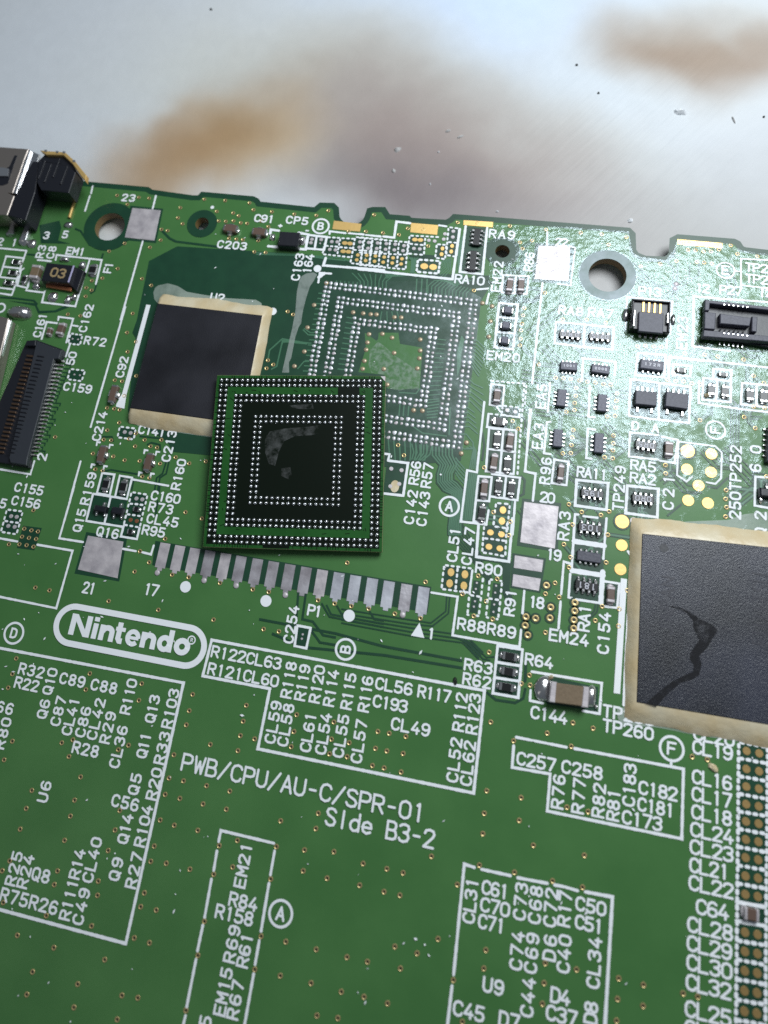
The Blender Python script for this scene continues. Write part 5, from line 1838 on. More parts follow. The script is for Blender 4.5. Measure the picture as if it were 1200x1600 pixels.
('light',0.15,((25.41,-3.19),(25.04,-2.82),(23.86,-2.82))),
('dark',0.34,((25.43,-3.91),(24.06,-2.54),(24.06,-2.46))),
('light',0.15,((25.43,-3.91),(24.06,-2.54),(24.06,-2.46))),
('dark',0.34,((25.43,-3.91),(27.14,-2.2),(27.58,-2.2))),
('light',0.15,((25.43,-3.91),(27.14,-2.2),(27.58,-2.2))),
('dark',0.34,((24.74,-3.92),(24.23,-3.41),(24.23,-2.8))),
('light',0.15,((24.74,-3.92),(24.23,-3.41),(24.23,-2.8))),
('dark',0.34,((24.74,-3.92),(23.81,-4.85),(23.81,-7.21))),
('light',0.15,((24.74,-3.92),(23.81,-4.85),(23.81,-7.21))),
('dark',0.34,((22.01,-8.55),(22.71,-7.85),(23.28,-7.85))),
('light',0.15,((22.01,-8.55),(22.71,-7.85),(23.28,-7.85))),
('dark',0.34,((22.01,-8.55),(23.31,-9.85),(24.3,-9.85))),
('light',0.15,((22.01,-8.55),(23.31,-9.85),(24.3,-9.85))),
('dark',0.34,((23.14,-9.06),(23.78,-9.7),(23.78,-10.09))),
('light',0.15,((23.14,-9.06),(23.78,-9.7),(23.78,-10.09))),
('dark',0.34,((24.75,-9.08),(23.49,-10.34),(23.49,-10.73))),
('light',0.15,((24.75,-9.08),(23.49,-10.34),(23.49,-10.73))),
('dark',0.34,((25.41,-8.67),(24.43,-7.69),(23.54,-7.69))),
('light',0.15,((25.41,-8.67),(24.43,-7.69),(23.54,-7.69))),
('dark',0.34,((22.45,-10.26),(22.8,-10.61),(24.65,-10.61))),
('light',0.15,((22.45,-10.26),(22.8,-10.61),(24.65,-10.61))),
('dark',0.34,((22.45,-10.26),(24.23,-12.04),(24.23,-12.94))),
('light',0.15,((22.45,-10.26),(24.23,-12.04),(24.23,-12.94))),
('dark',0.34,((25.42,-10.69),(25.37,-10.64),(24.02,-10.64))),
('light',0.15,((25.42,-10.69),(25.37,-10.64),(24.02,-10.64))),
('dark',0.34,((25.42,-10.69),(23.47,-12.64),(23.47,-13.36))),
('light',0.15,((25.42,-10.69),(23.47,-12.64),(23.47,-13.36))),
('dark',0.34,((16.5,-1.65),(16.02,-2.13),(15.14,-2.13))),
('light',0.15,((16.5,-1.65),(16.02,-2.13),(15.14,-2.13))),
('dark',0.34,((17.06,-2.3),(16.35,-3.01),(16.35,-3.26))),
('light',0.15,((17.06,-2.3),(16.35,-3.01),(16.35,-3.26))),
('dark',0.34,((17.21,-10.8),(16.88,-10.47),(14.96,-10.47))),
('light',0.15,((17.21,-10.8),(16.88,-10.47),(14.96,-10.47))),
('dark',0.34,((17.19,-12),(15.15,-9.96),(14.68,-9.96))),
('light',0.15,((17.19,-12),(15.15,-9.96),(14.68,-9.96))),
('dark',0.34,((16.46,-1.67),(16.2,-1.93),(15.36,-1.93))),
('light',0.15,((16.46,-1.67),(16.2,-1.93),(15.36,-1.93))),
('dark',0.34,((16.46,-1.67),(16.57,-1.78),(16.57,-3.14))),
('light',0.15,((16.46,-1.67),(16.57,-1.78),(16.57,-3.14))),
('dark',0.34,((17.05,-2.3),(16.58,-2.77),(16.58,-2.98))),
('light',0.15,((17.05,-2.3),(16.58,-2.77),(16.58,-2.98))),
('dark',0.34,((17.21,-10.8),(17.19,-10.82),(14.56,-10.82))),
('light',0.15,((17.21,-10.8),(17.19,-10.82),(14.56,-10.82))),
('dark',0.34,((17.23,-11.99),(15.03,-9.79),(14.79,-9.79))),
('light',0.15,((17.23,-11.99),(15.03,-9.79),(14.79,-9.79))),
('dark',0.34,((17.23,-11.99),(17.19,-11.95),(17.19,-8.3))),
('light',0.15,((17.23,-11.99),(17.19,-11.95),(17.19,-8.3))),
('dark',0.34,((23.14,-9.09),(23.47,-9.42),(23.47,-10.74))),
('light',0.15,((23.14,-9.09),(23.47,-9.42),(23.47,-10.74))),
('dark',0.34,((24.77,-9.07),(24.49,-9.35),(24.49,-9.87))),
('light',0.15,((24.77,-9.07),(24.49,-9.35),(24.49,-9.87))),
('dark',0.34,((24.77,-9.07),(23.45,-7.75),(23.45,-6.96))),
('light',0.15,((24.77,-9.07),(23.45,-7.75),(23.45,-6.96))),
('dark',0.34,((22.45,-10.24),(22.61,-10.08),(23.75,-10.08))),
('light',0.15,((22.45,-10.24),(22.61,-10.08),(23.75,-10.08))),
('dark',0.34,((25.4,-10.69),(24.66,-9.95),(23.19,-9.95))),
('light',0.15,((25.4,-10.69),(24.66,-9.95),(23.19,-9.95))),
('dark',0.34,((21.85,-12.06),(22.55,-12.76),(23.69,-12.76))),
('light',0.15,((21.85,-12.06),(22.55,-12.76),(23.69,-12.76))),
('dark',0.34,((22.48,-13.06),(22.51,-13.03),(23.14,-13.03))),
('light',0.15,((22.48,-13.06),(22.51,-13.03),(23.14,-13.03))),
('dark',0.34,((22.48,-13.06),(23.83,-14.41),(23.83,-15.25))),
('light',0.15,((22.48,-13.06),(23.83,-14.41),(23.83,-15.25))),
('dark',0.34,((25.42,-13.04),(24.75,-12.37),(24.04,-12.37))),
('light',0.15,((25.42,-13.04),(24.75,-12.37),(24.04,-12.37))),
('dark',0.34,((27.51,-10.71),(28.12,-10.1),(28.12,-7.66))),
('light',0.15,((27.51,-10.71),(28.12,-10.1),(28.12,-7.66))),
('dark',0.34,((29.88,-3.9),(30.14,-3.64),(30.14,-3.01))),
('light',0.15,((29.88,-3.9),(30.14,-3.64),(30.14,-3.01))),
('dark',0.34,((29.93,-4.64),(30.29,-4.28),(30.29,-3.03))),
('light',0.15,((29.93,-4.64),(30.29,-4.28),(30.29,-3.03))),
('dark',0.34,((29.93,-4.64),(28.76,-3.47),(28.76,-2.55))),
('light',0.15,((29.93,-4.64),(28.76,-3.47),(28.76,-2.55))),
('dark',0.34,((23.13,-9.07),(24.31,-10.25),(24.31,-10.61))),
('light',0.15,((23.13,-9.07),(24.31,-10.25),(24.31,-10.61))),
('dark',0.34,((23.13,-9.07),(24.12,-8.08),(24.12,-7.2))),
('light',0.15,((23.13,-9.07),(24.12,-8.08),(24.12,-7.2))),
('dark',0.34,((24.75,-9.08),(23.78,-10.05),(23.48,-10.05))),
('light',0.15,((24.75,-9.08),(23.78,-10.05),(23.48,-10.05))),
('dark',0.34,((24.75,-9.08),(24.58,-8.91),(24.58,-7.18))),
('light',0.15,((24.75,-9.08),(24.58,-8.91),(24.58,-7.18))),
('dark',0.34,((25.39,-8.7),(24.08,-7.39),(23.22,-7.39))),
('light',0.15,((25.39,-8.7),(24.08,-7.39),(23.22,-7.39))),
('dark',0.34,((34.9,-5.4),(35.22,-5.08),(38.29,-5.08))),
('light',0.15,((34.9,-5.4),(35.22,-5.08),(38.29,-5.08))),
('dark',0.34,((34.87,-6.17),(35.93,-5.11),(37.7,-5.11))),
('light',0.15,((34.87,-6.17),(35.93,-5.11),(37.7,-5.11))),
('dark',0.34,((34.95,-6.88),(36.94,-4.89),(37.69,-4.89))),
('light',0.15,((34.95,-6.88),(36.94,-4.89),(37.69,-4.89))),
('dark',0.34,((34.89,-7.69),(37.17,-5.41),(37.65,-5.41))),
('light',0.15,((34.89,-7.69),(37.17,-5.41),(37.65,-5.41))),
('dark',0.34,((36.3,1.38),(36.78,1.86),(36.78,3.41))),
('light',0.15,((36.3,1.38),(36.78,1.86),(36.78,3.41))),
('dark',0.34,((37.07,5.47),(36.53,4.93),(36.53,2.94))),
('light',0.15,((37.07,5.47),(36.53,4.93),(36.53,2.94))),
('dark',0.34,((37.08,2.45),(36.83,2.7),(36.83,3.51))),
('light',0.15,((37.08,2.45),(36.83,2.7),(36.83,3.51))),
('dark',0.34,((37.08,2.45),(37.92,3.29),(37.96,3.29))),
('light',0.15,((37.08,2.45),(37.92,3.29),(37.96,3.29))),
('dark',0.34,((37.98,2.46),(37.75,2.69),(37.75,3.94))),
('light',0.15,((37.98,2.46),(37.75,2.69),(37.75,3.94))),
('dark',0.34,((37.22,0.48),(36.7,1),(36.7,3.15))),
('light',0.15,((37.22,0.48),(36.7,1),(36.7,3.15))),
('dark',0.34,((32.64,0.59),(31.46,1.77),(30.25,1.77))),
('light',0.15,((32.64,0.59),(31.46,1.77),(30.25,1.77))),
('dark',0.34,((32.64,0.59),(33.38,1.33),(33.38,3.57))),
('light',0.15,((32.64,0.59),(33.38,1.33),(33.38,3.57))),
('dark',0.34,((27.49,-10.73),(27.83,-10.39),(27.83,-6.84))),
('light',0.15,((27.49,-10.73),(27.83,-10.39),(27.83,-6.84))),
('dark',0.34,((27.49,-10.73),(27.4,-10.64),(23.23,-10.64))),
('light',0.15,((27.49,-10.73),(27.4,-10.64),(23.23,-10.64))),
('dark',0.34,((25.44,-10.68),(24.78,-10.02),(23.23,-10.02))),
('light',0.15,((25.44,-10.68),(24.78,-10.02),(23.23,-10.02))),
('dark',0.34,((38.13,-3.74),(37.7,-4.17),(37.7,-5.54))),
('light',0.15,((38.13,-3.74),(37.7,-4.17),(37.7,-5.54))),
('dark',0.12,((34.21,-2.12),(36.85,-4.76),(38.03,-4.76))),
('dark',0.12,((34.46,-1.87),(36.91,-4.32),(38.09,-4.32))),
('dark',0.12,((34.72,-1.62),(36.88,-3.78),(38.05,-3.78))),
('dark',0.12,((34.97,-1.37),(37.14,-3.54),(38.31,-3.54))),
('dark',0.12,((35.19,8.32),(36.39,7.12),(37.56,7.12))),
('dark',0.12,((35.44,8.57),(36.66,7.35),(37.83,7.35))),
('dark',0.12,((35.69,8.82),(36.72,7.8),(37.89,7.8))),
('dark',0.12,((28.51,1.52),(30.94,3.95),(30.94,5.12))),
('dark',0.12,((28.26,1.77),(30.53,4.05),(30.53,5.22))),
('dark',0.12,((28.01,2.03),(29.85,3.86),(29.85,5.04))),
('dark',0.12,((27.76,2.28),(29.7,4.22),(29.7,5.4))),
('dark',0.12,((16.93,2.33),(21.59,2.33),(22.43,3.17))),
('dark',0.12,((16.93,2.69),(22.16,2.69),(23,3.53))),
('dark',0.12,((16.93,3.05),(22.07,3.05),(22.91,3.89))),
('dark',0.12,((16.93,3.41),(20.97,3.41),(21.81,4.25))),
('dark',0.12,((33.66,1.12),(33.66,2.63),(32.82,3.47))),
('dark',0.12,((33.3,1.12),(33.3,2.62),(32.46,3.46))),
('dark',0.12,((16.07,6.91),(16.07,10.65),(15.23,11.49))),
('dark',0.12,((15.71,6.91),(15.71,11.69),(14.87,12.53))),
('dark',0.12,((15.35,6.91),(15.35,11.6),(14.51,12.44))),
('dark',0.12,((32.83,4.78),(35.28,2.33),(36.46,2.33))),
('dark',0.12,((33.08,5.04),(35.64,2.47),(36.82,2.47))),
('dark',0.12,((19.72,2.78),(20.77,1.73),(21.95,1.73))),
('dark',0.12,((19.97,3.03),(21.13,1.88),(22.3,1.88))),
('dark',0.12,((20.23,3.28),(21.21,2.3),(22.38,2.3))),
('dark',0.12,((20.48,3.54),(21.62,2.4),(22.79,2.4))),
('dark',0.12,((31.38,5.91),(34.34,8.87),(34.34,10.04))),
('dark',0.12,((31.13,6.16),(34.09,9.12),(34.09,10.3))),
('dark',0.12,((30.88,6.41),(34,9.53),(34,10.71))),
('dark',0.12,((29.08,11.86),(32.2,14.98),(32.2,16.16))),
('dark',0.12,((28.83,12.11),(31.37,14.65),(31.37,15.83))),
('dark',0.12,((25.94,12.36),(26.99,11.31),(28.17,11.31))),
('dark',0.12,((26.19,12.62),(27.29,11.52),(28.46,11.52))),
('dark',0.12,((19.49,-0.37),(22.88,-0.37),(23.72,0.47))),
('dark',0.12,((19.49,-0.01),(22.45,-0.01),(23.29,0.83))),
('dark',0.12,((19.49,0.35),(22.37,0.35),(23.21,1.19))),
('dark',0.12,((17.38,-3.54),(19.31,-5.47),(20.49,-5.47))),
('dark',0.12,((17.63,-3.29),(19.82,-5.48),(20.99,-5.48))),
('dark',0.12,((35.46,12.05),(35.46,14.9),(34.62,15.74))),
('dark',0.12,((35.1,12.05),(35.1,14.69),(34.26,15.53))),
('dark',0.12,((34.74,12.05),(34.74,15.45),(33.9,16.29))),
('dark',0.12,((29.64,-4.3),(31.43,-6.08),(32.6,-6.08))),
('dark',0.12,((29.89,-4.04),(31.77,-5.92),(32.94,-5.92))),
('dark',0.12,((30.14,-3.79),(31.78,-5.42),(32.95,-5.42))),
('dark',0.12,((18.4,-0.77),(19.7,-0.77),(20.54,0.07))),
('dark',0.12,((18.4,-0.41),(19.93,-0.41),(20.77,0.43))),
('dark',0.12,((24.26,-1.1),(25.75,-2.59),(26.92,-2.59))),
('dark',0.12,((24.51,-0.85),(26.11,-2.45),(27.29,-2.45))),
('dark',0.12,((24.77,-0.6),(26.66,-2.49),(27.84,-2.49))),
('dark',0.12,((18.42,5.71),(20.43,3.69),(21.61,3.69))),
('dark',0.12,((18.67,5.96),(21.09,3.54),(22.26,3.54))),
('dark',0.12,((18.92,6.21),(21.33,3.8),(22.51,3.8))),
('dark',0.12,((34.55,3.12),(36.35,1.32),(37.53,1.32))),
('dark',0.12,((34.8,3.38),(36.61,1.57),(37.79,1.57))),
('dark',0.12,((31.56,8.58),(34.04,6.1),(35.22,6.1))),
('dark',0.12,((31.81,8.84),(33.67,6.97),(34.85,6.97))),
('dark',0.12,((20.52,-4.12),(22.15,-4.12),(22.99,-3.28))),
('dark',0.12,((20.52,-3.76),(22.3,-3.76),(23.14,-2.92))),
('dark',0.12,((20.52,-3.4),(22.41,-3.4),(23.25,-2.56))),
('dark',0.12,((17.65,-0.72),(20.02,1.65),(20.02,2.82))),
('dark',0.12,((17.4,-0.46),(19.12,1.26),(19.12,2.43))),
('dark',0.12,((21.1,-4.97),(22.66,-3.41),(22.66,-2.23))),
('dark',0.12,((20.84,-4.72),(22.39,-3.17),(22.39,-2))),
('dark',0.12,((30.28,11.49),(30.28,16.29),(29.44,17.13))),
('dark',0.12,((29.92,11.49),(29.92,15.45),(29.08,16.29))),
('dark',0.12,((23.93,-7.07),(26.48,-7.07),(27.32,-6.23))),
('dark',0.12,((23.93,-6.71),(27.2,-6.71),(28.04,-5.87))),
('dark',0.12,((29.77,-5.6),(31.04,-4.33),(31.04,-3.15))),
('dark',0.12,((29.52,-5.35),(30.96,-3.9),(30.96,-2.73))),
('dark',0.12,((21.78,-5.99),(23.14,-7.35),(24.31,-7.35))),
('dark',0.12,((22.03,-5.74),(23.43,-7.14),(24.61,-7.14))),
('dark',0.12,((22.29,-5.49),(23.48,-6.68),(24.65,-6.68))),
('dark',0.12,((22.54,-5.24),(23.83,-6.53),(25.01,-6.53))),
('dark',0.12,((25.48,14.89),(27.32,13.05),(28.5,13.05))),
('dark',0.12,((25.73,15.15),(27.79,13.09),(28.96,13.09))),
('dark',0.12,((25.98,15.4),(27.99,13.39),(29.17,13.39))),
('dark',0.12,((26.23,15.65),(28.41,13.47),(29.59,13.47))),
('dark',0.12,((17.44,6.88),(20.13,9.56),(20.13,10.74))),
('dark',0.12,((17.19,7.13),(20.07,10.01),(20.07,11.18))),
('dark',0.12,((16.94,7.38),(19.78,10.22),(19.78,11.4))),
('dark',0.12,((20.61,7.12),(22.35,5.38),(23.53,5.38))),
('dark',0.12,((20.86,7.38),(22.5,5.74),(23.67,5.74))),
('dark',0.12,((23.8,-3.6),(26.86,-6.66),(28.03,-6.66))),
('dark',0.12,((24.05,-3.35),(26.77,-6.07),(27.95,-6.07))),
('dark',0.12,((18.02,-9.85),(19.75,-9.85),(20.59,-9.01))),
('dark',0.12,((18.02,-9.49),(19.83,-9.49),(20.67,-8.65))),
('dark',0.12,((32.68,-2.29),(33.92,-3.53),(35.1,-3.53))),
('dark',0.12,((32.93,-2.04),(34.22,-3.33),(35.4,-3.33))),
('dark',0.12,((33.18,-1.78),(34.34,-2.94),(35.51,-2.94))),
('dark',0.12,((20.14,-4.47),(22.05,-6.38),(23.23,-6.38))),
('dark',0.12,((20.39,-4.21),(22.25,-6.07),(23.42,-6.07))),
('dark',0.12,((20.64,-3.96),(22.24,-5.55),(23.41,-5.55))),
('dark',0.12,((20.9,-3.71),(22.38,-5.19),(23.55,-5.19))),
('dark',0.12,((23.05,4.17),(23.05,8.7),(22.21,9.54))),
('dark',0.12,((22.33,4.17),(22.33,8.59),(21.49,9.43))),
('dark',0.12,((21.97,4.17),(21.97,8.86),(21.13,9.7))),
('dark',0.12,((17.7,-9.71),(19.1,-11.12),(20.28,-11.12))),
('dark',0.12,((17.95,-9.46),(19.64,-11.15),(20.81,-11.15))),
('dark',0.12,((24.33,1.81),(26.23,1.81),(27.07,2.65))),
('dark',0.12,((24.33,2.17),(26.63,2.17),(27.47,3.01))),
('dark',0.12,((24.33,2.53),(26.59,2.53),(27.43,3.37))),
('dark',0.12,((29.83,-4.37),(29.83,-1.77),(28.99,-0.93))),
('dark',0.12,((29.47,-4.37),(29.47,-1.91),(28.63,-1.07))),
('dark',0.12,((29.11,-4.37),(29.11,-1.73),(28.27,-0.89))),
)
RING = (
(-36.96,3.65,0.48,0.2),
(-25.33,-27.37,0.89,0.2),
(-4.73,16.58,0.84,0.2),
(34.55,15.67,0.8,0.16),
(11.8,-10.23,0.84,0.2),
(33.93,-0.13,0.8,0.16),
(4.63,-23.65,0.82,0.2),
(31.17,-26.56,0.87,0.2),
(2.84,-43.65,0.89,0.2),
)
COMP = (
('R',-36.79,8.92,1.42,0.59,0,'',0.35),
('R',-36.77,7.71,1.46,0.59,0,'',0.35),
('R',-36.88,6.5,1.48,0.59,0,'',0.35),
('R',-35.2,7.09,1.26,0.58,90,'',0.35),
('C',-33.97,7.88,1.99,1.07,90,'',0.8),
('R',-27.91,8.95,1.6,0.86,90,'',0.35),
('C',-29.41,1.95,1.61,0.79,90,'',0.55),
('C',-30.52,1.54,0.96,0.51,90,'',0.55),
('C3',-21.91,-4.14,1.98,0.92,90,'',0.6),
('R',-20.29,-12.92,1.58,0.69,90,'',0.35),
('R',-18.51,-12.92,1.69,0.69,90,'',0.35),
('R',-16.71,-14.81,0.95,0.47,0,'',0.35),
('R',-16.75,-16.88,0.84,0.46,0,'',0.35),
('C3',-21.39,-10.21,1.94,0.89,90,'',0.6),
('C3',-16.6,-10.27,1.92,0.9,90,'',0.6),
('Q',-20.06,-15.32,1.26,0.95,0,'',0.7),
('Q',-18.35,-15.22,1.2,0.99,0,'',0.7),
('C3',-14.03,15.16,1.74,1.07,0,'',0.6),
('C3',-10.89,15.05,1.71,1.06,0,'',0.6),
('TA',-7.47,14.24,2.07,1.55,0,'',1.1),
('RA',11.21,16.73,1.99,1.5,90,'',0.4),
('RA',11.12,14.12,2.27,1.48,90,'',0.4),
('C',14.9,11.82,1.83,0.73,90,'',0.55),
('C',15.99,11.9,1.77,0.67,90,'',0.55),
('F',14.99,9.13,1.1,0.68,0,'',0.6),
('F',14.98,7.58,1.1,0.68,0,'',0.6),
('F',15,6,1.03,0.66,0,'',0.6),
('RA',20.94,7.33,2.12,1.22,0,'0R0',0.4),
('RA',23.58,7.4,2.1,1.2,0,'0215',0.4),
('F4',21,4.15,1.52,0.75,0,'1001',0.6),
('F4',23.82,4.15,1.57,0.78,0,'2005',0.6),
('F4',20.57,0.98,1.61,0.78,90,'',0.6),
('F4',24.16,0.99,1.62,0.77,90,'',0.6),
('C',21.09,-5.92,1.75,0.6,90,'',0.55),
('RA',23.84,-7.38,2.01,1.45,0,'195',0.4),
('F4',20.54,-2.82,1.62,0.81,90,'',0.6),
('F4',24.12,-2.82,1.8,0.79,90,'',0.6),
('RA',28.09,-2.41,1.89,1.36,0,'0R5',0.4),
('RA',28.05,-7.23,1.89,1.42,0,'0R0',0.4),
('C',14.88,0.45,1.63,0.73,90,'',0.55),
('R',15.29,-1.92,1.6,0.79,0,'',0.35),
('R',15.32,-3.64,1.83,0.69,90,'',0.35),
('C',16.45,-3.66,1.84,0.68,90,'',0.55),
('C',15.28,-5.76,1.83,0.68,90,'',0.55),
('R',16.41,-5.75,1.84,0.68,90,'',0.35),
('C',14.66,-8.23,1.91,0.68,90,'',0.55),
('R',15.86,-7.87,1.83,0.67,90,'',0.35),
('R',17,-7.92,1.83,0.67,90,'',0.35),
('R',14.7,-10.44,1.78,0.67,90,'',0.35),
('RA',23.88,-10.36,2.11,1.52,0,'103',0.4),
('IC8',23.91,-12.85,1.96,1.33,0,'',0.55),
('RA',23.93,-15.23,2.04,1.49,0,'181',0.4),
('C',25.88,-15.66,1.66,0.65,90,'',0.55),
('SO',27.87,1.83,1.29,1.8,90,'',0.75),
('SO',30.47,1.96,1.43,1.85,90,'',0.75),
('C',30.03,-2.51,1.61,0.81,90,'',0.55),
('Q',38.05,-5.25,1.39,1.16,0,'',0.7),
('F4',28.27,5.14,1.96,0.92,0,'172R',0.6),
('R',30.87,5.04,1.12,0.46,0,'',0.35),
('R',34.41,5.08,0.97,0.44,0,'',0.35),
('R',33.44,3.52,1.52,0.73,90,'13',0.35),
('R',34.59,3.52,1.54,0.72,90,'37',0.35),
('R',36.7,3.46,1.52,0.66,90,'10',0.35),
('R',37.82,3.47,1.57,0.71,90,'16',0.35),
('R',18.21,-21.87,1.66,0.72,0,'',0.35),
('R',18.21,-23.06,1.61,0.72,0,'',0.35),
('R',18.18,-24.26,1.67,0.71,0,'',0.35),
('C',36.91,-36.55,1.31,0.89,0,'',0.55),
)
SOLDER = (
(-6.32,14.65,0.39,0.5,0.5),
(-9.48,14.77,0.34,0.39,0.3),
(25.82,9.94,0.37,0.67,0.4),
(30.04,9.99,0.24,0.57,0.3),
(27.17,8.05,0.19,0.27,0.3),
(27.66,8.03,0.19,0.27,0.3),
(28.15,8.02,0.19,0.26,0.3),
(28.64,8,0.19,0.26,0.3),
)
OUTLINE = ((-63.6,18.69),(-42.32,19.48),(-34.45,19.42),(-31.65,19.29),(-24.55,19.23),(-24.04,18.96),(-19.28,18.67),(-18.5,18.74),(-18.24,19.2),(-12.59,19.16),(-12.12,18.96),(-11.83,18.59),(-5.7,18.45),(-5.19,19.07),(-3.91,19.15),(-3.5,18.79),(-3.26,17.78),(-3.01,17.42),(-2.68,17.13),(-2.31,16.93),(-1.9,16.82),(-1.48,16.81),(-1.09,16.9),(-0.73,17.08),(-0.43,17.35),(-0.22,17.69),(-0.09,18.08),(0.01,18.93),(0.3,19.05),(1.42,19.15),(2,18.37),(4.08,18.38),(4.34,18.16),(8,18.28),(8.44,18.61),(8.71,19.01),(20.65,19.07),(25.62,19.09),(26,18.71),(26.14,16.96),(26.46,16.48),(27.3,16.18),(29.17,16.27),(29.56,16.62),(29.75,17.06),(29.76,18.45),(30.25,18.81),(35.29,18.83),(35.63,18.66),(35.92,18.14),(36.32,18.01),(38.3,17.94),(50.34,18.18),(46.69,-51.75),(-28.46,-69.72))
HOLES = ((-27.56,14.32,1.66),(-17.44,15.67,0.73),(13.85,15.57,0.7),(23.93,14.04,1.75))
CHIP_A = ((-19.55,5.71),(-8.56,5.64),(-8.36,-5.51),(-19.56,-5.45))
CHIP_B = ((28.01,-10.31),(44.15,-9.67),(42.82,-23.46),(28.19,-23.63))
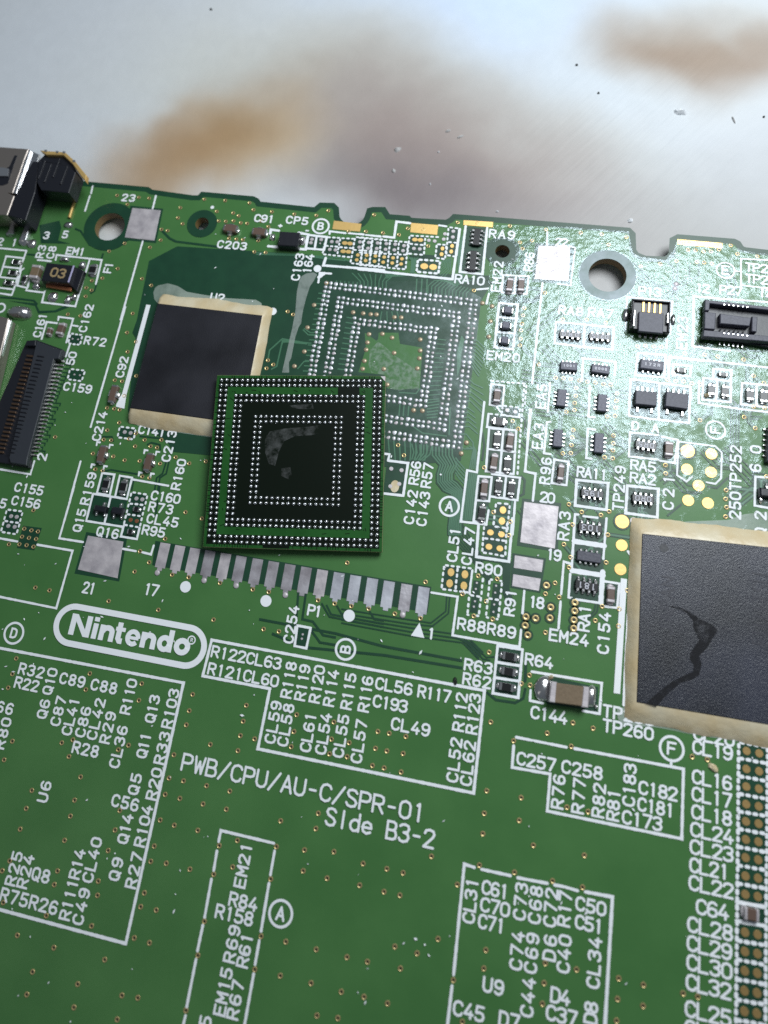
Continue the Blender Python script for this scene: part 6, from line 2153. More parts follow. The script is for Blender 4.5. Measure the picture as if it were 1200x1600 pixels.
BGA = ((-3.03,10.29),(-3.03,9.79),(-3.02,9.3),(-3.02,8.81),(-3.02,8.31),(-3.02,7.82),(-3.02,7.33),(-3.02,6.83),(-3.02,6.34),(-3.02,5.85),(-3.02,5.35),(-3.01,4.86),(-3.01,4.37),(-3.01,3.87),(-3.01,3.38),(-3.01,2.89),(-3.01,2.39),(-3.01,1.9),(-3.01,1.41),(-3.01,0.91),(-3,0.42),(-2.53,10.27),(-2.53,9.78),(-2.53,9.29),(-2.52,8.8),(-2.52,8.3),(-2.52,7.81),(-2.52,7.32),(-2.52,6.82),(-2.52,6.33),(-2.52,5.84),(-2.52,5.34),(-2.51,4.85),(-2.51,4.36),(-2.51,3.86),(-2.51,3.37),(-2.51,2.88),(-2.51,2.38),(-2.51,1.89),(-2.51,1.4),(-2.51,0.9),(-2.5,0.41),(-2.03,10.26),(-2.03,9.77),(-1.53,10.25),(-1.53,9.76),(-1.52,8.78),(-1.52,8.28),(-1.52,7.79),(-1.52,7.3),(-1.52,6.8),(-1.52,6.31),(-1.52,5.82),(-1.52,5.32),(-1.52,4.83),(-1.51,4.34),(-1.51,3.84),(-1.51,3.35),(-1.51,2.86),(-1.51,2.36),(-1.51,1.87),(-1.51,1.38),(-1.51,0.88),(-1.5,0.39),(-1.03,10.24),(-1.03,9.75),(-1.02,8.77),(-1.02,8.27),(-1.02,7.78),(-1.02,7.29),(-1.02,6.79),(-1.02,6.3),(-1.02,5.81),(-1.02,5.31),(-1.02,4.82),(-1.01,4.33),(-1.01,3.83),(-1.01,3.34),(-1.01,2.85),(-1.01,2.35),(-1.01,1.86),(-1.01,1.37),(-1.01,0.87),(-0.53,10.23),(-0.53,9.74),(-0.52,8.76),(-0.52,8.26),(-0.03,10.22),(-0.03,9.73),(-0.02,8.75),(-0.02,8.25),(0.47,10.21),(0.47,9.72),(0.48,8.74),(0.48,8.24),(0.48,6.76),(0.48,6.27),(0.48,5.78),(0.48,5.28),(0.48,4.79),(0.49,4.3),(0.49,3.8),(0.49,3.31),(0.49,2.82),(0.49,2.32),(0.49,1.83),(0.49,1.34),(0.49,0.84),(0.97,10.2),(0.97,9.71),(0.98,8.73),(0.98,8.23),(0.98,6.75),(0.98,6.26),(0.98,5.77),(0.98,5.27),(0.98,4.78),(0.99,4.29),(0.99,3.79),(0.99,3.3),(0.99,2.81),(0.99,2.31),(0.99,1.82),(0.99,1.33),(0.99,0.83),(1.47,10.19),(1.47,9.7),(1.48,8.72),(1.48,8.22),(1.48,6.74),(1.48,6.25),(1.97,10.18),(1.97,9.69),(1.98,8.71),(1.98,8.21),(1.98,6.73),(1.98,6.24),(2.47,10.17),(2.47,9.68),(2.48,8.7),(2.48,8.2),(2.48,6.72),(2.48,6.23),(2.97,10.16),(2.97,9.67),(2.97,8.69),(2.98,8.19),(2.98,6.71),(2.98,6.22),(3.47,10.15),(3.47,9.66),(3.47,8.67),(3.48,8.18),(3.48,6.7),(3.48,6.21),(3.97,10.14),(3.97,9.65),(3.97,8.66),(3.98,8.17),(3.98,6.69),(3.98,6.2),(4.47,10.13),(4.47,9.64),(4.47,8.65),(4.48,8.16),(4.48,6.68),(4.48,6.19),(4.5,-0.72),(4.5,-1.21),(4.97,10.12),(4.97,9.63),(4.97,8.64),(4.98,8.15),(4.98,6.67),(4.98,6.18),(5,-0.73),(5,-1.22),(5,-2.7),(5,-3.19),(5,-4.18),(5.01,-4.67),(5.47,10.11),(5.47,9.62),(5.47,8.63),(5.48,8.14),(5.48,6.66),(5.48,6.17),(5.5,-0.74),(5.5,-1.23),(5.5,-2.71),(5.5,-3.2),(5.5,-4.19),(5.51,-4.68),(5.97,10.1),(5.97,9.61),(5.97,8.62),(5.98,8.13),(5.98,6.65),(5.98,6.16),(6,-0.75),(6,-1.24),(6,-2.72),(6,-3.21),(6,-4.2),(6.01,-4.69),(6.47,10.09),(6.47,9.6),(6.47,8.61),(6.48,8.12),(6.48,6.64),(6.48,6.15),(6.5,-0.76),(6.5,-1.25),(6.5,-2.73),(6.5,-3.22),(6.5,-4.21),(6.51,-4.7),(6.97,10.08),(6.97,9.59),(6.97,8.6),(6.98,8.11),(6.98,6.63),(6.98,6.14),(7,-0.77),(7,-1.26),(7,-2.74),(7,-3.23),(7,-4.22),(7,-4.71),(7.47,10.07),(7.47,9.58),(7.47,8.59),(7.48,8.1),(7.48,6.62),(7.48,6.13),(7.5,-0.78),(7.5,-1.27),(7.5,-2.75),(7.5,-3.24),(7.5,-4.23),(7.5,-4.72),(7.97,10.06),(7.97,9.57),(7.97,8.58),(7.98,8.09),(7.98,6.61),(7.98,6.12),(7.98,5.63),(7.98,5.13),(7.98,4.64),(7.98,4.15),(7.99,3.65),(7.99,3.16),(7.99,2.67),(7.99,2.17),(7.99,1.68),(7.99,1.19),(7.99,0.69),(7.99,0.2),(7.99,-0.29),(8,-0.79),(8,-1.28),(8,-2.76),(8,-3.25),(8,-4.24),(8,-4.73),(8.47,10.05),(8.47,9.56),(8.47,8.57),(8.48,8.08),(8.48,6.6),(8.48,6.11),(8.48,5.62),(8.48,5.12),(8.48,4.63),(8.48,4.14),(8.49,3.64),(8.49,3.15),(8.49,2.66),(8.49,2.16),(8.49,1.67),(8.49,1.18),(8.49,0.68),(8.49,0.19),(8.49,-0.3),(8.5,-0.8),(8.5,-1.29),(8.5,-2.77),(8.5,-3.26),(8.5,-4.25),(8.5,-4.74),(8.97,10.04),(8.97,9.55),(8.97,8.56),(8.97,8.07),(9,-2.78),(9,-3.27),(9,-4.26),(9,-4.75),(9.47,10.03),(9.47,9.54),(9.47,8.55),(9.47,8.06),(9.5,-2.79),(9.5,-3.28),(9.5,-4.27),(9.5,-4.76),(9.97,10.02),(9.97,9.53),(9.97,8.54),(9.97,8.05),(9.98,7.56),(9.98,7.06),(9.98,6.57),(9.98,6.08),(9.98,5.59),(9.98,5.09),(9.98,4.6),(9.98,4.11),(9.98,3.61),(9.99,3.12),(9.99,2.63),(9.99,2.13),(9.99,1.64),(9.99,1.15),(9.99,0.65),(9.99,0.16),(9.99,-0.33),(10,-0.83),(10,-1.32),(10,-1.81),(10,-2.31),(10,-2.8),(10,-3.29),(10,-4.28),(10,-4.77),(10.47,10.01),(10.47,9.52),(10.47,8.53),(10.47,8.04),(10.48,7.55),(10.48,7.05),(10.48,6.56),(10.48,6.07),(10.48,5.58),(10.48,5.08),(10.48,4.59),(10.48,4.1),(10.48,3.6),(10.49,3.11),(10.49,2.62),(10.49,2.12),(10.49,1.63),(10.49,1.14),(10.49,0.64),(10.49,0.15),(10.49,-0.34),(10.5,-0.84),(10.5,-1.33),(10.5,-1.82),(10.5,-2.32),(10.5,-2.81),(10.5,-3.3),(10.5,-4.29),(10.5,-4.78),(10.97,10),(10.97,9.51),(11,-4.3),(11,-4.79),(11.47,9.99),(11.47,9.5),(11.47,9.01),(11.47,8.51),(11.47,8.02),(11.48,7.53),(11.48,7.03),(11.48,6.54),(11.48,6.05),(11.48,5.56),(11.48,5.06),(11.48,4.57),(11.48,4.08),(11.48,3.58),(11.49,3.09),(11.49,2.6),(11.49,2.1),(11.49,1.61),(11.49,1.12),(11.49,0.62),(11.49,0.13),(11.49,-0.36),(11.49,-0.86),(11.5,-1.35),(11.5,-1.84),(11.5,-2.34),(11.5,-2.83),(11.5,-3.32),(11.5,-3.82),(11.5,-4.31),(11.5,-4.8),(11.97,9.98),(11.97,9.49),(11.97,9),(11.97,8.5),(11.97,8.01),(11.98,7.52),(11.98,7.02),(11.98,6.53),(11.98,6.04),(11.98,5.55),(11.98,5.05),(11.98,4.56),(11.98,4.07),(11.98,3.57),(11.99,3.08),(11.99,2.59),(11.99,2.09),(11.99,1.6),(11.99,1.11),(11.99,0.61),(11.99,0.12),(11.99,-0.37),(11.99,-0.87),(12,-1.36),(12,-1.85),(12,-2.35),(12,-2.84),(12,-3.33),(12,-3.83),(12,-4.32),(12,-4.81))
PRISMS = (
('audio_jack','','plastic',0.25,2.6,((-37,19.97),(-36.26,20.03),(-35.58,16.24),(-35.58,12.8),(-37.84,13.2),(-37.8,15.51),(-37.51,15.85),(-37.41,18.53))),
('audio_jack','plug_housing','plastic',0.8,2.8,((-36.23,19.95),(-32.63,19.66),(-31.58,18.95),(-31.6,16.36),(-34.83,16.44),(-35.62,17.37))),
('audio_jack','dark_gap_block','plastic',0.8,2.5,((-36.45,20.14),(-35.94,21.11),(-33.83,21.17),(-32.33,20.16),(-31.63,19.15),(-31.78,19.13),(-32.8,19.74))),  # black block added to darken the gap behind the plug housing
('audio_jack','metal_shell','shell',0.25,2.7,((-45.55,21.41),(-41.36,21.41),(-37.91,21.41),(-38,20.09),(-38,15.85),(-38.58,15.78),(-37.71,15.51),(-37.77,13.15),(-42.57,12.9))),
('audio_jack','shell_slot','plastic',2.7,2.72,((-44.55,18.6),(-39.83,18.67),(-39.44,19.03),(-39.29,20.46),(-38.92,20.44),(-38.97,19.18),(-38.9,16.92),(-39.45,16.61),(-43.74,16.28))),  # thin black sheet laid on the shell for its dark opening
('audio_jack','spring_tab','chrome',2.71,2.95,((-44.35,18.46),(-40.11,18.71),(-39.27,18.62),(-39.05,17.7),(-43.98,17.4))),
('audio_jack','shell_rim','chrome',2.5,2.76,((-37.87,21.37),(-37.56,21.25),(-37.53,15.8),(-37.98,15.81))),
('audio_jack','shell_flank','chrome',2.1,2.5,((-37.7,21.38),(-36.58,20.95),(-36.53,20.08),(-37.4,18.65),(-37.49,15.94),(-37.7,15.98))),
('audio_jack','contact_plate','gold',2.3,2.95,((-36.34,21.19),(-35.42,21.18),(-33.42,21.21),(-31.91,20.15),(-30.17,18.59),(-30.06,17.87),(-30.64,18.34),(-32.11,19.81),(-33.51,20.83),(-35.48,20.72))),
('audio_jack','rib','plastic',2.8,2.95,((-34.65,19.65),(-34.51,19.64),(-34.62,17.36),(-34.77,17.38))),
('audio_jack','rib','plastic',2.8,2.95,((-33.87,20.36),(-33.72,20.35),(-33.85,18.06),(-33.99,18.08))),
('audio_jack','rib','plastic',2.8,2.95,((-32.72,19.55),(-32.58,19.54),(-32.71,17.27),(-32.86,17.29))),
('audio_jack','rib','plastic',2.8,2.95,((-35.47,20.02),(-35.32,20.01),(-35.43,17.71),(-35.58,17.73))),
('audio_jack','contact_tooth','chrome',2.9,3.05,((-35.81,21.27),(-35.48,21.26),(-35.43,21.02),(-35.71,21))),
('audio_jack','contact_tooth','chrome',2.9,3.05,((-34.44,21.23),(-34.11,21.21),(-34.06,20.98),(-34.34,20.96))),
('audio_jack','contact_tooth','chrome',2.9,3.05,((-33.66,21.25),(-33.34,21.23),(-33.29,21),(-33.56,20.98))),
('audio_jack','contact_tooth','chrome',2.9,3.05,((-32.2,20.27),(-31.88,20.25),(-31.83,20.02),(-32.1,20))),
('audio_jack','gold_pin','gold',0.05,0.35,((-32.46,17),(-32.26,17.02),(-32.22,14.84),(-32.49,14.87))),
('audio_jack','leg','chrome',0.02,0.5,((-38.7,13.44),(-38.38,13.45),(-37.97,12.14),(-38.72,12.04))),
('audio_jack','leg','chrome',0.02,0.6,((-36.94,13.13),(-36.3,13.19),(-36.28,11.52),(-36.98,11.55))),
('line_filter','','plastic',0.1,1.25,((-32.64,8.8),(-29.56,8.8),(-29.55,6.75),(-32.65,6.74))),
('line_filter','base_step','plastic',0.1,0.7,((-29.84,8.96),(-28.57,8.58),(-28.69,6.16),(-29.58,6.78))),
('line_filter','polarity_stripe','lavender',1.25,1.26,((-29.61,8.79),(-29.42,8.78),(-29.48,6.85),(-29.66,6.86))),
('line_filter','copper_winding','copper',0.15,0.4,((-32.56,6.77),(-29.57,6.7),(-29.53,6.26),(-32.41,6.44))),
('card_slot_shield','','shell',0.1,1.5,((-38.62,2.24),(-35.69,2.19),(-34.68,2.07),(-34.3,-1.98),(-33.36,-12.99))),
('card_slot_shield','folded_edge','chrome',0.9,1.3,((-34.78,2.14),(-34.46,1.94),(-34.29,-2.36),(-34.56,-2.12))),
('ribbon_connector','','plastic',0.05,0.75,((-32.48,0.11),(-31.42,0.38),(-28.3,-0.3),(-28.25,-1.41),(-28.77,-1.54),(-28.47,-11.4),(-28.25,-12.51),(-31.53,-12.47),(-34.04,-12.38))),
('ribbon_connector','flip_lock','slate',0.75,1.2,((-31.09,0.09),(-28.15,-0.53),(-28.16,-1.43),(-28.68,-1.56),(-28.35,-11.62),(-28.23,-12.42),(-29.92,-12.41),(-30.21,-11.95))),
('ribbon_connector','housing_edge','plastic',0.75,1.25,((-32.17,0.01),(-31.17,0.2),(-31.04,-0.41),(-32.07,-0.54))),
('ribbon_connector','pin','pin',0.05,0.2,((-29,-1.27),(-28.08,-1.27),(-28.07,-1.45),(-28.98,-1.45))),
('ribbon_connector','contact','bronze_dark',0.75,0.95,((-31.86,-1.36),(-31.1,-1.36),(-31.09,-1.56),(-31.85,-1.56))),
('ribbon_connector','rib','plastic',1.2,1.3,((-30.49,-1.41),(-29.71,-1.42),(-29.71,-1.52),(-30.49,-1.51))),
('ribbon_connector','pin','pin',0.05,0.2,((-28.99,-1.69),(-28.08,-1.69),(-28.07,-1.87),(-28.98,-1.88))),
('ribbon_connector','contact','bronze_dark',0.75,0.95,((-31.86,-1.79),(-31.11,-1.8),(-31.09,-2),(-31.85,-2))),
('ribbon_connector','rib','plastic',1.2,1.3,((-30.49,-1.84),(-29.72,-1.85),(-29.72,-1.95),(-30.49,-1.94))),
('ribbon_connector','pin','pin',0.05,0.2,((-28.99,-2.12),(-28.08,-2.11),(-28.06,-2.29),(-28.98,-2.3))),
('ribbon_connector','contact','bronze_dark',0.75,0.95,((-31.86,-2.23),(-31.11,-2.23),(-31.09,-2.43),(-31.85,-2.43))),
('ribbon_connector','rib','plastic',1.2,1.3,((-30.49,-2.27),(-29.72,-2.28),(-29.72,-2.38),(-30.49,-2.37))),
('ribbon_connector','pin','pin',0.05,0.2,((-28.99,-2.54),(-28.07,-2.53),(-28.06,-2.71),(-28.97,-2.72))),
('ribbon_connector','contact','bronze_dark',0.75,0.95,((-31.86,-2.66),(-31.11,-2.66),(-31.09,-2.86),(-31.85,-2.86))),
('ribbon_connector','rib','plastic',1.2,1.3,((-30.5,-2.7),(-29.72,-2.71),(-29.72,-2.81),(-30.49,-2.8))),
('ribbon_connector','pin','pin',0.05,0.2,((-28.99,-2.96),(-28.07,-2.95),(-28.06,-3.13),(-28.97,-3.14))),
('ribbon_connector','contact','bronze_dark',0.75,0.95,((-31.86,-3.09),(-31.11,-3.09),(-31.09,-3.29),(-31.85,-3.29))),
('ribbon_connector','rib','plastic',1.2,1.3,((-30.5,-3.13),(-29.73,-3.14),(-29.72,-3.23),(-30.49,-3.23))),
('ribbon_connector','pin','pin',0.05,0.2,((-28.98,-3.38),(-28.07,-3.37),(-28.06,-3.55),(-28.97,-3.56))),
('ribbon_connector','contact','bronze_dark',0.75,0.95,((-31.86,-3.52),(-31.11,-3.52),(-31.1,-3.71),(-31.85,-3.72))),
('ribbon_connector','rib','plastic',1.2,1.3,((-30.5,-3.55),(-29.73,-3.56),(-29.73,-3.66),(-30.49,-3.65))),
('ribbon_connector','pin','pin',0.05,0.2,((-28.98,-3.79),(-28.07,-3.79),(-28.06,-3.96),(-28.97,-3.98))),
('ribbon_connector','contact','bronze_dark',0.75,0.95,((-31.86,-3.94),(-31.11,-3.94),(-31.1,-4.14),(-31.85,-4.15))),
('ribbon_connector','rib','plastic',1.2,1.3,((-30.5,-3.98),(-29.73,-3.99),(-29.73,-4.08),(-30.5,-4.08))),
('ribbon_connector','pin','pin',0.05,0.2,((-28.98,-4.21),(-28.07,-4.2),(-28.06,-4.38),(-28.96,-4.39))),
('ribbon_connector','contact','bronze_dark',0.75,0.95,((-31.86,-4.37),(-31.11,-4.37),(-31.1,-4.56),(-31.85,-4.57))),
('ribbon_connector','rib','plastic',1.2,1.3,((-30.5,-4.4),(-29.73,-4.41),(-29.73,-4.5),(-30.5,-4.5))),
('ribbon_connector','pin','pin',0.05,0.2,((-28.97,-4.63),(-28.07,-4.62),(-28.06,-4.79),(-28.96,-4.81))),
('ribbon_connector','contact','bronze_dark',0.75,0.95,((-31.86,-4.79),(-31.11,-4.79),(-31.1,-4.99),(-31.85,-5))),
('ribbon_connector','rib','plastic',1.2,1.3,((-30.5,-4.82),(-29.74,-4.83),(-29.74,-4.92),(-30.5,-4.92))),
('ribbon_connector','pin','pin',0.05,0.2,((-28.97,-5.04),(-28.07,-5.03),(-28.06,-5.2),(-28.96,-5.22))),
('ribbon_connector','contact','bronze_dark',0.75,0.95,((-31.86,-5.22),(-31.11,-5.22),(-31.1,-5.41),(-31.84,-5.42))),
('ribbon_connector','rib','plastic',1.2,1.3,((-30.51,-5.24),(-29.74,-5.25),(-29.74,-5.34),(-30.5,-5.34))),
('ribbon_connector','pin','pin',0.05,0.2,((-28.97,-5.45),(-28.07,-5.44),(-28.06,-5.61),(-28.96,-5.63))),
('ribbon_connector','contact','bronze_dark',0.75,0.95,((-31.86,-5.64),(-31.11,-5.64),(-31.1,-5.83),(-31.84,-5.84))),
('ribbon_connector','rib','plastic',1.2,1.3,((-30.51,-5.66),(-29.74,-5.67),(-29.74,-5.76),(-30.5,-5.76))),
('ribbon_connector','pin','pin',0.05,0.2,((-28.97,-5.86),(-28.07,-5.85),(-28.06,-6.02),(-28.95,-6.04))),
('ribbon_connector','contact','bronze_dark',0.75,0.95,((-31.86,-6.06),(-31.11,-6.06),(-31.1,-6.25),(-31.84,-6.26))),
('ribbon_connector','rib','plastic',1.2,1.3,((-30.51,-6.08),(-29.75,-6.08),(-29.74,-6.18),(-30.5,-6.18))),
('ribbon_connector','pin','pin',0.05,0.2,((-28.96,-6.27),(-28.07,-6.26),(-28.05,-6.43),(-28.95,-6.45))),
('ribbon_connector','contact','bronze_dark',0.75,0.95,((-31.86,-6.48),(-31.11,-6.47),(-31.1,-6.67),(-31.84,-6.68))),
('ribbon_connector','rib','plastic',1.2,1.3,((-30.51,-6.49),(-29.75,-6.5),(-29.75,-6.59),(-30.51,-6.59))),
('ribbon_connector','pin','pin',0.05,0.2,((-28.96,-6.68),(-28.06,-6.67),(-28.05,-6.84),(-28.95,-6.86))),
('ribbon_connector','contact','bronze_dark',0.75,0.95,((-31.86,-6.9),(-31.12,-6.89),(-31.1,-7.08),(-31.84,-7.09))),
('ribbon_connector','rib','plastic',1.2,1.3,((-30.51,-6.91),(-29.75,-6.91),(-29.75,-7),(-30.51,-7.01))),
('ribbon_connector','pin','pin',0.05,0.2,((-28.96,-7.09),(-28.06,-7.07),(-28.05,-7.24),(-28.95,-7.26))),
('ribbon_connector','contact','bronze_dark',0.75,0.95,((-31.86,-7.31),(-31.12,-7.31),(-31.1,-7.5),(-31.84,-7.51))),
('ribbon_connector','rib','plastic',1.2,1.3,((-30.51,-7.32),(-29.75,-7.32),(-29.75,-7.42),(-30.51,-7.42))),
('ribbon_connector','pin','pin',0.05,0.2,((-28.96,-7.49),(-28.06,-7.48),(-28.05,-7.65),(-28.94,-7.67))),
('ribbon_connector','contact','bronze_dark',0.75,0.95,((-31.86,-7.73),(-31.12,-7.72),(-31.1,-7.91),(-31.84,-7.92))),
('ribbon_connector','rib','plastic',1.2,1.3,((-30.51,-7.73),(-29.76,-7.74),(-29.75,-7.83),(-30.51,-7.83))),
('ribbon_connector','pin','pin',0.05,0.2,((-28.96,-7.89),(-28.06,-7.88),(-28.05,-8.05),(-28.94,-8.07))),
('ribbon_connector','contact','bronze_dark',0.75,0.95,((-31.86,-8.14),(-31.12,-8.13),(-31.11,-8.32),(-31.84,-8.34))),
('ribbon_connector','rib','plastic',1.2,1.3,((-30.52,-8.14),(-29.76,-8.15),(-29.76,-8.24),(-30.51,-8.24))),
('ribbon_connector','pin','pin',0.05,0.2,((-28.95,-8.3),(-28.06,-8.28),(-28.05,-8.45),(-28.94,-8.47))),
('ribbon_connector','contact','bronze_dark',0.75,0.95,((-31.86,-8.55),(-31.12,-8.54),(-31.11,-8.73),(-31.84,-8.75))),
('ribbon_connector','rib','plastic',1.2,1.3,((-30.52,-8.55),(-29.76,-8.55),(-29.76,-8.64),(-30.51,-8.65))),
('ribbon_connector','pin','pin',0.05,0.2,((-28.95,-8.7),(-28.06,-8.68),(-28.05,-8.85),(-28.94,-8.87))),
('ribbon_connector','contact','bronze_dark',0.75,0.95,((-31.86,-8.96),(-31.12,-8.95),(-31.11,-9.14),(-31.84,-9.16))),
('ribbon_connector','rib','plastic',1.2,1.3,((-30.52,-8.96),(-29.76,-8.96),(-29.76,-9.05),(-30.51,-9.06))),
('ribbon_connector','pin','pin',0.05,0.2,((-28.95,-9.1),(-28.06,-9.08),(-28.05,-9.25),(-28.93,-9.27))),
('ribbon_connector','contact','bronze_dark',0.75,0.95,((-31.86,-9.37),(-31.12,-9.36),(-31.11,-9.55),(-31.84,-9.57))),
('ribbon_connector','rib','plastic',1.2,1.3,((-30.52,-9.37),(-29.77,-9.37),(-29.77,-9.46),(-30.52,-9.46))),
('ribbon_connector','pin','pin',0.05,0.2,((-28.95,-9.5),(-28.06,-9.48),(-28.05,-9.65),(-28.93,-9.67))),
('ribbon_connector','contact','bronze_dark',0.75,0.95,((-31.86,-9.78),(-31.12,-9.77),(-31.11,-9.96),(-31.84,-9.97))),
('ribbon_connector','rib','plastic',1.2,1.3,((-30.52,-9.77),(-29.77,-9.77),(-29.77,-9.86),(-30.52,-9.87))),
('ribbon_connector','pin','pin',0.05,0.2,((-28.94,-9.9),(-28.06,-9.88),(-28.05,-10.04),(-28.93,-10.07))),
('ribbon_connector','contact','bronze_dark',0.75,0.95,((-31.86,-10.19),(-31.12,-10.18),(-31.11,-10.36),(-31.84,-10.38))),
('ribbon_connector','rib','plastic',1.2,1.3,((-30.52,-10.17),(-29.77,-10.17),(-29.77,-10.26),(-30.52,-10.27))),
('ribbon_connector','pin','pin',0.05,0.2,((-28.94,-10.29),(-28.06,-10.27),(-28.04,-10.44),(-28.93,-10.47))),
('ribbon_connector','contact','bronze_dark',0.75,0.95,((-31.86,-10.59),(-31.12,-10.58),(-31.11,-10.77),(-31.84,-10.78))),
('ribbon_connector','rib','plastic',1.2,1.3,((-30.52,-10.58),(-29.78,-10.58),(-29.77,-10.67),(-30.52,-10.67))),
('ribbon_connector','pin','pin',0.05,0.2,((-28.94,-10.69),(-28.05,-10.67),(-28.04,-10.83),(-28.92,-10.86))),
('ribbon_connector','contact','bronze_dark',0.75,0.95,((-31.86,-11),(-31.12,-10.98),(-31.11,-11.17),(-31.84,-11.19))),
('ribbon_connector','rib','plastic',1.2,1.3,((-30.53,-10.98),(-29.78,-10.98),(-29.78,-11.07),(-30.52,-11.07))),
('ribbon_connector','pin','pin',0.05,0.2,((-28.94,-11.08),(-28.05,-11.06),(-28.04,-11.23),(-28.92,-11.25))),
('ribbon_connector','contact','bronze_dark',0.75,0.95,((-31.86,-11.4),(-31.12,-11.39),(-31.11,-11.57),(-31.84,-11.59))),
('ribbon_connector','rib','plastic',1.2,1.3,((-30.53,-11.38),(-29.78,-11.38),(-29.78,-11.46),(-30.52,-11.47))),
('flat_cable_socket','','plastic',0.05,0.95,((26.16,11.41),(29.56,11.46),(29.58,8.29),(26.12,8.31))),
('flat_cable_socket','slider','greyplastic',0.95,1.3,((26.72,9.95),(28.89,10.02),(28.91,8),(26.76,7.98))),
('flat_cable_socket','rear_wall','plastic',0.95,1.25,((26.12,11.26),(29.49,11.31),(29.48,11.15),(26.12,11.07))),
('flat_cable_socket','side_wall','plastic',0.95,1.25,((26.12,11.03),(26.3,11.03),(26.16,8.19),(26.06,8.2))),
('flat_cable_socket','side_wall','plastic',0.95,1.25,((29.33,11.13),(29.48,11.13),(29.5,8.18),(29.34,8.19))),
('flat_cable_socket','contact','gold',0.95,1.08,((27.04,11.1),(27.24,11.11),(27.24,10.05),(27.03,10.05))),
('flat_cable_socket','contact','gold',0.95,1.08,((27.54,11.08),(27.74,11.09),(27.73,10.05),(27.53,10.05))),
('flat_cable_socket','contact','gold',0.95,1.08,((28.04,11.06),(28.24,11.07),(28.23,10.06),(28.02,10.06))),
('flat_cable_socket','contact','gold',0.95,1.08,((28.54,11.05),(28.74,11.05),(28.73,10.06),(28.52,10.06))),
('flat_cable_socket','latch','chrome',0.95,1.33,((26.26,10.08),(26.44,10.07),(26.41,8.4),(26.24,8.4))),
('flat_cable_socket','latch','chrome',0.95,1.33,((29.18,10.11),(29.37,10.11),(29.36,9.06),(29.17,9.06))),
('board_connector','','plastic',0.05,0.5,((32.61,12.11),(38.97,11.92),(38.95,8.01),(32.58,8.54))),
('board_connector','wall','greyplastic',0.5,1.2,((32.46,11.87),(38.7,11.74),(38.7,11.4),(32.89,11.51),(32.85,10.78),(32.45,10.78))),
('board_connector','end_block','greyplastic',0.5,1.15,((32.48,10.67),(33.44,10.63),(33.39,9),(32.48,8.97))),
('board_connector','island','greyplastic',0.5,1.2,((33.79,10.61),(36.44,10.47),(36.3,9.65),(33.8,9.61))),
('board_connector','end_block','greyplastic',0.5,1.1,((36.54,10.69),(37.01,10.66),(36.94,9.19),(36.51,9.22))),
('board_connector','wall','greyplastic',0.5,1.2,((32.42,8.82),(38.54,8.88),(38.54,8.34),(32.37,8.18))),
('board_connector','pin','chrome',0.05,0.3,((34.01,8.2),(34.16,8.2),(34.15,7.88),(33.99,7.88))),
('board_connector','contact','chrome',1.2,1.26,((34.06,8.75),(34.22,8.75),(34.2,8.6),(34.04,8.61))),
('board_connector','contact','chrome',0.5,0.9,((33.91,9.25),(34.02,9.25),(34.02,9.13),(33.89,9.13))),
('board_connector','pin','chrome',0.05,0.3,((34.4,8.2),(34.55,8.2),(34.54,7.88),(34.38,7.88))),
('board_connector','contact','chrome',1.2,1.26,((34.45,8.75),(34.61,8.74),(34.59,8.6),(34.43,8.61))),
('board_connector','contact','chrome',0.5,0.9,((34.29,9.24),(34.41,9.24),(34.4,9.12),(34.28,9.12))),
('board_connector','pin','chrome',0.05,0.3,((34.79,8.2),(34.93,8.2),(34.92,7.88),(34.76,7.87))),
('board_connector','contact','chrome',1.2,1.26,((34.84,8.74),(34.99,8.74),(34.98,8.59),(34.82,8.6))),
('board_connector','contact','chrome',0.5,0.9,((34.68,9.24),(34.79,9.23),(34.79,9.12),(34.66,9.12))),
('board_connector','pin','chrome',0.05,0.3,((35.17,8.19),(35.32,8.19),(35.31,7.87),(35.15,7.87))),
('board_connector','contact','chrome',1.2,1.26,((35.22,8.74),(35.38,8.73),(35.37,8.59),(35.21,8.6))),
('board_connector','contact','chrome',0.5,0.9,((35.06,9.23),(35.18,9.23),(35.17,9.11),(35.05,9.11))),
('board_connector','pin','chrome',0.05,0.3,((35.56,8.19),(35.7,8.19),(35.69,7.87),(35.53,7.87))),
('board_connector','contact','chrome',1.2,1.26,((35.61,8.74),(35.77,8.73),(35.76,8.59),(35.6,8.59))),
('board_connector','contact','chrome',0.5,0.9,((35.44,9.23),(35.56,9.22),(35.55,9.11),(35.43,9.11))),
('board_connector','pin','chrome',0.05,0.3,((35.94,8.18),(36.09,8.18),(36.08,7.87),(35.92,7.86))),
('board_connector','contact','chrome',1.2,1.26,((36,8.73),(36.16,8.73),(36.14,8.58),(35.99,8.59))),
('board_connector','contact','chrome',0.5,0.9,((35.83,9.22),(35.94,9.22),(35.94,9.1),(35.81,9.1))),
('board_connector','contact','chrome',1.2,1.26,((34.04,11.59),(34.19,11.58),(34.18,11.43),(34.03,11.44))),
('board_connector','contact','chrome',1.2,1.26,((34.44,11.58),(34.59,11.57),(34.57,11.43),(34.43,11.44))),
('board_connector','contact','chrome',1.2,1.26,((34.83,11.58),(34.98,11.57),(34.97,11.42),(34.82,11.43))),
('board_connector','contact','chrome',1.2,1.26,((35.23,11.57),(35.37,11.56),(35.36,11.41),(35.21,11.42))),
('board_connector','contact','chrome',1.2,1.26,((35.62,11.56),(35.77,11.55),(35.75,11.41),(35.61,11.42))),
('board_connector','contact','chrome',1.2,1.26,((36.01,11.56),(36.16,11.55),(36.14,11.4),(36,11.41))),
('edge_chip','','greyplastic',0.1,0.8,((38.03,0.54),(39.64,0.54),(39.61,-2.52),(37.9,-2.55))),
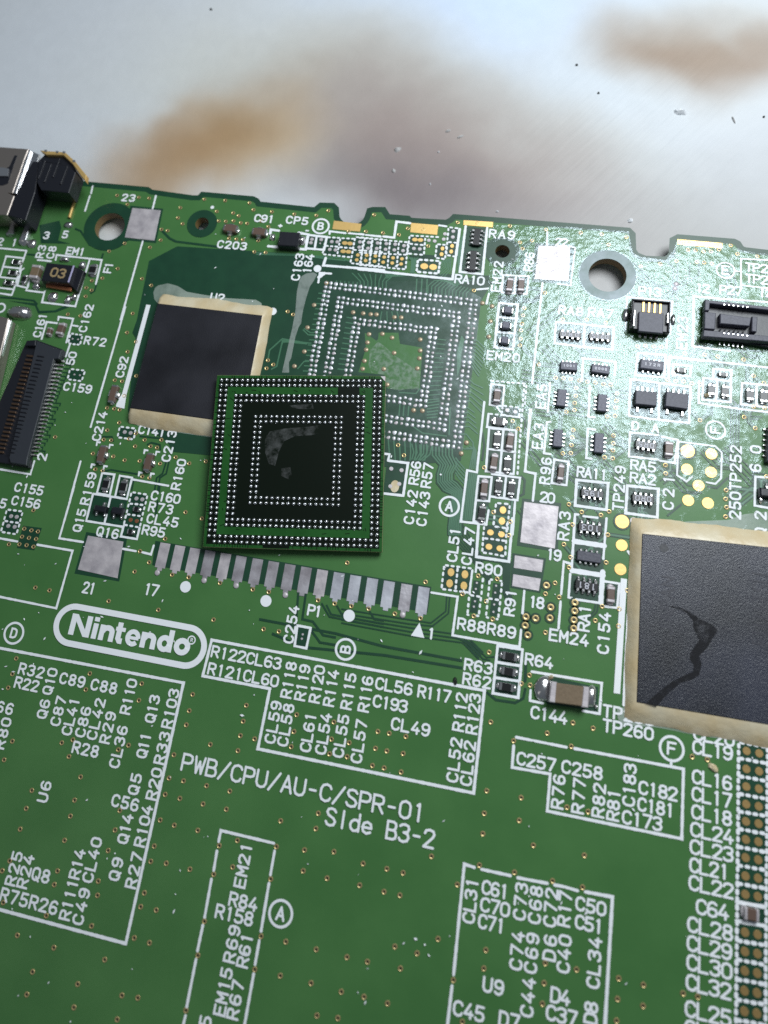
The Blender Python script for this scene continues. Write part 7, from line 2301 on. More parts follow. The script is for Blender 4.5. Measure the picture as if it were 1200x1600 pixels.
('edge_chip','pin','pin',0.05,0.25,((37.81,0.49),(38.33,0.51),(38.33,0.37),(37.81,0.36))),
('edge_chip','pin','pin',0.05,0.25,((37.8,0.01),(38.31,0.02),(38.31,-0.11),(37.8,-0.12))),
('edge_chip','pin','pin',0.05,0.25,((37.78,-0.47),(38.3,-0.46),(38.3,-0.59),(37.78,-0.6))),
('edge_chip','pin','pin',0.05,0.25,((37.77,-0.95),(38.29,-0.93),(38.29,-1.06),(37.77,-1.08))),
('edge_chip','pin','pin',0.05,0.25,((37.76,-1.42),(38.27,-1.41),(38.27,-1.54),(37.76,-1.55))),
('edge_chip','pin','pin',0.05,0.25,((37.74,-1.9),(38.26,-1.88),(38.26,-2.01),(37.74,-2.03))),
('large_capacitor','','brown',0.05,1.15,((21.63,-23.28),(24.41,-23.17),(24.44,-24.64),(21.62,-24.78))),
('large_capacitor','terminal','tin',0.03,1.19,((21.54,-23.22),(22,-23.2),(21.99,-24.77),(21.51,-24.79))),
('large_capacitor','terminal','tin',0.03,1.19,((24.05,-23.16),(24.51,-23.14),(24.52,-24.7),(24.01,-24.72))),
)
MOUNDS = (
('audio_jack','solder_joint','solder',-32.21,14.02,0.54,0.34,0.35,0),
('audio_jack','solder_joint','solder',-36.73,11.79,0.59,0.79,0.55,0),
('audio_jack','solder_joint','solder',-38.65,12.34,0.5,0.35,0.3,0),
('audio_jack','solder_joint','solder',-35.73,11.37,0.54,0.49,0.35,0),
('line_filter','solder_joint','solder',-33.63,6.48,0.46,0.37,0.4,0),
('line_filter','solder_joint','solder',-31.45,5.48,0.59,0.55,0.4,0),
('line_filter','solder_joint','solder',-29.66,5.33,0.38,0.47,0.4,0),
('line_filter','solder_joint','solder',-29.06,5.74,0.34,0.4,0.4,0),
('line_filter','solder_joint','solder',-29.26,9.41,0.4,0.44,0.4,0),
('line_filter','solder_joint','solder',-31.41,9.87,0.58,0.29,0.4,0),
('solder_blob','','solder',-34.4,3.24,1.43,0.71,0.9,0),
('large_capacitor','solder_joint','solder',21.17,-23.95,0.76,0.94,0.5,0),
('large_capacitor','solder_joint','solder',24.88,-23.88,0.5,0.82,0.55,0),
('large_capacitor','solder_joint','solder',25.34,-24.54,0.15,0.17,0.3,0),
)
FILMS = (
('smear',0.05,((-20.74,7.22),(-20.7,7.77),(-20.43,8.08),(-19.46,8.42),(-18.37,8.25),(-17.19,7.7),(-15.26,7.56),(-12.84,7.47),(-9.83,7.63),(-9.19,7.34),(-8.9,6.49),(-14.33,6.53),(-20.02,6.12),(-20.47,6.52))),
('smear',0.05,((-20.02,-5.7),(-16.35,-6.02),(-11.31,-5.99),(-11.08,-6.99),(-14.48,-6.98),(-18.61,-6.9),(-19.62,-6.54))),
('smear',0.05,((-8.91,6.23),(-8.05,6.24),(-8.06,5.1),(-8.02,2.87),(-7.96,0.17),(-8,-1.16),(-8.32,-1.2),(-8.75,2.44))),
('smear',0.05,((26.93,-24.4),(27.47,-24.19),(32.33,-24.38),(38.8,-24.14),(38.79,-25.06),(35.89,-25.15),(32.36,-25.26),(29.96,-25.23),(27.42,-25.53),(27.03,-25.1))),
('smear',0.05,((27.82,-10.95),(27.98,-10.04),(28.41,-9.5),(29.05,-9.26),(31.89,-8.55),(35.09,-7.93),(36.35,-7.26),(38.88,-6.54),(38.87,-9.78),(28.25,-10.21))),
('smear2',0.06,((-5.22,11.09),(-4.53,11.28),(-4.11,11.09),(-4.35,10.28),(-4.62,9.66),(-4.76,8.34),(-4.82,7.16),(-4.81,6.35),(-4.75,5.66),(-4.93,5.18),(-5.06,4.13),(-5.06,1.87),(-5.19,1.41),(-4.97,0.38),(-5.67,0.3),(-5.61,3.05),(-5.55,4.99),(-5.58,6.84),(-5.83,9.05),(-5.81,10.13),(-5.65,10.74))),
('plane',0.03,((1.67,5.39),(2.93,4.69),(3.06,4.88),(3.01,5.55),(4.91,5.77),(5.23,4.64),(7.42,4.51),(7.55,2.77),(7.71,0.42),(5.8,0.01),(4.63,0.02),(4.23,1.32),(1.7,1.28),(2.04,3.75))),
('speckle',0.04,((3.11,4.6),(3.85,4.19),(4.78,3.47),(5.79,2.94),(6.68,2.45),(7.56,2.29),(7.64,0.25),(6.49,0.16),(5.81,-0.09),(4.62,0.08),(4.23,1.32),(2.93,1.38),(2.55,2.15),(2.46,3.69))),
('flux',0.08,((12.49,18.39),(20.67,18.9),(25.63,18.95),(26.1,16.68),(26.82,16.27),(29.17,16.17),(29.83,17.27),(30.15,18.42),(34.89,18.48),(36.04,17.91),(38.24,17.73),(41.65,17.81),(41.22,-9.02),(33.21,-9.83),(27.52,-10.04),(24.26,-8.87),(21.51,-8.15),(19.79,-7.25),(16.7,-4.16),(14.63,-0.78),(13.22,4.13),(13,10.1))),
('flux',0.08,((-35.61,2.87),(-34.71,3.27),(-32.82,2.39),(-32.17,0.81),(-33.04,0.34),(-32.41,-10.33),(-32.87,-11.05),(-35.25,-3.95),(-35.32,-1.57))),
('fluxthin',0.07,((-3.31,10.4),(8.97,11.73),(12.36,10.37),(12.51,1.46),(12.37,-5.48),(7.57,-5.43),(5.5,-5.1),(4.44,1.21),(-2.15,0.64),(-1.69,6.36))),
)
DEBRIS = (
('plastic_scrap','crumpled white plastic scrap, largest bit lying on the stained work mat','scrap',30.44,34.67,0.68,0.31,0.5,-1.8,-0.15),
('plastic_scrap','small grey blister of residue stuck to the mat above the memory pads','residue',1.54,27.73,0.41,0.27,0.25,-1.8,0.6),
('plastic_scrap','pale smeared crumb on the mat, left one of a close pair','residue',6.66,30.52,0.33,0.17,0.2,-1.8,0.5),
('plastic_scrap','pale smeared crumb on the mat, right one of a close pair','residue',8.05,29.89,0.4,0.13,0.2,-1.8,0.6),
('plastic_scrap','low rounded residue bump on the mat just above the round board notch','residue',1.51,25.05,0.2,0.27,0.2,-1.8,0.2),
('plastic_scrap','tiny white ring-like flake on the mat beside the rectangular board notch','scrap',26.09,21.29,0.3,0.24,0.25,-1.8,0.3),
('plastic_scrap','thin grey sliver on the mat at the right below the brown burn','residue',35.68,34.09,0.09,0.49,0.2,-1.8,0.4),
('dust_speck','bright speck on the mauve stain, highest of three','scrap',5.98,27.77,0.12,0.11,0.2,-1.8,0),
('dust_speck','bright speck on the mat just above the gold edge pads','scrap',12.91,21.08,0.15,0.13,0.2,-1.8,0),
('dust_speck','bright speck on the mauve stain near its lower edge','scrap',5.61,23.73,0.11,0.1,0.2,-1.8,0),
('dust_speck','dark speck on the pale mat left of the brown burn, lower of two','dark',22.03,36.54,0.13,0.12,0.2,-1.8,0),
('dust_speck','dark speck on the pale mat left of the brown burn, upper of two','dark',19.51,40.1,0.16,0.13,0.2,-1.8,0),
('dust_speck','dark speck on the mat at the right edge of the picture','dark',38.58,34.7,0.13,0.11,0.2,-1.8,0),
('dust_speck','dark speck on the mat near the top edge, left half','dark',-23.83,45.73,0.19,0.14,0.2,-1.8,0),
('paint_chip','cream chip of lacquer lying on the green board beside the CL19 lettering','cream',34.22,-27.32,0.43,0.28,0.2,0.05,-0.7),
('paint_chip','tan crumb lying against a small resistor in the shiny flux area','cream',33.09,2.98,0.25,0.19,0.4,0.05,0.4),
('paint_chip','cream crumb at the upper left corner of the big brown capacitor','cream',21.66,-22.9,0.23,0.15,0.5,0.05,0.8),
('burnt_crumb','dark charred crumb lying across the white line beside the R62 lettering','dark',14.05,-24.57,0.18,0.31,0.25,0.05,0.3),
)
BARS = (('white',((-21.16,5.81),(-20.69,5.81),(-20.72,-3.88),(-20.56,-5.36),(-21.48,-5.26),(-21.48,-4.98),(-21.19,-3.86))),)
STAINS = {'burn': [-19.51, 28.51], 'mauve': [2.86, 27.76], 'tan2': [-23.69, 25.18], 'brown': [29.95, 44.16], 'grey': [24.53, 21.51], 'blue': [11.89, 46.97]}
LOGO = {'a': [-19.98, -25.75], 'b': [-9.2, -25.77], 'r': 1.84, 't': 0.52, 'o': [-20.26, -26.6], 'e': [-8.85, -26.51], 'reg': [-8.88, -25.18]}
CHIP_STAIN = (((30.08,-15.88),(31.06,-15.78),(32.06,-16.12),(32.8,-16.5),(33.78,-16.84),(34.09,-17.16),(33.68,-17.97),(33.33,-18.64),(32.75,-19.35),(32.94,-19.93),(32.78,-20.8),(32.2,-21.26),(31.37,-21.64),(30.33,-22.78),(29.64,-23.73),(28.8,-23.65),(29.84,-22.51),(30.77,-21.63),(31.71,-20.98),(32.3,-20.64),(32.35,-20.15),(32.03,-19.72),(32.08,-19.22),(32.72,-18.13),(32.27,-17.34),(32.2,-16.73),(31.69,-16.19),(30.82,-16.01)),)
LOOSE = {'cen': [-2.387, -8.288, 1.425], 'ex': [0.9914, 0.1285, -0.0253], 'ey': [-0.1273, 0.9908, 0.0459], 'ez': [0.031, -0.0423, 0.9986], 'side': 16.04}


# ---------------------------------------------------------------- helpers
def link(name, mesh, parent=None, loc=(0, 0, 0), rz=0., kind=None):
    o = bpy.data.objects.new(name, mesh); COL.objects.link(o)
    if parent is not None: o.parent = parent
    o.location = (loc[0] * S, loc[1] * S, loc[2] * S); o.rotation_euler = (0, 0, rz)
    if kind: o['kind'] = kind
    return o
class MB:
    def __init__(s): s.v = []; s.f = []; s.m = []
    def add(s, v, f, mi=0):
        b = len(s.v); s.v += [(x * S, y * S, z * S) for x, y, z in v]; s.f += [tuple(i + b for i in q) for q in f]; s.m += [mi] * len(f)
    def mesh(s, name, mats, smooth=False):
        me = bpy.data.meshes.new(name); me.from_pydata(s.v, [], s.f)
        for m in (mats if isinstance(mats, (list, tuple)) else [mats]): me.materials.append(MAT[m] if isinstance(m, str) else m)
        if any(s.m): me.polygons.foreach_set('material_index', s.m)
        if smooth: me.polygons.foreach_set('use_smooth', [True] * len(s.f))
        me.update(); return me
def area2(p): return sum(p[i][0] * p[(i + 1) % len(p)][1] - p[(i + 1) % len(p)][0] * p[i][1] for i in range(len(p)))
def ccw(p): p = [tuple(q) for q in p]; return p if area2(p) > 0 else p[::-1]
def flat(mb, poly, z, mi=0):
    p = ccw(poly); mb.add([(x, y, z) for x, y in p], [tuple(range(len(p)))], mi)
def inset(p, d):
    """move a ccw polygon inwards by d"""
    n = len(p); out = []
    for i in range(n):
        a, b, c = Vector(p[i - 1]), Vector(p[i]), Vector(p[(i + 1) % n])
        u = (b - a).normalized(); w = (c - b).normalized()
        nu = Vector((-u.y, u.x)); nw = Vector((-w.y, w.x)); k = nu + nw
        den = max(.35, 1 + nu.dot(nw))
        out.append(tuple(b + k * (d / den)))
    return out
def prism(mb, poly, z0, z1, ch=.05, mi=0, grow=0.):
    p = ccw(poly); n = len(p); ch = min(ch, (z1 - z0) * .45)
    t = inset(p, ch)
    v = [(x, y, z0) for x, y in p] + [(x, y, z1 - ch) for x, y in p] + [(x, y, z1) for x, y in t]
    f = [tuple(range(2 * n, 3 * n))]
    for i in range(n):
        j = (i + 1) % n
        f += [(i, j, n + j, n + i), (n + i, n + j, 2 * n + j, 2 * n + i)]
    mb.add(v, f, mi)
def box(mb, cx, cy, L, W, z0, z1, ch=.05, mi=0):
    prism(mb, [(cx - L / 2, cy - W / 2), (cx + L / 2, cy - W / 2), (cx + L / 2, cy + W / 2), (cx - L / 2, cy + W / 2)], z0, z1, ch, mi)
def mound(mb, cx, cy, rx, ry, h, z=0., mi=0, nseg=12, rings=4, wob=0.):
    v = []; f = []
    for k in range(rings):
        a = (math.pi / 2) * k / rings
        for i in range(nseg):
            t = 2 * math.pi * i / nseg; w = 1 + wob * noise.noise((math.cos(t) * 1.3 + cx, math.sin(t) * 1.3 + cy, k * .2))
            v.append((cx + math.cos(t) * rx * math.cos(a) * w, cy + math.sin(t) * ry * math.cos(a) * w, z + h * math.sin(a)))
    v.append((cx, cy, z + h))
    for k in range(rings - 1):
        for i in range(nseg):
            j = (i + 1) % nseg
            f.append((k * nseg + i, k * nseg + j, (k + 1) * nseg + j, (k + 1) * nseg + i))
    for i in range(nseg): f.append(((rings - 1) * nseg + i, (rings - 1) * nseg + (i + 1) % nseg, len(v) - 1))
    mb.add(v, f, mi)
def strip(mb, pts, w, z, closed=False, cap=True, mi=0, wob=0., rise=.0012):
    """a mitred ribbon with round ends"""
    q = [Vector(p) for p in pts]
    q = [q[0]] + [b for a, b in zip(q, q[1:]) if (b - a).length > 1e-4]
    if closed and (q[0] - q[-1]).length < 1e-3: q = q[:-1]
    n = len(q); h = w / 2
    if n < 2: return
    v = []; f = []
    for i in range(n):
        if closed: a, c = q[i - 1], q[(i + 1) % n]
        else: a, c = (q[i - 1] if i else None), (q[i + 1] if i < n - 1 else None)
        b = q[i]
        u = (b - a).normalized() if a is not None else (c - b).normalized()
        t = (c - b).normalized() if c is not None else u
        nu = Vector((-u.y, u.x)); nt_ = Vector((-t.y, t.x)); k = nu + nt_
        den = max(.3, 1 + nu.dot(nt_)); k = k * (h / den)
        if wob: k = k * (1 + random.uniform(-wob, wob))
        zi = z + i * rise
        v += [(b.x + k.x, b.y + k.y, zi), (b.x - k.x, b.y - k.y, zi)]
    for i in range(n if closed else n - 1):
        j = (i + 1) % n
        f.append((2 * i + 1, 2 * j + 1, 2 * j, 2 * i))
    if cap and not closed:
        for e, o in ((0, 1), (n - 1, n - 2)):
            d = (q[e] - q[o]).normalized(); nn = Vector((-d.y, d.x)); b = len(v)
            for k in range(1, 4):
                a = math.pi * k / 4; c = q[e] + nn * (h * math.cos(a)) + d * (h * math.sin(a)); v.append((c.x, c.y, z + e * rise))
            # the n-side vertex is on nn side for the end, on the other for the start
            l0, r0 = (2 * e, 2 * e + 1) if e else (1, 0)
            f.append((l0, r0, b + 2, b + 1, b))
    mb.add(v, f, mi)

GL = {
 '0': ([(0, 1.5), (0, 4.5), (.45, 5.5), (1.5, 6), (2.55, 5.5), (3, 4.5), (3, 1.5), (2.55, .5), (1.5, 0), (.45, .5), (0, 1.5)],),
 '1': ([(.95, 5.3), (1.6, 6), (1.6, 0)],), 'I': ([(1.5, 6), (1.5, 0)],),
 '2': ([(0, 4.6), (.35, 5.6), (1.5, 6), (2.65, 5.6), (3, 4.6), (2.6, 3.5), (0, 0), (3, 0)],),
 '3': ([(0, 5.2), (.6, 5.8), (1.6, 6), (2.6, 5.6), (2.9, 4.6), (2.5, 3.5), (1.3, 3.2)], [(1.3, 3.2), (2.6, 2.8), (3, 1.7), (2.6, .5), (1.4, 0), (.4, .3), (0, 1)]),
 '4': ([(2.2, 0), (2.2, 2.9)], [(1.9, 6), (0, 1.7), (3, 1.7)]),
 '5': ([(2.8, 6), (.4, 6), (.2, 3.2), (1.5, 3.6), (2.6, 3.1), (3, 1.9), (2.6, .5), (1.4, 0), (.3, .3), (0, 1)],),
 '6': ([(2.8, 5.2), (2.2, 5.85), (1.4, 6), (.45, 5.3), (0, 3.6), (0, 1.8), (.4, .5), (1.5, 0), (2.6, .5), (3, 1.7), (2.6, 3), (1.5, 3.4), (.5, 3), (.1, 2.2)],),
 '7': ([(0, 6), (3, 6), (1.1, 0)],),
 '8': ([(1.5, 3.25), (.4, 3.8), (.2, 4.7), (.6, 5.7), (1.5, 6), (2.4, 5.7), (2.8, 4.7), (2.6, 3.8), (1.5, 3.25)], [(1.5, 3.2), (.4, 2.6), (0, 1.6), (.5, .4), (1.5, 0), (2.5, .4), (3, 1.6), (2.6, 2.6), (1.5, 3.2)]),
 '9': ([(.2, .8), (.8, .15), (1.6, 0), (2.55, .7), (3, 2.4), (3, 4.2), (2.6, 5.5), (1.5, 6), (.4, 5.5), (0, 4.3), (.4, 3), (1.5, 2.6), (2.5, 3), (2.9, 3.8)],),
 'A': ([(0, 0), (1.5, 6), (3, 0)], [(.55, 2), (2.45, 2)]),
 'B': ([(0, 3.1), (0, 0), (2, 0), (2.8, .5), (3, 1.6), (2.7, 2.7), (2, 3.1), (0, 3.1), (0, 6), (1.9, 6), (2.6, 5.5), (2.75, 4.6), (2.5, 3.6), (2, 3.2)],),
 'C': ([(3, 4.7), (2.6, 5.6), (1.6, 6), (.5, 5.5), (0, 4.2), (0, 1.8), (.5, .5), (1.6, 0), (2.6, .4), (3, 1.3)],),
 'D': ([(0, 0), (0, 6), (1.6, 6), (2.6, 5.4), (3, 4.2), (3, 1.8), (2.6, .6), (1.6, 0), (0, 0)],),
 'E': ([(3, 6), (0, 6), (0, 0), (3, 0)], [(0, 3.1), (2.5, 3.1)]), 'F': ([(3, 6), (0, 6), (0, 0)], [(0, 3.1), (2.5, 3.1)]),
 'J': ([(2.4, 6), (2.4, 1.4), (1.8, .2), (1, 0), (.2, .6), (0, 1.5)],), 'K': ([(0, 0), (0, 6)], [(3, 6), (0, 2.4)], [(1.1, 3.4), (3, 0)]),
 'L': ([(0, 6), (0, 0), (2.9, 0)],), 'M': ([(0, 0), (0, 6), (1.5, 2.2), (3, 6), (3, 0)],), 'N': ([(0, 0), (0, 6), (3, 0), (3, 6)],),
 'P': ([(0, 0), (0, 6), (1.9, 6), (2.8, 5.5), (3, 4.4), (2.8, 3.3), (1.9, 2.8), (0, 2.8)],),
 'Q': ([(0, 1.7), (0, 4.5), (.5, 5.6), (1.5, 6), (2.5, 5.6), (3, 4.5), (3, 1.7), (2.5, .5), (1.5, 0), (.5, .5), (0, 1.7)], [(1.7, 1.6), (3, -.3)]),
 'R': ([(0, 0), (0, 6), (1.9, 6), (2.8, 5.5), (3, 4.4), (2.8, 3.4), (1.9, 2.9), (0, 2.9)], [(1.5, 2.9), (3, 0)]),
 'S': ([(2.9, 5), (2.3, 5.8), (1.4, 6), (.4, 5.6), (.1, 4.6), (.6, 3.6), (2.4, 2.6), (3, 1.6), (2.6, .4), (1.5, 0), (.5, .3), (0, 1.2)],),
 'T': ([(0, 6), (3, 6)], [(1.5, 6), (1.5, 0)]), 'U': ([(0, 6), (0, 1.6), (.5, .4), (1.5, 0), (2.5, .4), (3, 1.6), (3, 6)],),
 'W': ([(0, 6), (.7, 0), (1.5, 4.4), (2.3, 0), (3, 6)],), 'X': ([(0, 0), (3, 6)], [(0, 6), (3, 0)]),
 '/': ([(0, -.3), (3, 6.3)],), '-': ([(.6, 2.9), (2.4, 2.9)],), '+': ([(.2, 3), (2.8, 3)], [(1.5, 1.7), (1.5, 4.3)]),
 'd': ([(2.8, 6), (2.8, 0)], [(2.8, 3), (2, 3.8), (1.1, 3.8), (.3, 3), (0, 1.9), (.3, .7), (1.1, 0), (2, .1), (2.8, .9)]),
 'e': ([(0, 2), (2.9, 2), (2.6, 3.4), (1.5, 4), (.4, 3.4), (0, 2), (.4, .6), (1.5, 0), (2.7, .6)],),
}
def write(mb, s, L, h, z, stroke=.19, mi=0):
    """lettering centred on the origin, running along x"""
    u = (h - stroke) / 6.; n = len(s); gw = 3 * u
    pitch = (L - gw - stroke) / (n - 1) if n > 1 else 0
    gx = 1.35
    if n > 1: gx = min(1.35, max(.55, pitch * .74 / gw)); pitch = (L - gw * gx - stroke) / (n - 1)
    x0 = -(pitch * (n - 1)) / 2
    k = 0
    for i, c in enumerate(s):
        for st in GL.get(c, ()):
            pts = [(x0 + pitch * i + (x - 1.5) * u * gx, (y - 3) * u) for x, y in st]
            run = [pts[0]]
            for a, b, c in zip(pts, pts[1:], pts[2:]):       # sharp corners start a new stroke
                run.append(b); d1 = (Vector(b) - Vector(a)).normalized(); d2 = (Vector(c) - Vector(b)).normalized()
                if d1.dot(d2) < -.1: strip(mb, run, stroke, z + k * .003, mi=mi); k += 1; run = [b]
            run.append(pts[-1]); strip(mb, run, stroke, z + k * .003, mi=mi); k += 1

# ---------------------------------------------------------------- the work mat
def work_mat():
    mb = MB(); N = 24
    mb.add([(-400, -400, -1.8), (400, -400, -1.8), (400, 400, -1.8), (-400, 400, -1.8)], [(0, 1, 2, 3)])
    m, n, l, p = nt('stained_silicone')
    tc = n.new('ShaderNodeTexCoord')
    warp = n.new('ShaderNodeTexNoise'); warp.inputs['Scale'].default_value = .55; warp.inputs['Detail'].default_value = 3
    l.new(tc.outputs['Object'], warp.inputs['Vector'])
    wa = n.new('ShaderNodeVectorMath'); wa.operation = 'MULTIPLY_ADD'; wa.inputs[1].default_value = (1.5, 1.5, 0); wa.inputs[2].default_value = (-.75, -.75, 0)
    l.new(warp.outputs['Color'], wa.inputs[0])
    vec = n.new('ShaderNodeVectorMath'); vec.operation = 'ADD'; l.new(tc.outputs['Object'], vec.inputs[0]); l.new(wa.outputs[0], vec.inputs[1])
    base = n.new('ShaderNodeRGB'); base.outputs[0].default_value = (.63, .66, .69, 1)
    cur = base.outputs[0]
    def blob(cx, cy, rx, ry, rot, col, amount, soft=1.0):
        nonlocal cur
        mp = n.new('ShaderNodeMapping'); mp.vector_type = 'TEXTURE'
        mp.inputs['Location'].default_value = (cx * S, cy * S, 0); mp.inputs['Rotation'].default_value = (0, 0, rot); mp.inputs['Scale'].default_value = (rx * S, ry * S, 1)
        l.new(vec.outputs[0], mp.inputs[0])
        fl = n.new('ShaderNodeVectorMath'); fl.operation = 'MULTIPLY'; fl.inputs[1].default_value = (1, 1, 0); l.new(mp.outputs[0], fl.inputs[0])
        ln = n.new('ShaderNodeVectorMath'); ln.operation = 'LENGTH'; l.new(fl.outputs[0], ln.inputs[0])
        mr = n.new('ShaderNodeMapRange'); mr.interpolation_type = 'SMOOTHSTEP'
        mr.inputs['From Min'].default_value = 1.0; mr.inputs['From Max'].default_value = 1 - soft; mr.inputs['To Min'].default_value = 0; mr.inputs['To Max'].default_value = amount
        l.new(ln.outputs['Value'], mr.inputs['Value'])
        mx = n.new('ShaderNodeMixRGB'); mx.inputs['Color2'].default_value = (*col, 1)
        l.new(mr.outputs[0], mx.inputs['Fac']); l.new(cur, mx.inputs['Color1']); cur = mx.outputs[0]
    for b in MAT_STAINS: blob(*b)
    sp = n.new('ShaderNodeTexNoise'); sp.inputs['Scale'].default_value = 5; sp.inputs['Detail'].default_value = 8
    l.new(tc.outputs['Object'], sp.inputs['Vector'])
    mm_ = n.new('ShaderNodeMapRange'); mm_.inputs['To Min'].default_value = .95; mm_.inputs['To Max'].default_value = 1.05; l.new(sp.outputs['Fac'], mm_.inputs['Value'])
    mu = n.new('ShaderNodeVectorMath'); mu.operation = 'SCALE'; l.new(cur, mu.inputs[0]); l.new(mm_.outputs[0], mu.inputs['Scale'])
    l.new(mu.outputs[0], p.inputs['Base Color'])
    p.inputs['Roughness'].default_value = .5; p.inputs['Specular IOR Level'].default_value = .25
    # scratches: fine noise stretched along one diagonal, strongest where a tool has scraped the mat
    ro = n.new('ShaderNodeMapping'); ro.inputs['Rotation'].default_value = (0, 0, math.radians(-52)); l.new(tc.outputs['Object'], ro.inputs[0])
    mp = n.new('ShaderNodeMapping'); mp.inputs['Scale'].default_value = (1.2, 16, 1)
    l.new(ro.outputs[0], mp.inputs[0])
    sn = n.new('ShaderNodeTexNoise'); sn.inputs['Scale'].default_value = 1.; sn.inputs['Detail'].default_value = 5; l.new(mp.outputs[0], sn.inputs['Vector'])
    mk = n.new('ShaderNodeVectorMath'); mk.operation = 'DISTANCE'; mk.inputs[1].default_value = (3.0, 3.1, -.18); l.new(tc.outputs['Object'], mk.inputs[0])
    mr = n.new('ShaderNodeMapRange'); mr.interpolation_type = 'SMOOTHSTEP'; mr.inputs['From Min'].default_value = 2.2; mr.inputs['From Max'].default_value = .3; mr.inputs['To Min'].default_value = .03; mr.inputs['To Max'].default_value = 1.
    l.new(mk.outputs['Value'], mr.inputs['Value'])
    ml = n.new('ShaderNodeMath'); ml.operation = 'MULTIPLY'; l.new(sn.outputs['Fac'], ml.inputs[0]); l.new(mr.outputs[0], ml.inputs[1])
    b1 = n.new('ShaderNodeBump'); b1.inputs['Strength'].default_value = .45; b1.inputs['Distance'].default_value = .02; l.new(ml.outputs[0], b1.inputs['Height'])
    fn = n.new('ShaderNodeTexNoise'); fn.inputs['Scale'].default_value = 9; fn.inputs['Detail'].default_value = 6; l.new(tc.outputs['Object'], fn.inputs['Vector'])
    b2 = n.new('ShaderNodeBump'); b2.inputs['Strength'].default_value = .10; b2.inputs['Distance'].default_value = .03; l.new(fn.outputs['Fac'], b2.inputs['Height']); l.new(b1.outputs[0], b2.inputs['Normal'])
    l.new(b2.outputs[0], p.inputs['Normal'])
    o = link('work_mat', mb.mesh('work_mat', m), kind='structure')
    return o
_s = STAINS
MAT_STAINS = (
 (_s['blue'][0], _s['blue'][1] + 2, 34, 24, -.1, (.60, .72, .92), .8, .95),
 (_s['mauve'][0] - 6, _s['mauve'][1] + 6, 44, 20, -.1, (.62, .60, .46), .6, .9),
 (_s['grey'][0] + 6, _s['grey'][1] - 4, 36, 22, .2, (.36, .34, .31), .70, .95),
 (_s['mauve'][0], _s['mauve'][1], 33, 19, -.35, (.31, .245, .225), .93, .95),
 (_s['mauve'][0] + 1, _s['mauve'][1] - 6, 19, 10, -.15, (.19, .16, .165), .85, 1.),
 (_s['tan2'][0] + 2, _s['tan2'][1] - 1, 21, 11, .5, (.55, .40, .22), .75, 1.),
 (_s['burn'][0] + 1, _s['burn'][1], 15, 11, .6, (.42, .28, .15), .75, 1.),
 (_s['burn'][0] + 1, _s['burn'][1] + 1, 7, 5, .8, (.30, .18, .08), .4, 1.),
 (_s['burn'][0] - 5, _s['burn'][1] - 5, 13, 8, .5, (.36, .22, .11), .75, 1.),
 (_s['brown'][0] - 1, _s['brown'][1] + 1, 21, 12, -.2, (.60, .57, .44), .6, 1.),
 (_s['brown'][0], _s['brown'][1], 14, 8, -.25, (.29, .19, .125), .78, 1.),
 (_s['brown'][0] + 7, _s['brown'][1] - 2, 9, 5, -.1, (.32, .22, .15), .6, 1.),
)
work_mat()

# ---------------------------------------------------------------- the circuit board
board = link('circuit_board', None)
board['label'] = 'green printed circuit board with white lettering, bare chip footprint and many tiny soldered parts'
board['category'] = 'circuit board'
TH = 1.0
def circle(cx, cy, r, n=40): return [(cx + r * math.cos(2 * math.pi * i / n), cy + r * math.sin(2 * math.pi * i / n)) for i in range(n)]
def board_slab():
    loops = [ccw(OUTLINE)] + [circle(*h) for h in HOLES]
    vs = []; faces = []; 
    for lp in loops:
        b = len(vs); vs += [Vector(p) for p in lp]; faces.append(list(range(b, b + len(lp))))
    r = delaunay_2d_cdt(vs, [], faces, 1, 1e-5)
    ov, of, origf = r[0], r[2], r[5]
    mb = MB()
    keep = [f for f, og in zip(of, origf) if all(i == 0 for i in og)]
    mb.add([(v.x, v.y, 0) for v in ov], keep)
    mb.add([(v.x, v.y, -TH) for v in ov], [f[::-1] for f in keep])
    for k, lp in enumerate(loops):
        n = len(lp); v = [(x, y, 0) for x, y in lp] + [(x, y, -TH) for x, y in lp]
        f = [((i + 1) % n, i, n + i, n + (i + 1) % n) for i in range(n)]
        if k: f = [q[::-1] for q in f]
        mb.add(v, f, 2 if k else 1)
    link('laminate', mb.mesh('laminate', ['mask', 'edge', 'hole_wall']), board)
board_slab()
# dark (uncoppered) areas, tracks
mb = MB()
for i, g in enumerate(GAP): flat(mb, g, .006 + i * .0004)
strip(mb, OUTLINE[:-2], .62, .0045, cap=False, rise=0)
link('bare_laminate_area', mb.mesh('bare_laminate_area', 'dark'), board, kind='stuff')
def annulus(mb, cx, cy, r0, r1, z, n=40, mi=0, ry=1.):
    v = []; f = []
    for i in range(n):
        t = 2 * math.pi * i / n
        v += [(cx + r0 * math.cos(t), cy + r0 * ry * math.sin(t), z), (cx + r1 * math.cos(t), cy + r1 * ry * math.sin(t), z)]
    for i in range(n): j = (i + 1) % n; f.append((2 * i, 2 * i + 1, 2 * j + 1, 2 * j))
    mb.add(v, f, mi)
for k, (h, fac) in enumerate(zip(HOLES, (1.75, 2.25, 2.4, 1.52))):
    mb = MB(); annulus(mb, h[0], h[1], h[2] * 1.005, h[2] * fac, .036 + k * .001)
    if k == 3: annulus(mb, h[0], h[1], h[2] * 1.525, h[2] * 1.57, .05, mi=1)
    link('hole_ring', mb.mesh('hole_ring', [('dark', 'dark', 'dark', 'ring_tin')[k], 'light']), board)
ml, md_ = MB(), MB()
for i, (m, w, pts) in enumerate(TRACE):
    z = (.036 if m == 'light' else .0325) + (i % 30) * .0001
    strip(ml if m == 'light' else md_, pts, w, z, cap=False, rise=0)
link('copper_track', ml.mesh('copper_track', 'light'), board, kind='stuff')
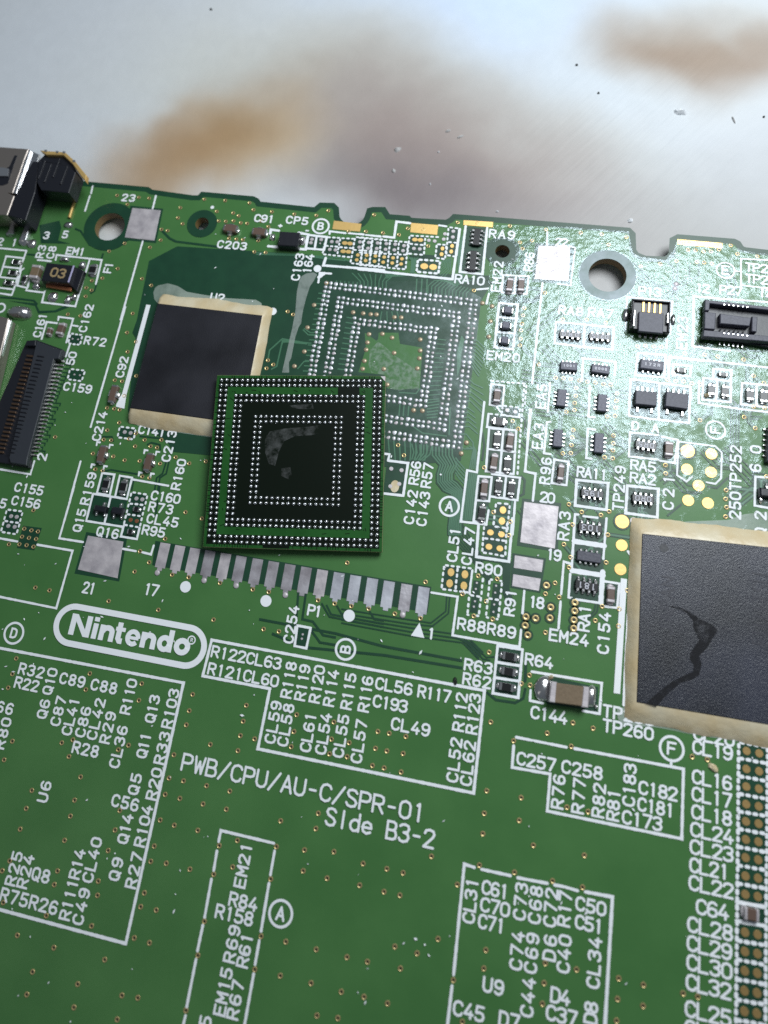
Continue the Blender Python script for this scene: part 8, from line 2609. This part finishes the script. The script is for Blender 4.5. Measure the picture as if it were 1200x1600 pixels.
link('track_gap', md_.mesh('track_gap', 'dark'), board, kind='stuff')
# printed marks
ZS = .045
for w, pts in LINE:
    mb = MB(); closed = len(pts) > 3 and math.hypot(pts[0][0] - pts[-1][0], pts[0][1] - pts[-1][1]) < .02
    dense = []
    for a, b in zip(pts, pts[1:]):
        n = max(1, int(math.hypot(b[0] - a[0], b[1] - a[1]) / .22))
        dense += [(a[0] + (b[0] - a[0]) * k / n, a[1] + (b[1] - a[1]) * k / n) for k in range(n)]
    if not closed: dense.append(pts[-1])
    strip(mb, dense, w, ZS, closed, wob=.13, rise=0); link('printed_line', mb.mesh('printed_line', 'white'), board, (0, 0, random.random() * .012))
for w, pts in DOT:
    mb = MB(); i = 0
    for a, b in zip(pts, pts[1:]):
        a, b = Vector(a), Vector(b); L = (b - a).length; n = max(1, round(L / .5)); d = (b - a) / n
        for k in range(n):
            p, q = a + d * (k + .30), a + d * (k + .66)
            jx, jy = random.uniform(-.012, .012), random.uniform(-.012, .012)
            strip(mb, [(p.x + jx, p.y + jy), (q.x + jx, q.y + jy)], w * random.uniform(.9, 1.1), ZS + .002 + i * .0003); i += 1
    link('dotted_frame', mb.mesh('dotted_frame', 'white'), board, (0, 0, random.random() * .01))
for k, bar in enumerate(BARS):
    mb = MB(); flat(mb, bar[1], ZS + .004); link('printed_bar', mb.mesh('printed_bar', 'white'), board)
for x, y, r, w in RING:
    mb = MB(); annulus(mb, x, y, r - w / 2, r + w / 2, ZS); link('printed_circle', mb.mesh('printed_circle', 'white'), board)
for s, x, y, L, ang, h in TEXT:
    mb = MB(); write(mb, s, L, h, .05, stroke=.175 if h < 1.2 else .19)
    link('lettering', mb.mesh('lettering', 'white'), board, (x, y, random.random() * .01), math.radians(ang))
# brand mark
def brand_mark():
    a, b = Vector(LOGO['a']), Vector(LOGO['b']); r = LOGO['r']; t = LOGO['t']
    d = (b - a).normalized(); ang0 = math.atan2(d.y, d.x)
    pts = []
    for k in range(25): u = ang0 - math.pi / 2 + math.pi * k / 24; pts.append((b.x + math.cos(u) * (r - t / 2), b.y + math.sin(u) * (r - t / 2)))
    for k in range(25): u = ang0 + math.pi / 2 + math.pi * k / 24; pts.append((a.x + math.cos(u) * (r - t / 2), a.y + math.sin(u) * (r - t / 2)))
    mb = MB(); strip(mb, pts, t, ZS, True); link('brand_border', mb.mesh('brand_border', 'white'), board)
    o, e = Vector(LOGO['o']), Vector(LOGO['e']); L = (e - o).length; u = L / 677.; ang = math.atan2((e - o).y, (e - o).x)
    mb = MB(); z = [.046]
    def st(pts, w, closed=False):
        strip(mb, [(x * u, y * u) for x, y in pts], w * u, z[0], closed, cap=False); z[0] += .0012
    def arc(cx, cy, rx, ry, a0, a1, n=14): return [(cx + rx * math.cos(math.radians(a0 + (a1 - a0) * k / n)), cy + ry * math.sin(math.radians(a0 + (a1 - a0) * k / n))) for k in range(n + 1)]
    def poly(p): flat(mb, [(x * u, y * u) for x, y in p], z[0]); z[0] += .0012
    poly([(0, 0), (0, 108), (30, 108), (30, 0)]); poly([(88, 0), (88, 108), (118, 108), (118, 0)]); poly([(2, 108), (34, 108), (116, 0), (84, 0)])
    def stem(x, h=78): poly([(x, 0), (x, h), (x + 28, h), (x + 28, 0)])
    def en(x): stem(x); st([(x + 14, 40)] + arc(x + 46, 46, 25, 20, 150, 0) + [(x + 71, 0)], 28)
    stem(130); poly([(130, 88), (130, 110), (158, 110), (158, 88)])
    en(170)
    st([(279, 104), (279, 24), (288, 12), (304, 12)], 28); poly([(258, 60), (258, 80), (312, 80), (312, 60)])
    st(arc(360, 39, 29, 31, 0, 320, 20), 24); poly([(338, 30), (338, 46), (392, 46), (392, 30)])
    en(404)
    st(arc(536, 39, 27, 29, 0, 360, 22)[:-1], 26, True); poly([(552, 0), (552, 110), (580, 110), (580, 0)])
    st(arc(633, 39, 30, 29, 0, 360, 22)[:-1], 28, True)
    link('brand_name', mb.mesh('brand_name', 'white'), board, (o.x, o.y, 0), ang)
    mb = MB(); x, y = LOGO['reg']; annulus(mb, x, y, .27, .38, ZS, 24); strip(mb, [(x - .07, y - .13), (x - .07, y + .14), (x + .06, y + .14), (x + .09, y + .06), (x + .06, y), (x - .07, y)], .06, ZS + .001); strip(mb, [(x, y), (x + .1, y - .13)], .06, ZS + .002)
    link('registered_mark', mb.mesh('registered_mark', 'white'), board)
brand_mark()
# pads
ROW = [k for k, e in enumerate(PAD) if len(e[1]) == 8]
P1_DULL = {ROW[k] % 17 for k in (3, 5, 6, 7, 8, 9, 15)}
for i, (m, poly) in enumerate(PAD):
    mb = MB(); q = ccw(poly)
    if m == 'white': flat(mb, q, ZS + .003)
    else: prism(mb, q, 0, .052, .02)
    link({'tin': 'contact_pad', 'gold': 'gold_contact', 'white': 'printed_patch'}[m], mb.mesh('contact_pad', 'tin_dull' if m == 'tin' and 0 < len(poly) - 4 and i % 17 in P1_DULL else 'tin_bright' if m == 'tin' and len(poly) > 4 and q[0][0] > 1.5 else m), board)
DISCM = {}
for m, x, y, r, e in DISC:
    key = (m, round(r, 1), e)
    if key not in DISCM:
        mb = MB(); n = 20 if r > .3 else 12; rr = key[1] if key[1] > 0 else .1
        h = .046
        ring = [(rr * math.cos(2 * math.pi * i / n), rr * e * math.sin(2 * math.pi * i / n)) for i in range(n)]
        if m in ('white', 'cream'): flat(mb, ring, ZS + .006)
        else:
            prism(mb, ring, 0, .056, .02)
            if rr > .5: annulus(mb, 0, 0, rr * 1.0, rr * 1.25, .0445, 20, 1)
        DISCM[key] = mb.mesh('test_pad', [m, 'dark'])
    link({'gold': 'test_pad', 'bronze': 'test_pad', 'copper': 'test_pad', 'tin': 'solder_pad', 'white': 'printed_dot', 'cream': 'lacquer_drop'}[m], DISCM[key], board, (x, y, 0))
# vias
def via_mesh(kind):
    mb = MB(); n = 12
    r0, r1 = {'g': (.125, .205), 'b': (.16, .30), 's': (.0, .26), 't': (.0, .24)}[kind]
    if kind in 'gb':
        if kind == 'b': annulus(mb, 0, 0, r1, r1 * 1.5, .047, 16, 2)
        v = []; f = []
        prof = [(r1, .04), (r1 * .9, .06), (r0 * 1.25, .064), (r0, .05), (r0 * .75, .041)]
        for r, z in prof: v += [(r * math.cos(2 * math.pi * i / n), r * math.sin(2 * math.pi * i / n), z) for i in range(n)]
        for k in range(len(prof) - 1):
            for i in range(n): j = (i + 1) % n; f.append((k * n + i, k * n + j, (k + 1) * n + j, (k + 1) * n + i))
        mb.add(v, f, 0)
        flat(mb, circle(0, 0, r0 * .8, n), .0405, 1)  # flat disc painted dark in place of a drilled hole
        return mb.mesh('via', ['via_gold', 'via_hole_shade', 'dark'])
    mound(mb, 0, 0, r1, r1, .10, .03)
    return mb.mesh('via', 'tin' if kind == 's' else 'peach', True)
MAT['via_gold'] = simple('worn_via_gold', (.62, .47, .22), .35, .7)
MAT['peach'] = simple('lacquered_via', (.42, .33, .22), .35, .3)
vm = {k: via_mesh(k) for k in 'gbst'}
vs = sorted(VIA, key=lambda v: (Vector((v[1], v[2], 0)) - CAM).length)
rest = MB()
for i, (k, x, y) in enumerate(vs):
    if i < 300: link('via', vm[k], board, (x, y, 0), random.uniform(0, 6.28))
    else:
        me = vm[k]; b = len(rest.v)
        rest.v += [(v.co.x + x * S, v.co.y + y * S, v.co.z) for v in me.vertices]; 
        rest.f += [tuple(j + b for j in p.vertices) for p in me.polygons]
        rest.m += [p.material_index + (3 if k == 's' else 4 if k == 't' else 0) for p in me.polygons]
link('small_via', rest.mesh('small_via', ['via_gold', 'via_hole_shade', 'dark', 'tin', 'peach']), board, kind='stuff')
# bare ball-grid footprint: leftover solder on every pad
pm = []
for k in range(9):
    mb = MB(); mound(mb, 0, 0, (.15, .18, .19, .205, .215, .185, .22, .17, .195)[k], (.13, .15, .18, .16, .19, .17, .15, .17, .14)[k], (.05, .09, .06, .11, .04, .07, .08, .03, .10)[k], .04, nseg=11, rings=3, wob=.5)
    mb.v = [(a + .003 * math.sin(k * 5), b, c) for a, b, c in mb.v]; pm.append(mb.mesh('footprint_pad', 'tin' if k in (0, 7) else 'padtin', True))
bg_sorted = sorted(BGA, key=lambda v: (Vector((v[0], v[1], 0)) - CAM).length)
rest = MB()
for i, (x, y) in enumerate(bg_sorted):
    me = random.choice(pm); x += random.uniform(-.03, .03); y += random.uniform(-.03, .03)
    if i < 300: link('footprint_pad', me, board, (x, y, 0), random.uniform(0, 6.28))
    else:
        b = len(rest.v); rest.v += [(v.co.x + x * S, v.co.y + y * S, v.co.z) for v in me.vertices]; rest.f += [tuple(j + b for j in p.vertices) for p in me.polygons]; rest.m += [0] * len(me.polygons)
link('small_footprint_pad', rest.mesh('small_footprint_pad', 'padtin', True), board, kind='stuff')

# ---------------------------------------------------------------- soldered components
CACHE = {}
def parts_of(k, L, W, h):
    """meshes of one component lying along x: list of (name, mesh); the first is the body"""
    key = (k, round(L, 1), round(W, 1), round(h, 2))
    if key in CACHE: return CACHE[key]
    L, W = key[1], key[2]; out = []
    def term(name, fn, mats='solder', smooth=False):
        mb = MB(); fn(mb); out.append((name, mb.mesh(name, mats, smooth)))
    b = MB()
    if k == 'R':
        box(b, 0, 0, L * .62, W * .86, .03, h - .01, .03, 1); box(b, 0, 0, L * .40, W * .84, h - .02, h + .012, .01, 0)
        out.append(('resistor', b.mesh('resistor', ['black', 'ceramic'])))
        for s in (-1, 1):
            def f(m, s=s):
                box(m, s * L * .27, 0, L * .15, W * .88, .02, h + .02, .04)
                mound(m, s * L * .40, 0, L * .11, W * .42, h * .55, .02, nseg=10, rings=3, wob=.2)
            term('terminal', f, 'solder')
    elif k == 'C':
        box(b, 0, 0, L * .50, W * .84, .03, h, .05); out.append(('capacitor', b.mesh('capacitor', 'brown' if W > .9 else 'taupe')))
        for s in (-1, 1):
            def f(m, s=s):
                box(m, s * L * .30, 0, L * .16, W * .88, .02, h + .02, .06)
                mound(m, s * L * .42, 0, L * .10, W * .42, h * .5, .02, nseg=10, rings=3, wob=.2)
            term('terminal', f, 'tin')
    elif k == 'C3':
        box(b, 0, 0, L * .80, W * .78, .05, h, .08); out.append(('feedthrough_capacitor', b.mesh('feedthrough_capacitor', 'taupe')))
        for s in (-1, 1):
            term('terminal', lambda m, s=s: (box(m, s * L * .40, 0, L * .12, W * .60, .02, h + .015, .05), mound(m, s * L * .46, 0, L * .08, W * .3, h * .4, .02, nseg=8, rings=3)), 'solder')
            term('side_terminal', lambda m, s=s: (box(m, 0, s * W * .40, L * .30, W * .10, .02, h + .01, .03), mound(m, 0, s * W * .52, L * .20, W * .16, h * .5, .02, nseg=10, rings=3, wob=.3)), 'solder')
    elif k == 'RA':
        box(b, 0, 0, L * .94, W * .46, .03, h, .04); out.append(('resistor_array', b.mesh('resistor_array', 'black')))
        for s in (-1, 1):
            for i in range(4):
                x = L * .92 * (i - 1.5) / 4
                term('terminal', lambda m, x=x, s=s: (box(m, x, s * W * .27, L * .12, W * .20, .02, h + .015, .05), mound(m, x, s * W * .41, L * .075, W * .09, h * .5, .02, nseg=8, rings=3)), 'solder')
    elif k in ('F', 'F4'):
        box(b, 0, 0, L * (.62 if k == 'F' else 1), W, .08, h, .06); out.append(('ferrite_filter', b.mesh('ferrite_filter', 'ferrite')))
        if k == 'F':
            for s in (-1, 1): term('terminal', lambda m, s=s: (box(m, s * L * .40, 0, L * .16, W * .8, .02, h * .6, .05)), 'solder')
        else:
            for s in (-1, 1):
                for i in range(4):
                    x = L * .9 * (i - 1.5) / 4
                    term('terminal', lambda m, x=x, s=s: box(m, x, s * (W * .5 + .13), L * .09, .30, .02, h * .35, .03), 'solder')
    elif k == 'Q':
        box(b, 0, 0, L * .95, W * .62, .06, h, .10); out.append(('transistor', b.mesh('transistor', 'plastic')))
        for x, y in ((L * .05, W * .62), (-L * .32, -W * .55), (L * .32, -W * .55)):
            term('lead', lambda m, x=x, y=y: (box(m, x, y * .75, L * .2, W * .35, .02, h * .4, .05), mound(m, x, y, L * .13, W * .22, h * .42, .02, nseg=10, rings=3, wob=.3)), 'solder')
    elif k == 'TA':
        box(b, 0, 0, L, W, .05, h, .07); out.append(('tantalum_capacitor', b.mesh('tantalum_capacitor', 'plastic')))
    elif k == 'SO':
        box(b, 0, 0, L, W, .12, h, .05); out.append(('switch_chip', b.mesh('switch_chip', 'greyplastic')))
        for i in range(4): term('lead', lambda m, i=i: box(m, L * .5 + .28, W * (i - 1.5) * .24, .55, W * .10, .02, .22, .04), 'solder')
        for i in (-1, 1): term('lead', lambda m, i=i: box(m, -L * .5 - .28, W * .34 * i, .55, W * .13, .02, .22, .04), 'solder')
    elif k == 'IC8':
        box(b, 0, 0, L * .98, W * .62, .06, h, .05); out.append(('small_chip', b.mesh('small_chip', 'greyplastic')))
        for s in (-1, 1):
            for i in range(4):
                x = L * .88 * (i - 1.5) / 4
                term('lead', lambda m, x=x, s=s: (box(m, x, s * W * .38, L * .10, W * .22, .02, h * .5, .03), mound(m, x, s * W * .47, L * .06, W * .08, h * .3, .02, nseg=8, rings=3)), 'solder')
    CACHE[key] = out
    return out
for k, x, y, L, W, ang, mark, h in COMP:
    ps = parts_of(k, L, W, h)
    root = link(ps[0][0], ps[0][1], board, (x + random.uniform(-.03, .03), y + random.uniform(-.03, .03), 0), math.radians(ang + random.uniform(-2.2, 2.2)))
    for nm, me in ps[1:]: link(nm, me, root)
    if mark:
        mb = MB(); n = len(mark); write(mb, mark, min(L * .7, .5 * n), min(W * .36, .62), h + .02, .085)
        link('marking', mb.mesh('marking', 'greyprint'), root, (0, 0, 0), math.pi if k == 'RA' else 0)
for x, y, rx, ry, h in SOLDER:
    mb = MB(); mound(mb, 0, 0, rx, ry, h, .02, wob=.35); link('solder_joint', mb.mesh('solder_joint', 'solder', True), board, (x, y, 0))
# larger parts traced as stacked solids
ROOT = {}
for part, sub, mat, z0, z1, poly in PRISMS:
    cx = sum(p[0] for p in poly) / len(poly); cy = sum(p[1] for p in poly) / len(poly)
    mb = MB(); prism(mb, [(a - cx, b - cy) for a, b in poly], z0, z1, .06 if z1 - z0 > .25 else .02)
    if not sub: ROOT[part] = (link(part, mb.mesh(part, mat), board, (cx, cy, 0)), cx, cy)
    else: r, rx, ry = ROOT[part]; link(sub, mb.mesh(sub, mat), r, (cx - rx, cy - ry, 0))
for part, sub, mat, x, y, rx, ry, h, z in MOUNDS:
    mb = MB(); mound(mb, 0, 0, rx, ry, h, z + .02, nseg=16, rings=5, wob=.35); me = mb.mesh(sub or part, mat, True)
    if sub: r, a, b = ROOT[part]; link(sub, me, r, (x - a, y - b, 0))
    else: link(part, me, board, (x, y, 0))
r, a, b = ROOT['line_filter']
mb = MB(); write(mb, '03', 1.75, 1.15, 1.262, .2); link('marking', mb.mesh('marking', 'goldprint'), r, (.12, .0, 0), math.radians(-4))

def big_chip(poly, h, mat, rims, name):
    """moulded chip with a fillet of cream underfill; rims = fillet width on the four sides (top, right, bottom, left)"""
    p = [Vector(q) for q in poly]
    c = sum(p, Vector((0, 0))) / 4
    mb = MB(); prism(mb, [tuple(q - c) for q in p], .12, h, .05)
    root = link(name, mb.mesh(name, mat), board, (c.x, c.y, 0))
    q = ccw(poly); q = [Vector(v) - c for v in q]
    n = 4; N = 44; inner = []; mid = []; outer = []
    # walk the sides of the original order top(0-1) right(1-2) bottom(2-3) left(3-0)
    o = [v - c for v in p]
    def norm_out(a, b):
        d = (b - a).normalized(); nn = Vector((d.y, -d.x)); return nn if nn.dot((a + b) / 2) > 0 else -nn
    for s in range(4):
        a, b = o[s], o[(s + 1) % 4]; nn = norm_out(a, b); w = rims[s]; wprev = rims[s - 1]; wnext = rims[(s + 1) % 4]
        nprev = norm_out(o[s - 1], o[s]); nnext = norm_out(o[(s + 1) % 4], o[(s + 2) % 4])
        for i in range(N):
            t = i / N; base = a + (b - a) * t
            e0 = max(0, 1 - t * 12); e1 = max(0, 1 - (1 - t) * 12)
            off = nn * w + nprev * wprev * e0 ** 2 * .9 + nnext * wnext * e1 ** 2 * .9
            jit = 1 + .20 * noise.noise((base.x * .3, base.y * .3, s * 3.1)) + .05 * noise.noise((base.x * 1.7, base.y * 1.7, 7.7))
            inner.append((base.x, base.y, h * .93)); m_ = base + off * .5 * jit; mid.append((m_.x, m_.y, h * .74)); o_ = base + off * jit; outer.append((o_.x, o_.y, .06))
    K = 4 * N; v = inner + mid + outer; f = []
    for i in range(K):
        j = (i + 1) % K
        f += [(i, j, K + j, K + i), (K + i, K + j, 2 * K + j, 2 * K + i)]
    if area2([(x, y) for x, y, z in outer]) > 0: f = [x[::-1] for x in f]
    mb = MB(); mb.add(v, f); me = mb.mesh('underfill', 'cream', True); link('underfill', me, root)
    return root, c
memA, cA = big_chip(CHIP_A, 1.0, 'epoxy_matte', (1.45, .72, 1.35, .12), 'memory_chip')
memB, cB = big_chip(CHIP_B, 1.0, 'epoxy', (1.5, .9, 1.6, .78), 'memory_chip')
for k_, st_ in enumerate(CHIP_STAIN):
    mb = MB(); flat(mb, [(x - cB.x, y - cB.y) for x, y in st_], 1.004 + k_ * .002); link('flux_stain', mb.mesh('flux_stain', 'wet'), memB, kind='stuff')
o = [Vector(v) for v in CHIP_B]; ex = (o[1] - o[0]).normalized(); ey = (o[3] - o[0]).normalized()
mb = MB(); d = o[0] + ex * 1.75 + ey * 1.0 - cB; flat(mb, circle(d.x, d.y, .36, 20), 1.004); link('pin_one_dot', mb.mesh('pin_one_dot', 'plastic'), memB)
for s, dx, dy, L, h in (('FUJITSU', 9.3, 5.0, 5.6, 1.4), ('MB82M8080', 11.9, 6.6, 8.2, 1.4), ('JAPAN', 2.1, 5.6, 4.6, 1.1)):
    mb = MB(); write(mb, s, L, h, 1.005, .13); d = o[0] + ex * dx + ey * dy - cB; link('marking', mb.mesh('marking', 'engrave'), memB, (d.x, d.y, 0), math.radians(90))
memA['label'] = 'matte black memory chip in cream underfill, partly under the loose chip'; memB['label'] = 'glittering blue-black memory chip with a dark branching flux stain'
# residue films
for m, z, poly in FILMS:
    mb = MB(); lp = [ccw(poly)] + [circle(h[0], h[1], h[2] * f_) for h, f_ in zip(HOLES, (1.02, 1.02, 1.9, 1.50))]; vs_ = []; fs_ = []
    for q in lp: fs_.append(list(range(len(vs_), len(vs_) + len(q)))); vs_ += [Vector(p) for p in q]
    r_ = delaunay_2d_cdt(vs_, [], fs_, 1, 1e-5)
    mb.add([(v.x, v.y, z) for v in r_[0]], [f for f, og in zip(r_[2], r_[5]) if 0 in og and all(i == 0 for i in og)])
    link({'f': 'flux_residue', 'p': 'copper_plane'}.get(m[0], 'residue_smear'), mb.mesh('residue', m), board, kind='stuff')

# ---------------------------------------------------------------- the loose ball-grid chip
chip = link('loose_chip', None)
chip['label'] = 'loose square green-black chip lying ball side up, leaning on the memory chip corner'
chip['category'] = 'chip'
ex, ey, ez = (Vector(LOOSE[k]) for k in ('ex', 'ey', 'ez'))
mw = Matrix((ex, ey, ez)).transposed().to_4x4(); mw.translation = Vector(LOOSE['cen']) * S; chip.matrix_world = mw
A = LOOSE['side'] / 2
sq = lambda a: [(-a, -a), (a, -a), (a, a), (-a, a)]
mb = MB(); prism(mb, sq(A), -.42, 0, .03, 1)
mb.f[0:1] = [mb.f[0]]; mb.m[0] = 0
link('substrate', mb.mesh('substrate', ['chip_dark', 'chip_edge']), chip)
mb = MB(); prism(mb, sq(A - .9), -.80, -.42, .02); link('moulding', mb.mesh('moulding', 'plastic'), chip)
mb = MB()
def frame(mb, a, b, z, mi=0):
    o, i = sq(a), sq(b); mb.add([(x, y, z) for x, y in o + i], [(k, (k + 1) % 4, 4 + (k + 1) % 4, 4 + k) for k in range(4)], mi)
frame(mb, A - .03, 7.74, .006); frame(mb, 6.86, 6.18, .006)
link('green_band', mb.mesh('green_band', 'chip_green'), chip)
mb = MB()
for x0, x1, y0, y1 in ((3.6, 5.6, 6.1, 6.95), (-2.6, -.2, -7.95, -7.6)):
    mb = MB(); flat(mb, [(x0, y0), (x1, y0), (x1, y1), (x0, y1)], .012); link('dark_patch', mb.mesh('dark_patch', 'chip_dark'), chip)
mb = MB()
for k in range(60):
    t = -7.0 + k * .237; 
    for s in (-1, 1):
        for q in ((t, s * 7.72), (s * 7.72, t)):
            if random.random() < .6:
                d = .22 * random.uniform(.5, 1.3); strip(mb, [(q[0], q[1]), (q[0] + (0 if abs(q[1]) > abs(q[0]) else s * d), q[1] + (s * d if abs(q[1]) > abs(q[0]) else 0))], .07, .012, cap=False)
for k in range(40):
    x, y = random.uniform(-6.4, 6.4), random.choice((-1, 1)) * random.uniform(6.1, 6.6)
    if random.random() < .5: x, y = y, x
    strip(mb, [(x, y), (x + random.uniform(-.5, .5), y + random.uniform(-.3, .3))], .06, .0125, cap=False)
link('escape_track', mb.mesh('escape_track', 'chip_dark'), chip, kind='stuff')
mb = MB(); mound(mb, 0, 0, .17, .17, .21, 0, nseg=12, rings=5); ballm = mb.mesh('solder_ball', 'ball', True)
P_ = .5017; cnt = 0; rest = MB(); spots = []
for i in range(31):
    for j in range(31):
        m_ = min(i, j, 30 - i, 30 - j)
        if m_ in (0, 1, 3, 4, 7, 8) and not (i == 0 and j == 0): spots.append((m_, (i - 15) * P_, (j - 15) * P_))
spots.sort()
for m_, x, y in spots:
    x += random.uniform(-.012, .012); y += random.uniform(-.012, .012)
    if cnt < 300: link('solder_ball', ballm, chip, (x, y, .004)); cnt += 1
    else:
        b = len(rest.v); rest.v += [(v.co.x + x * S, v.co.y + y * S, v.co.z + .004 * S) for v in ballm.vertices]; rest.f += [tuple(q + b for q in p.vertices) for p in ballm.polygons]; rest.m += [0] * len(ballm.polygons)
link('inner_solder_ball', rest.mesh('inner_solder_ball', 'ball', True), chip, kind='stuff')
mb = MB(); flat(mb, [(7.55, 7.98), (7.98, 7.98), (7.98, 7.5)], .013); link('corner_mark', mb.mesh('corner_mark', 'tin'), chip)
def smudge(pts, z):
    mb = MB(); flat(mb, pts, z); link('residue_smudge', mb.mesh('residue_smudge', 'smudge'), chip, kind='stuff')
smudge([(-2.9, .6), (-3.0, 1.9), (-2.6, 2.6), (-1.2, 2.9), (1.0, 3.1), (1.9, 3.25), (2.0, 2.5), (1.3, 2.3), (-.2, 2.2), (-1.2, 1.7), (-1.6, .8), (-1.9, -.6), (-2.5, -.4)], .010)
smudge([(-1.3, -.8), (-.5, -.7), (-.3, -1.4), (-.6, -1.8), (-1.3, -1.5)], .011)
smudge([(-.9, 5.1), (1.3, 5.3), (1.4, 4.8), (.2, 4.75), (-.6, 4.9)], .012)

# ---------------------------------------------------------------- crumbs lying on the mat, board and parts
for name, label, m, x, y, a, b, h, z, rot in DEBRIS:
    mb = MB(); n = 9; v = []; f = []
    for k in range(3):
        s = (1, .75, .3)[k]
        for i in range(n):
            t = 2 * math.pi * i / n; w = 1 + .45 * noise.noise((x + math.cos(t) * 2, y + math.sin(t) * 2, k * 1.3))
            v.append((math.cos(t) * a * s * w, math.sin(t) * b * s * w, h * (0, .62, 1)[k] * (1 + .4 * noise.noise((x + t, y, k)))))
    for k in range(2):
        for i in range(n): j = (i + 1) % n; f.append((k * n + i, k * n + j, (k + 1) * n + j, (k + 1) * n + i))
    f.append(tuple(range(2 * n, 3 * n))); mb.add(v, f)
    o = link(name, mb.mesh(name, {'dark': 'charred'}.get(m, m)), None, (x, y, z), rot)
    o['group'] = {'plastic_scrap': 'scraps of plastic and residue on the mat', 'dust_speck': 'specks of dust on the mat', 'paint_chip': 'crumbs of lacquer on the board', 'burnt_crumb': 'crumbs of lacquer on the board'}[name]
    o['label'] = label; o['category'] = {'plastic_scrap': 'scrap', 'dust_speck': 'dust speck', 'paint_chip': 'chip of lacquer', 'burnt_crumb': 'crumb'}[name]

# fine dust on the board
mb = MB()
for k in range(240):
    x, y = random.uniform(-32, 38), random.uniform(-56, 18); r = random.uniform(.025, .07) * (1 if k % 6 else 1.5); a = random.uniform(0, 3.14); e = random.uniform(1, 3.5)
    c, s_ = math.cos(a), math.sin(a)
    mb.add([(x + c * r * e, y + s_ * r * e, .10), (x - s_ * r, y + c * r, .13), (x - c * r * e, y - s_ * r * e, .10), (x + s_ * r, y - c * r, .09)], [(0, 1, 2, 3)])
o = link('dust', mb.mesh('dust', 'scrap'), kind='stuff')
o['label'] = 'fine pale dust specks and fibres scattered over the green board'; o['category'] = 'dust'
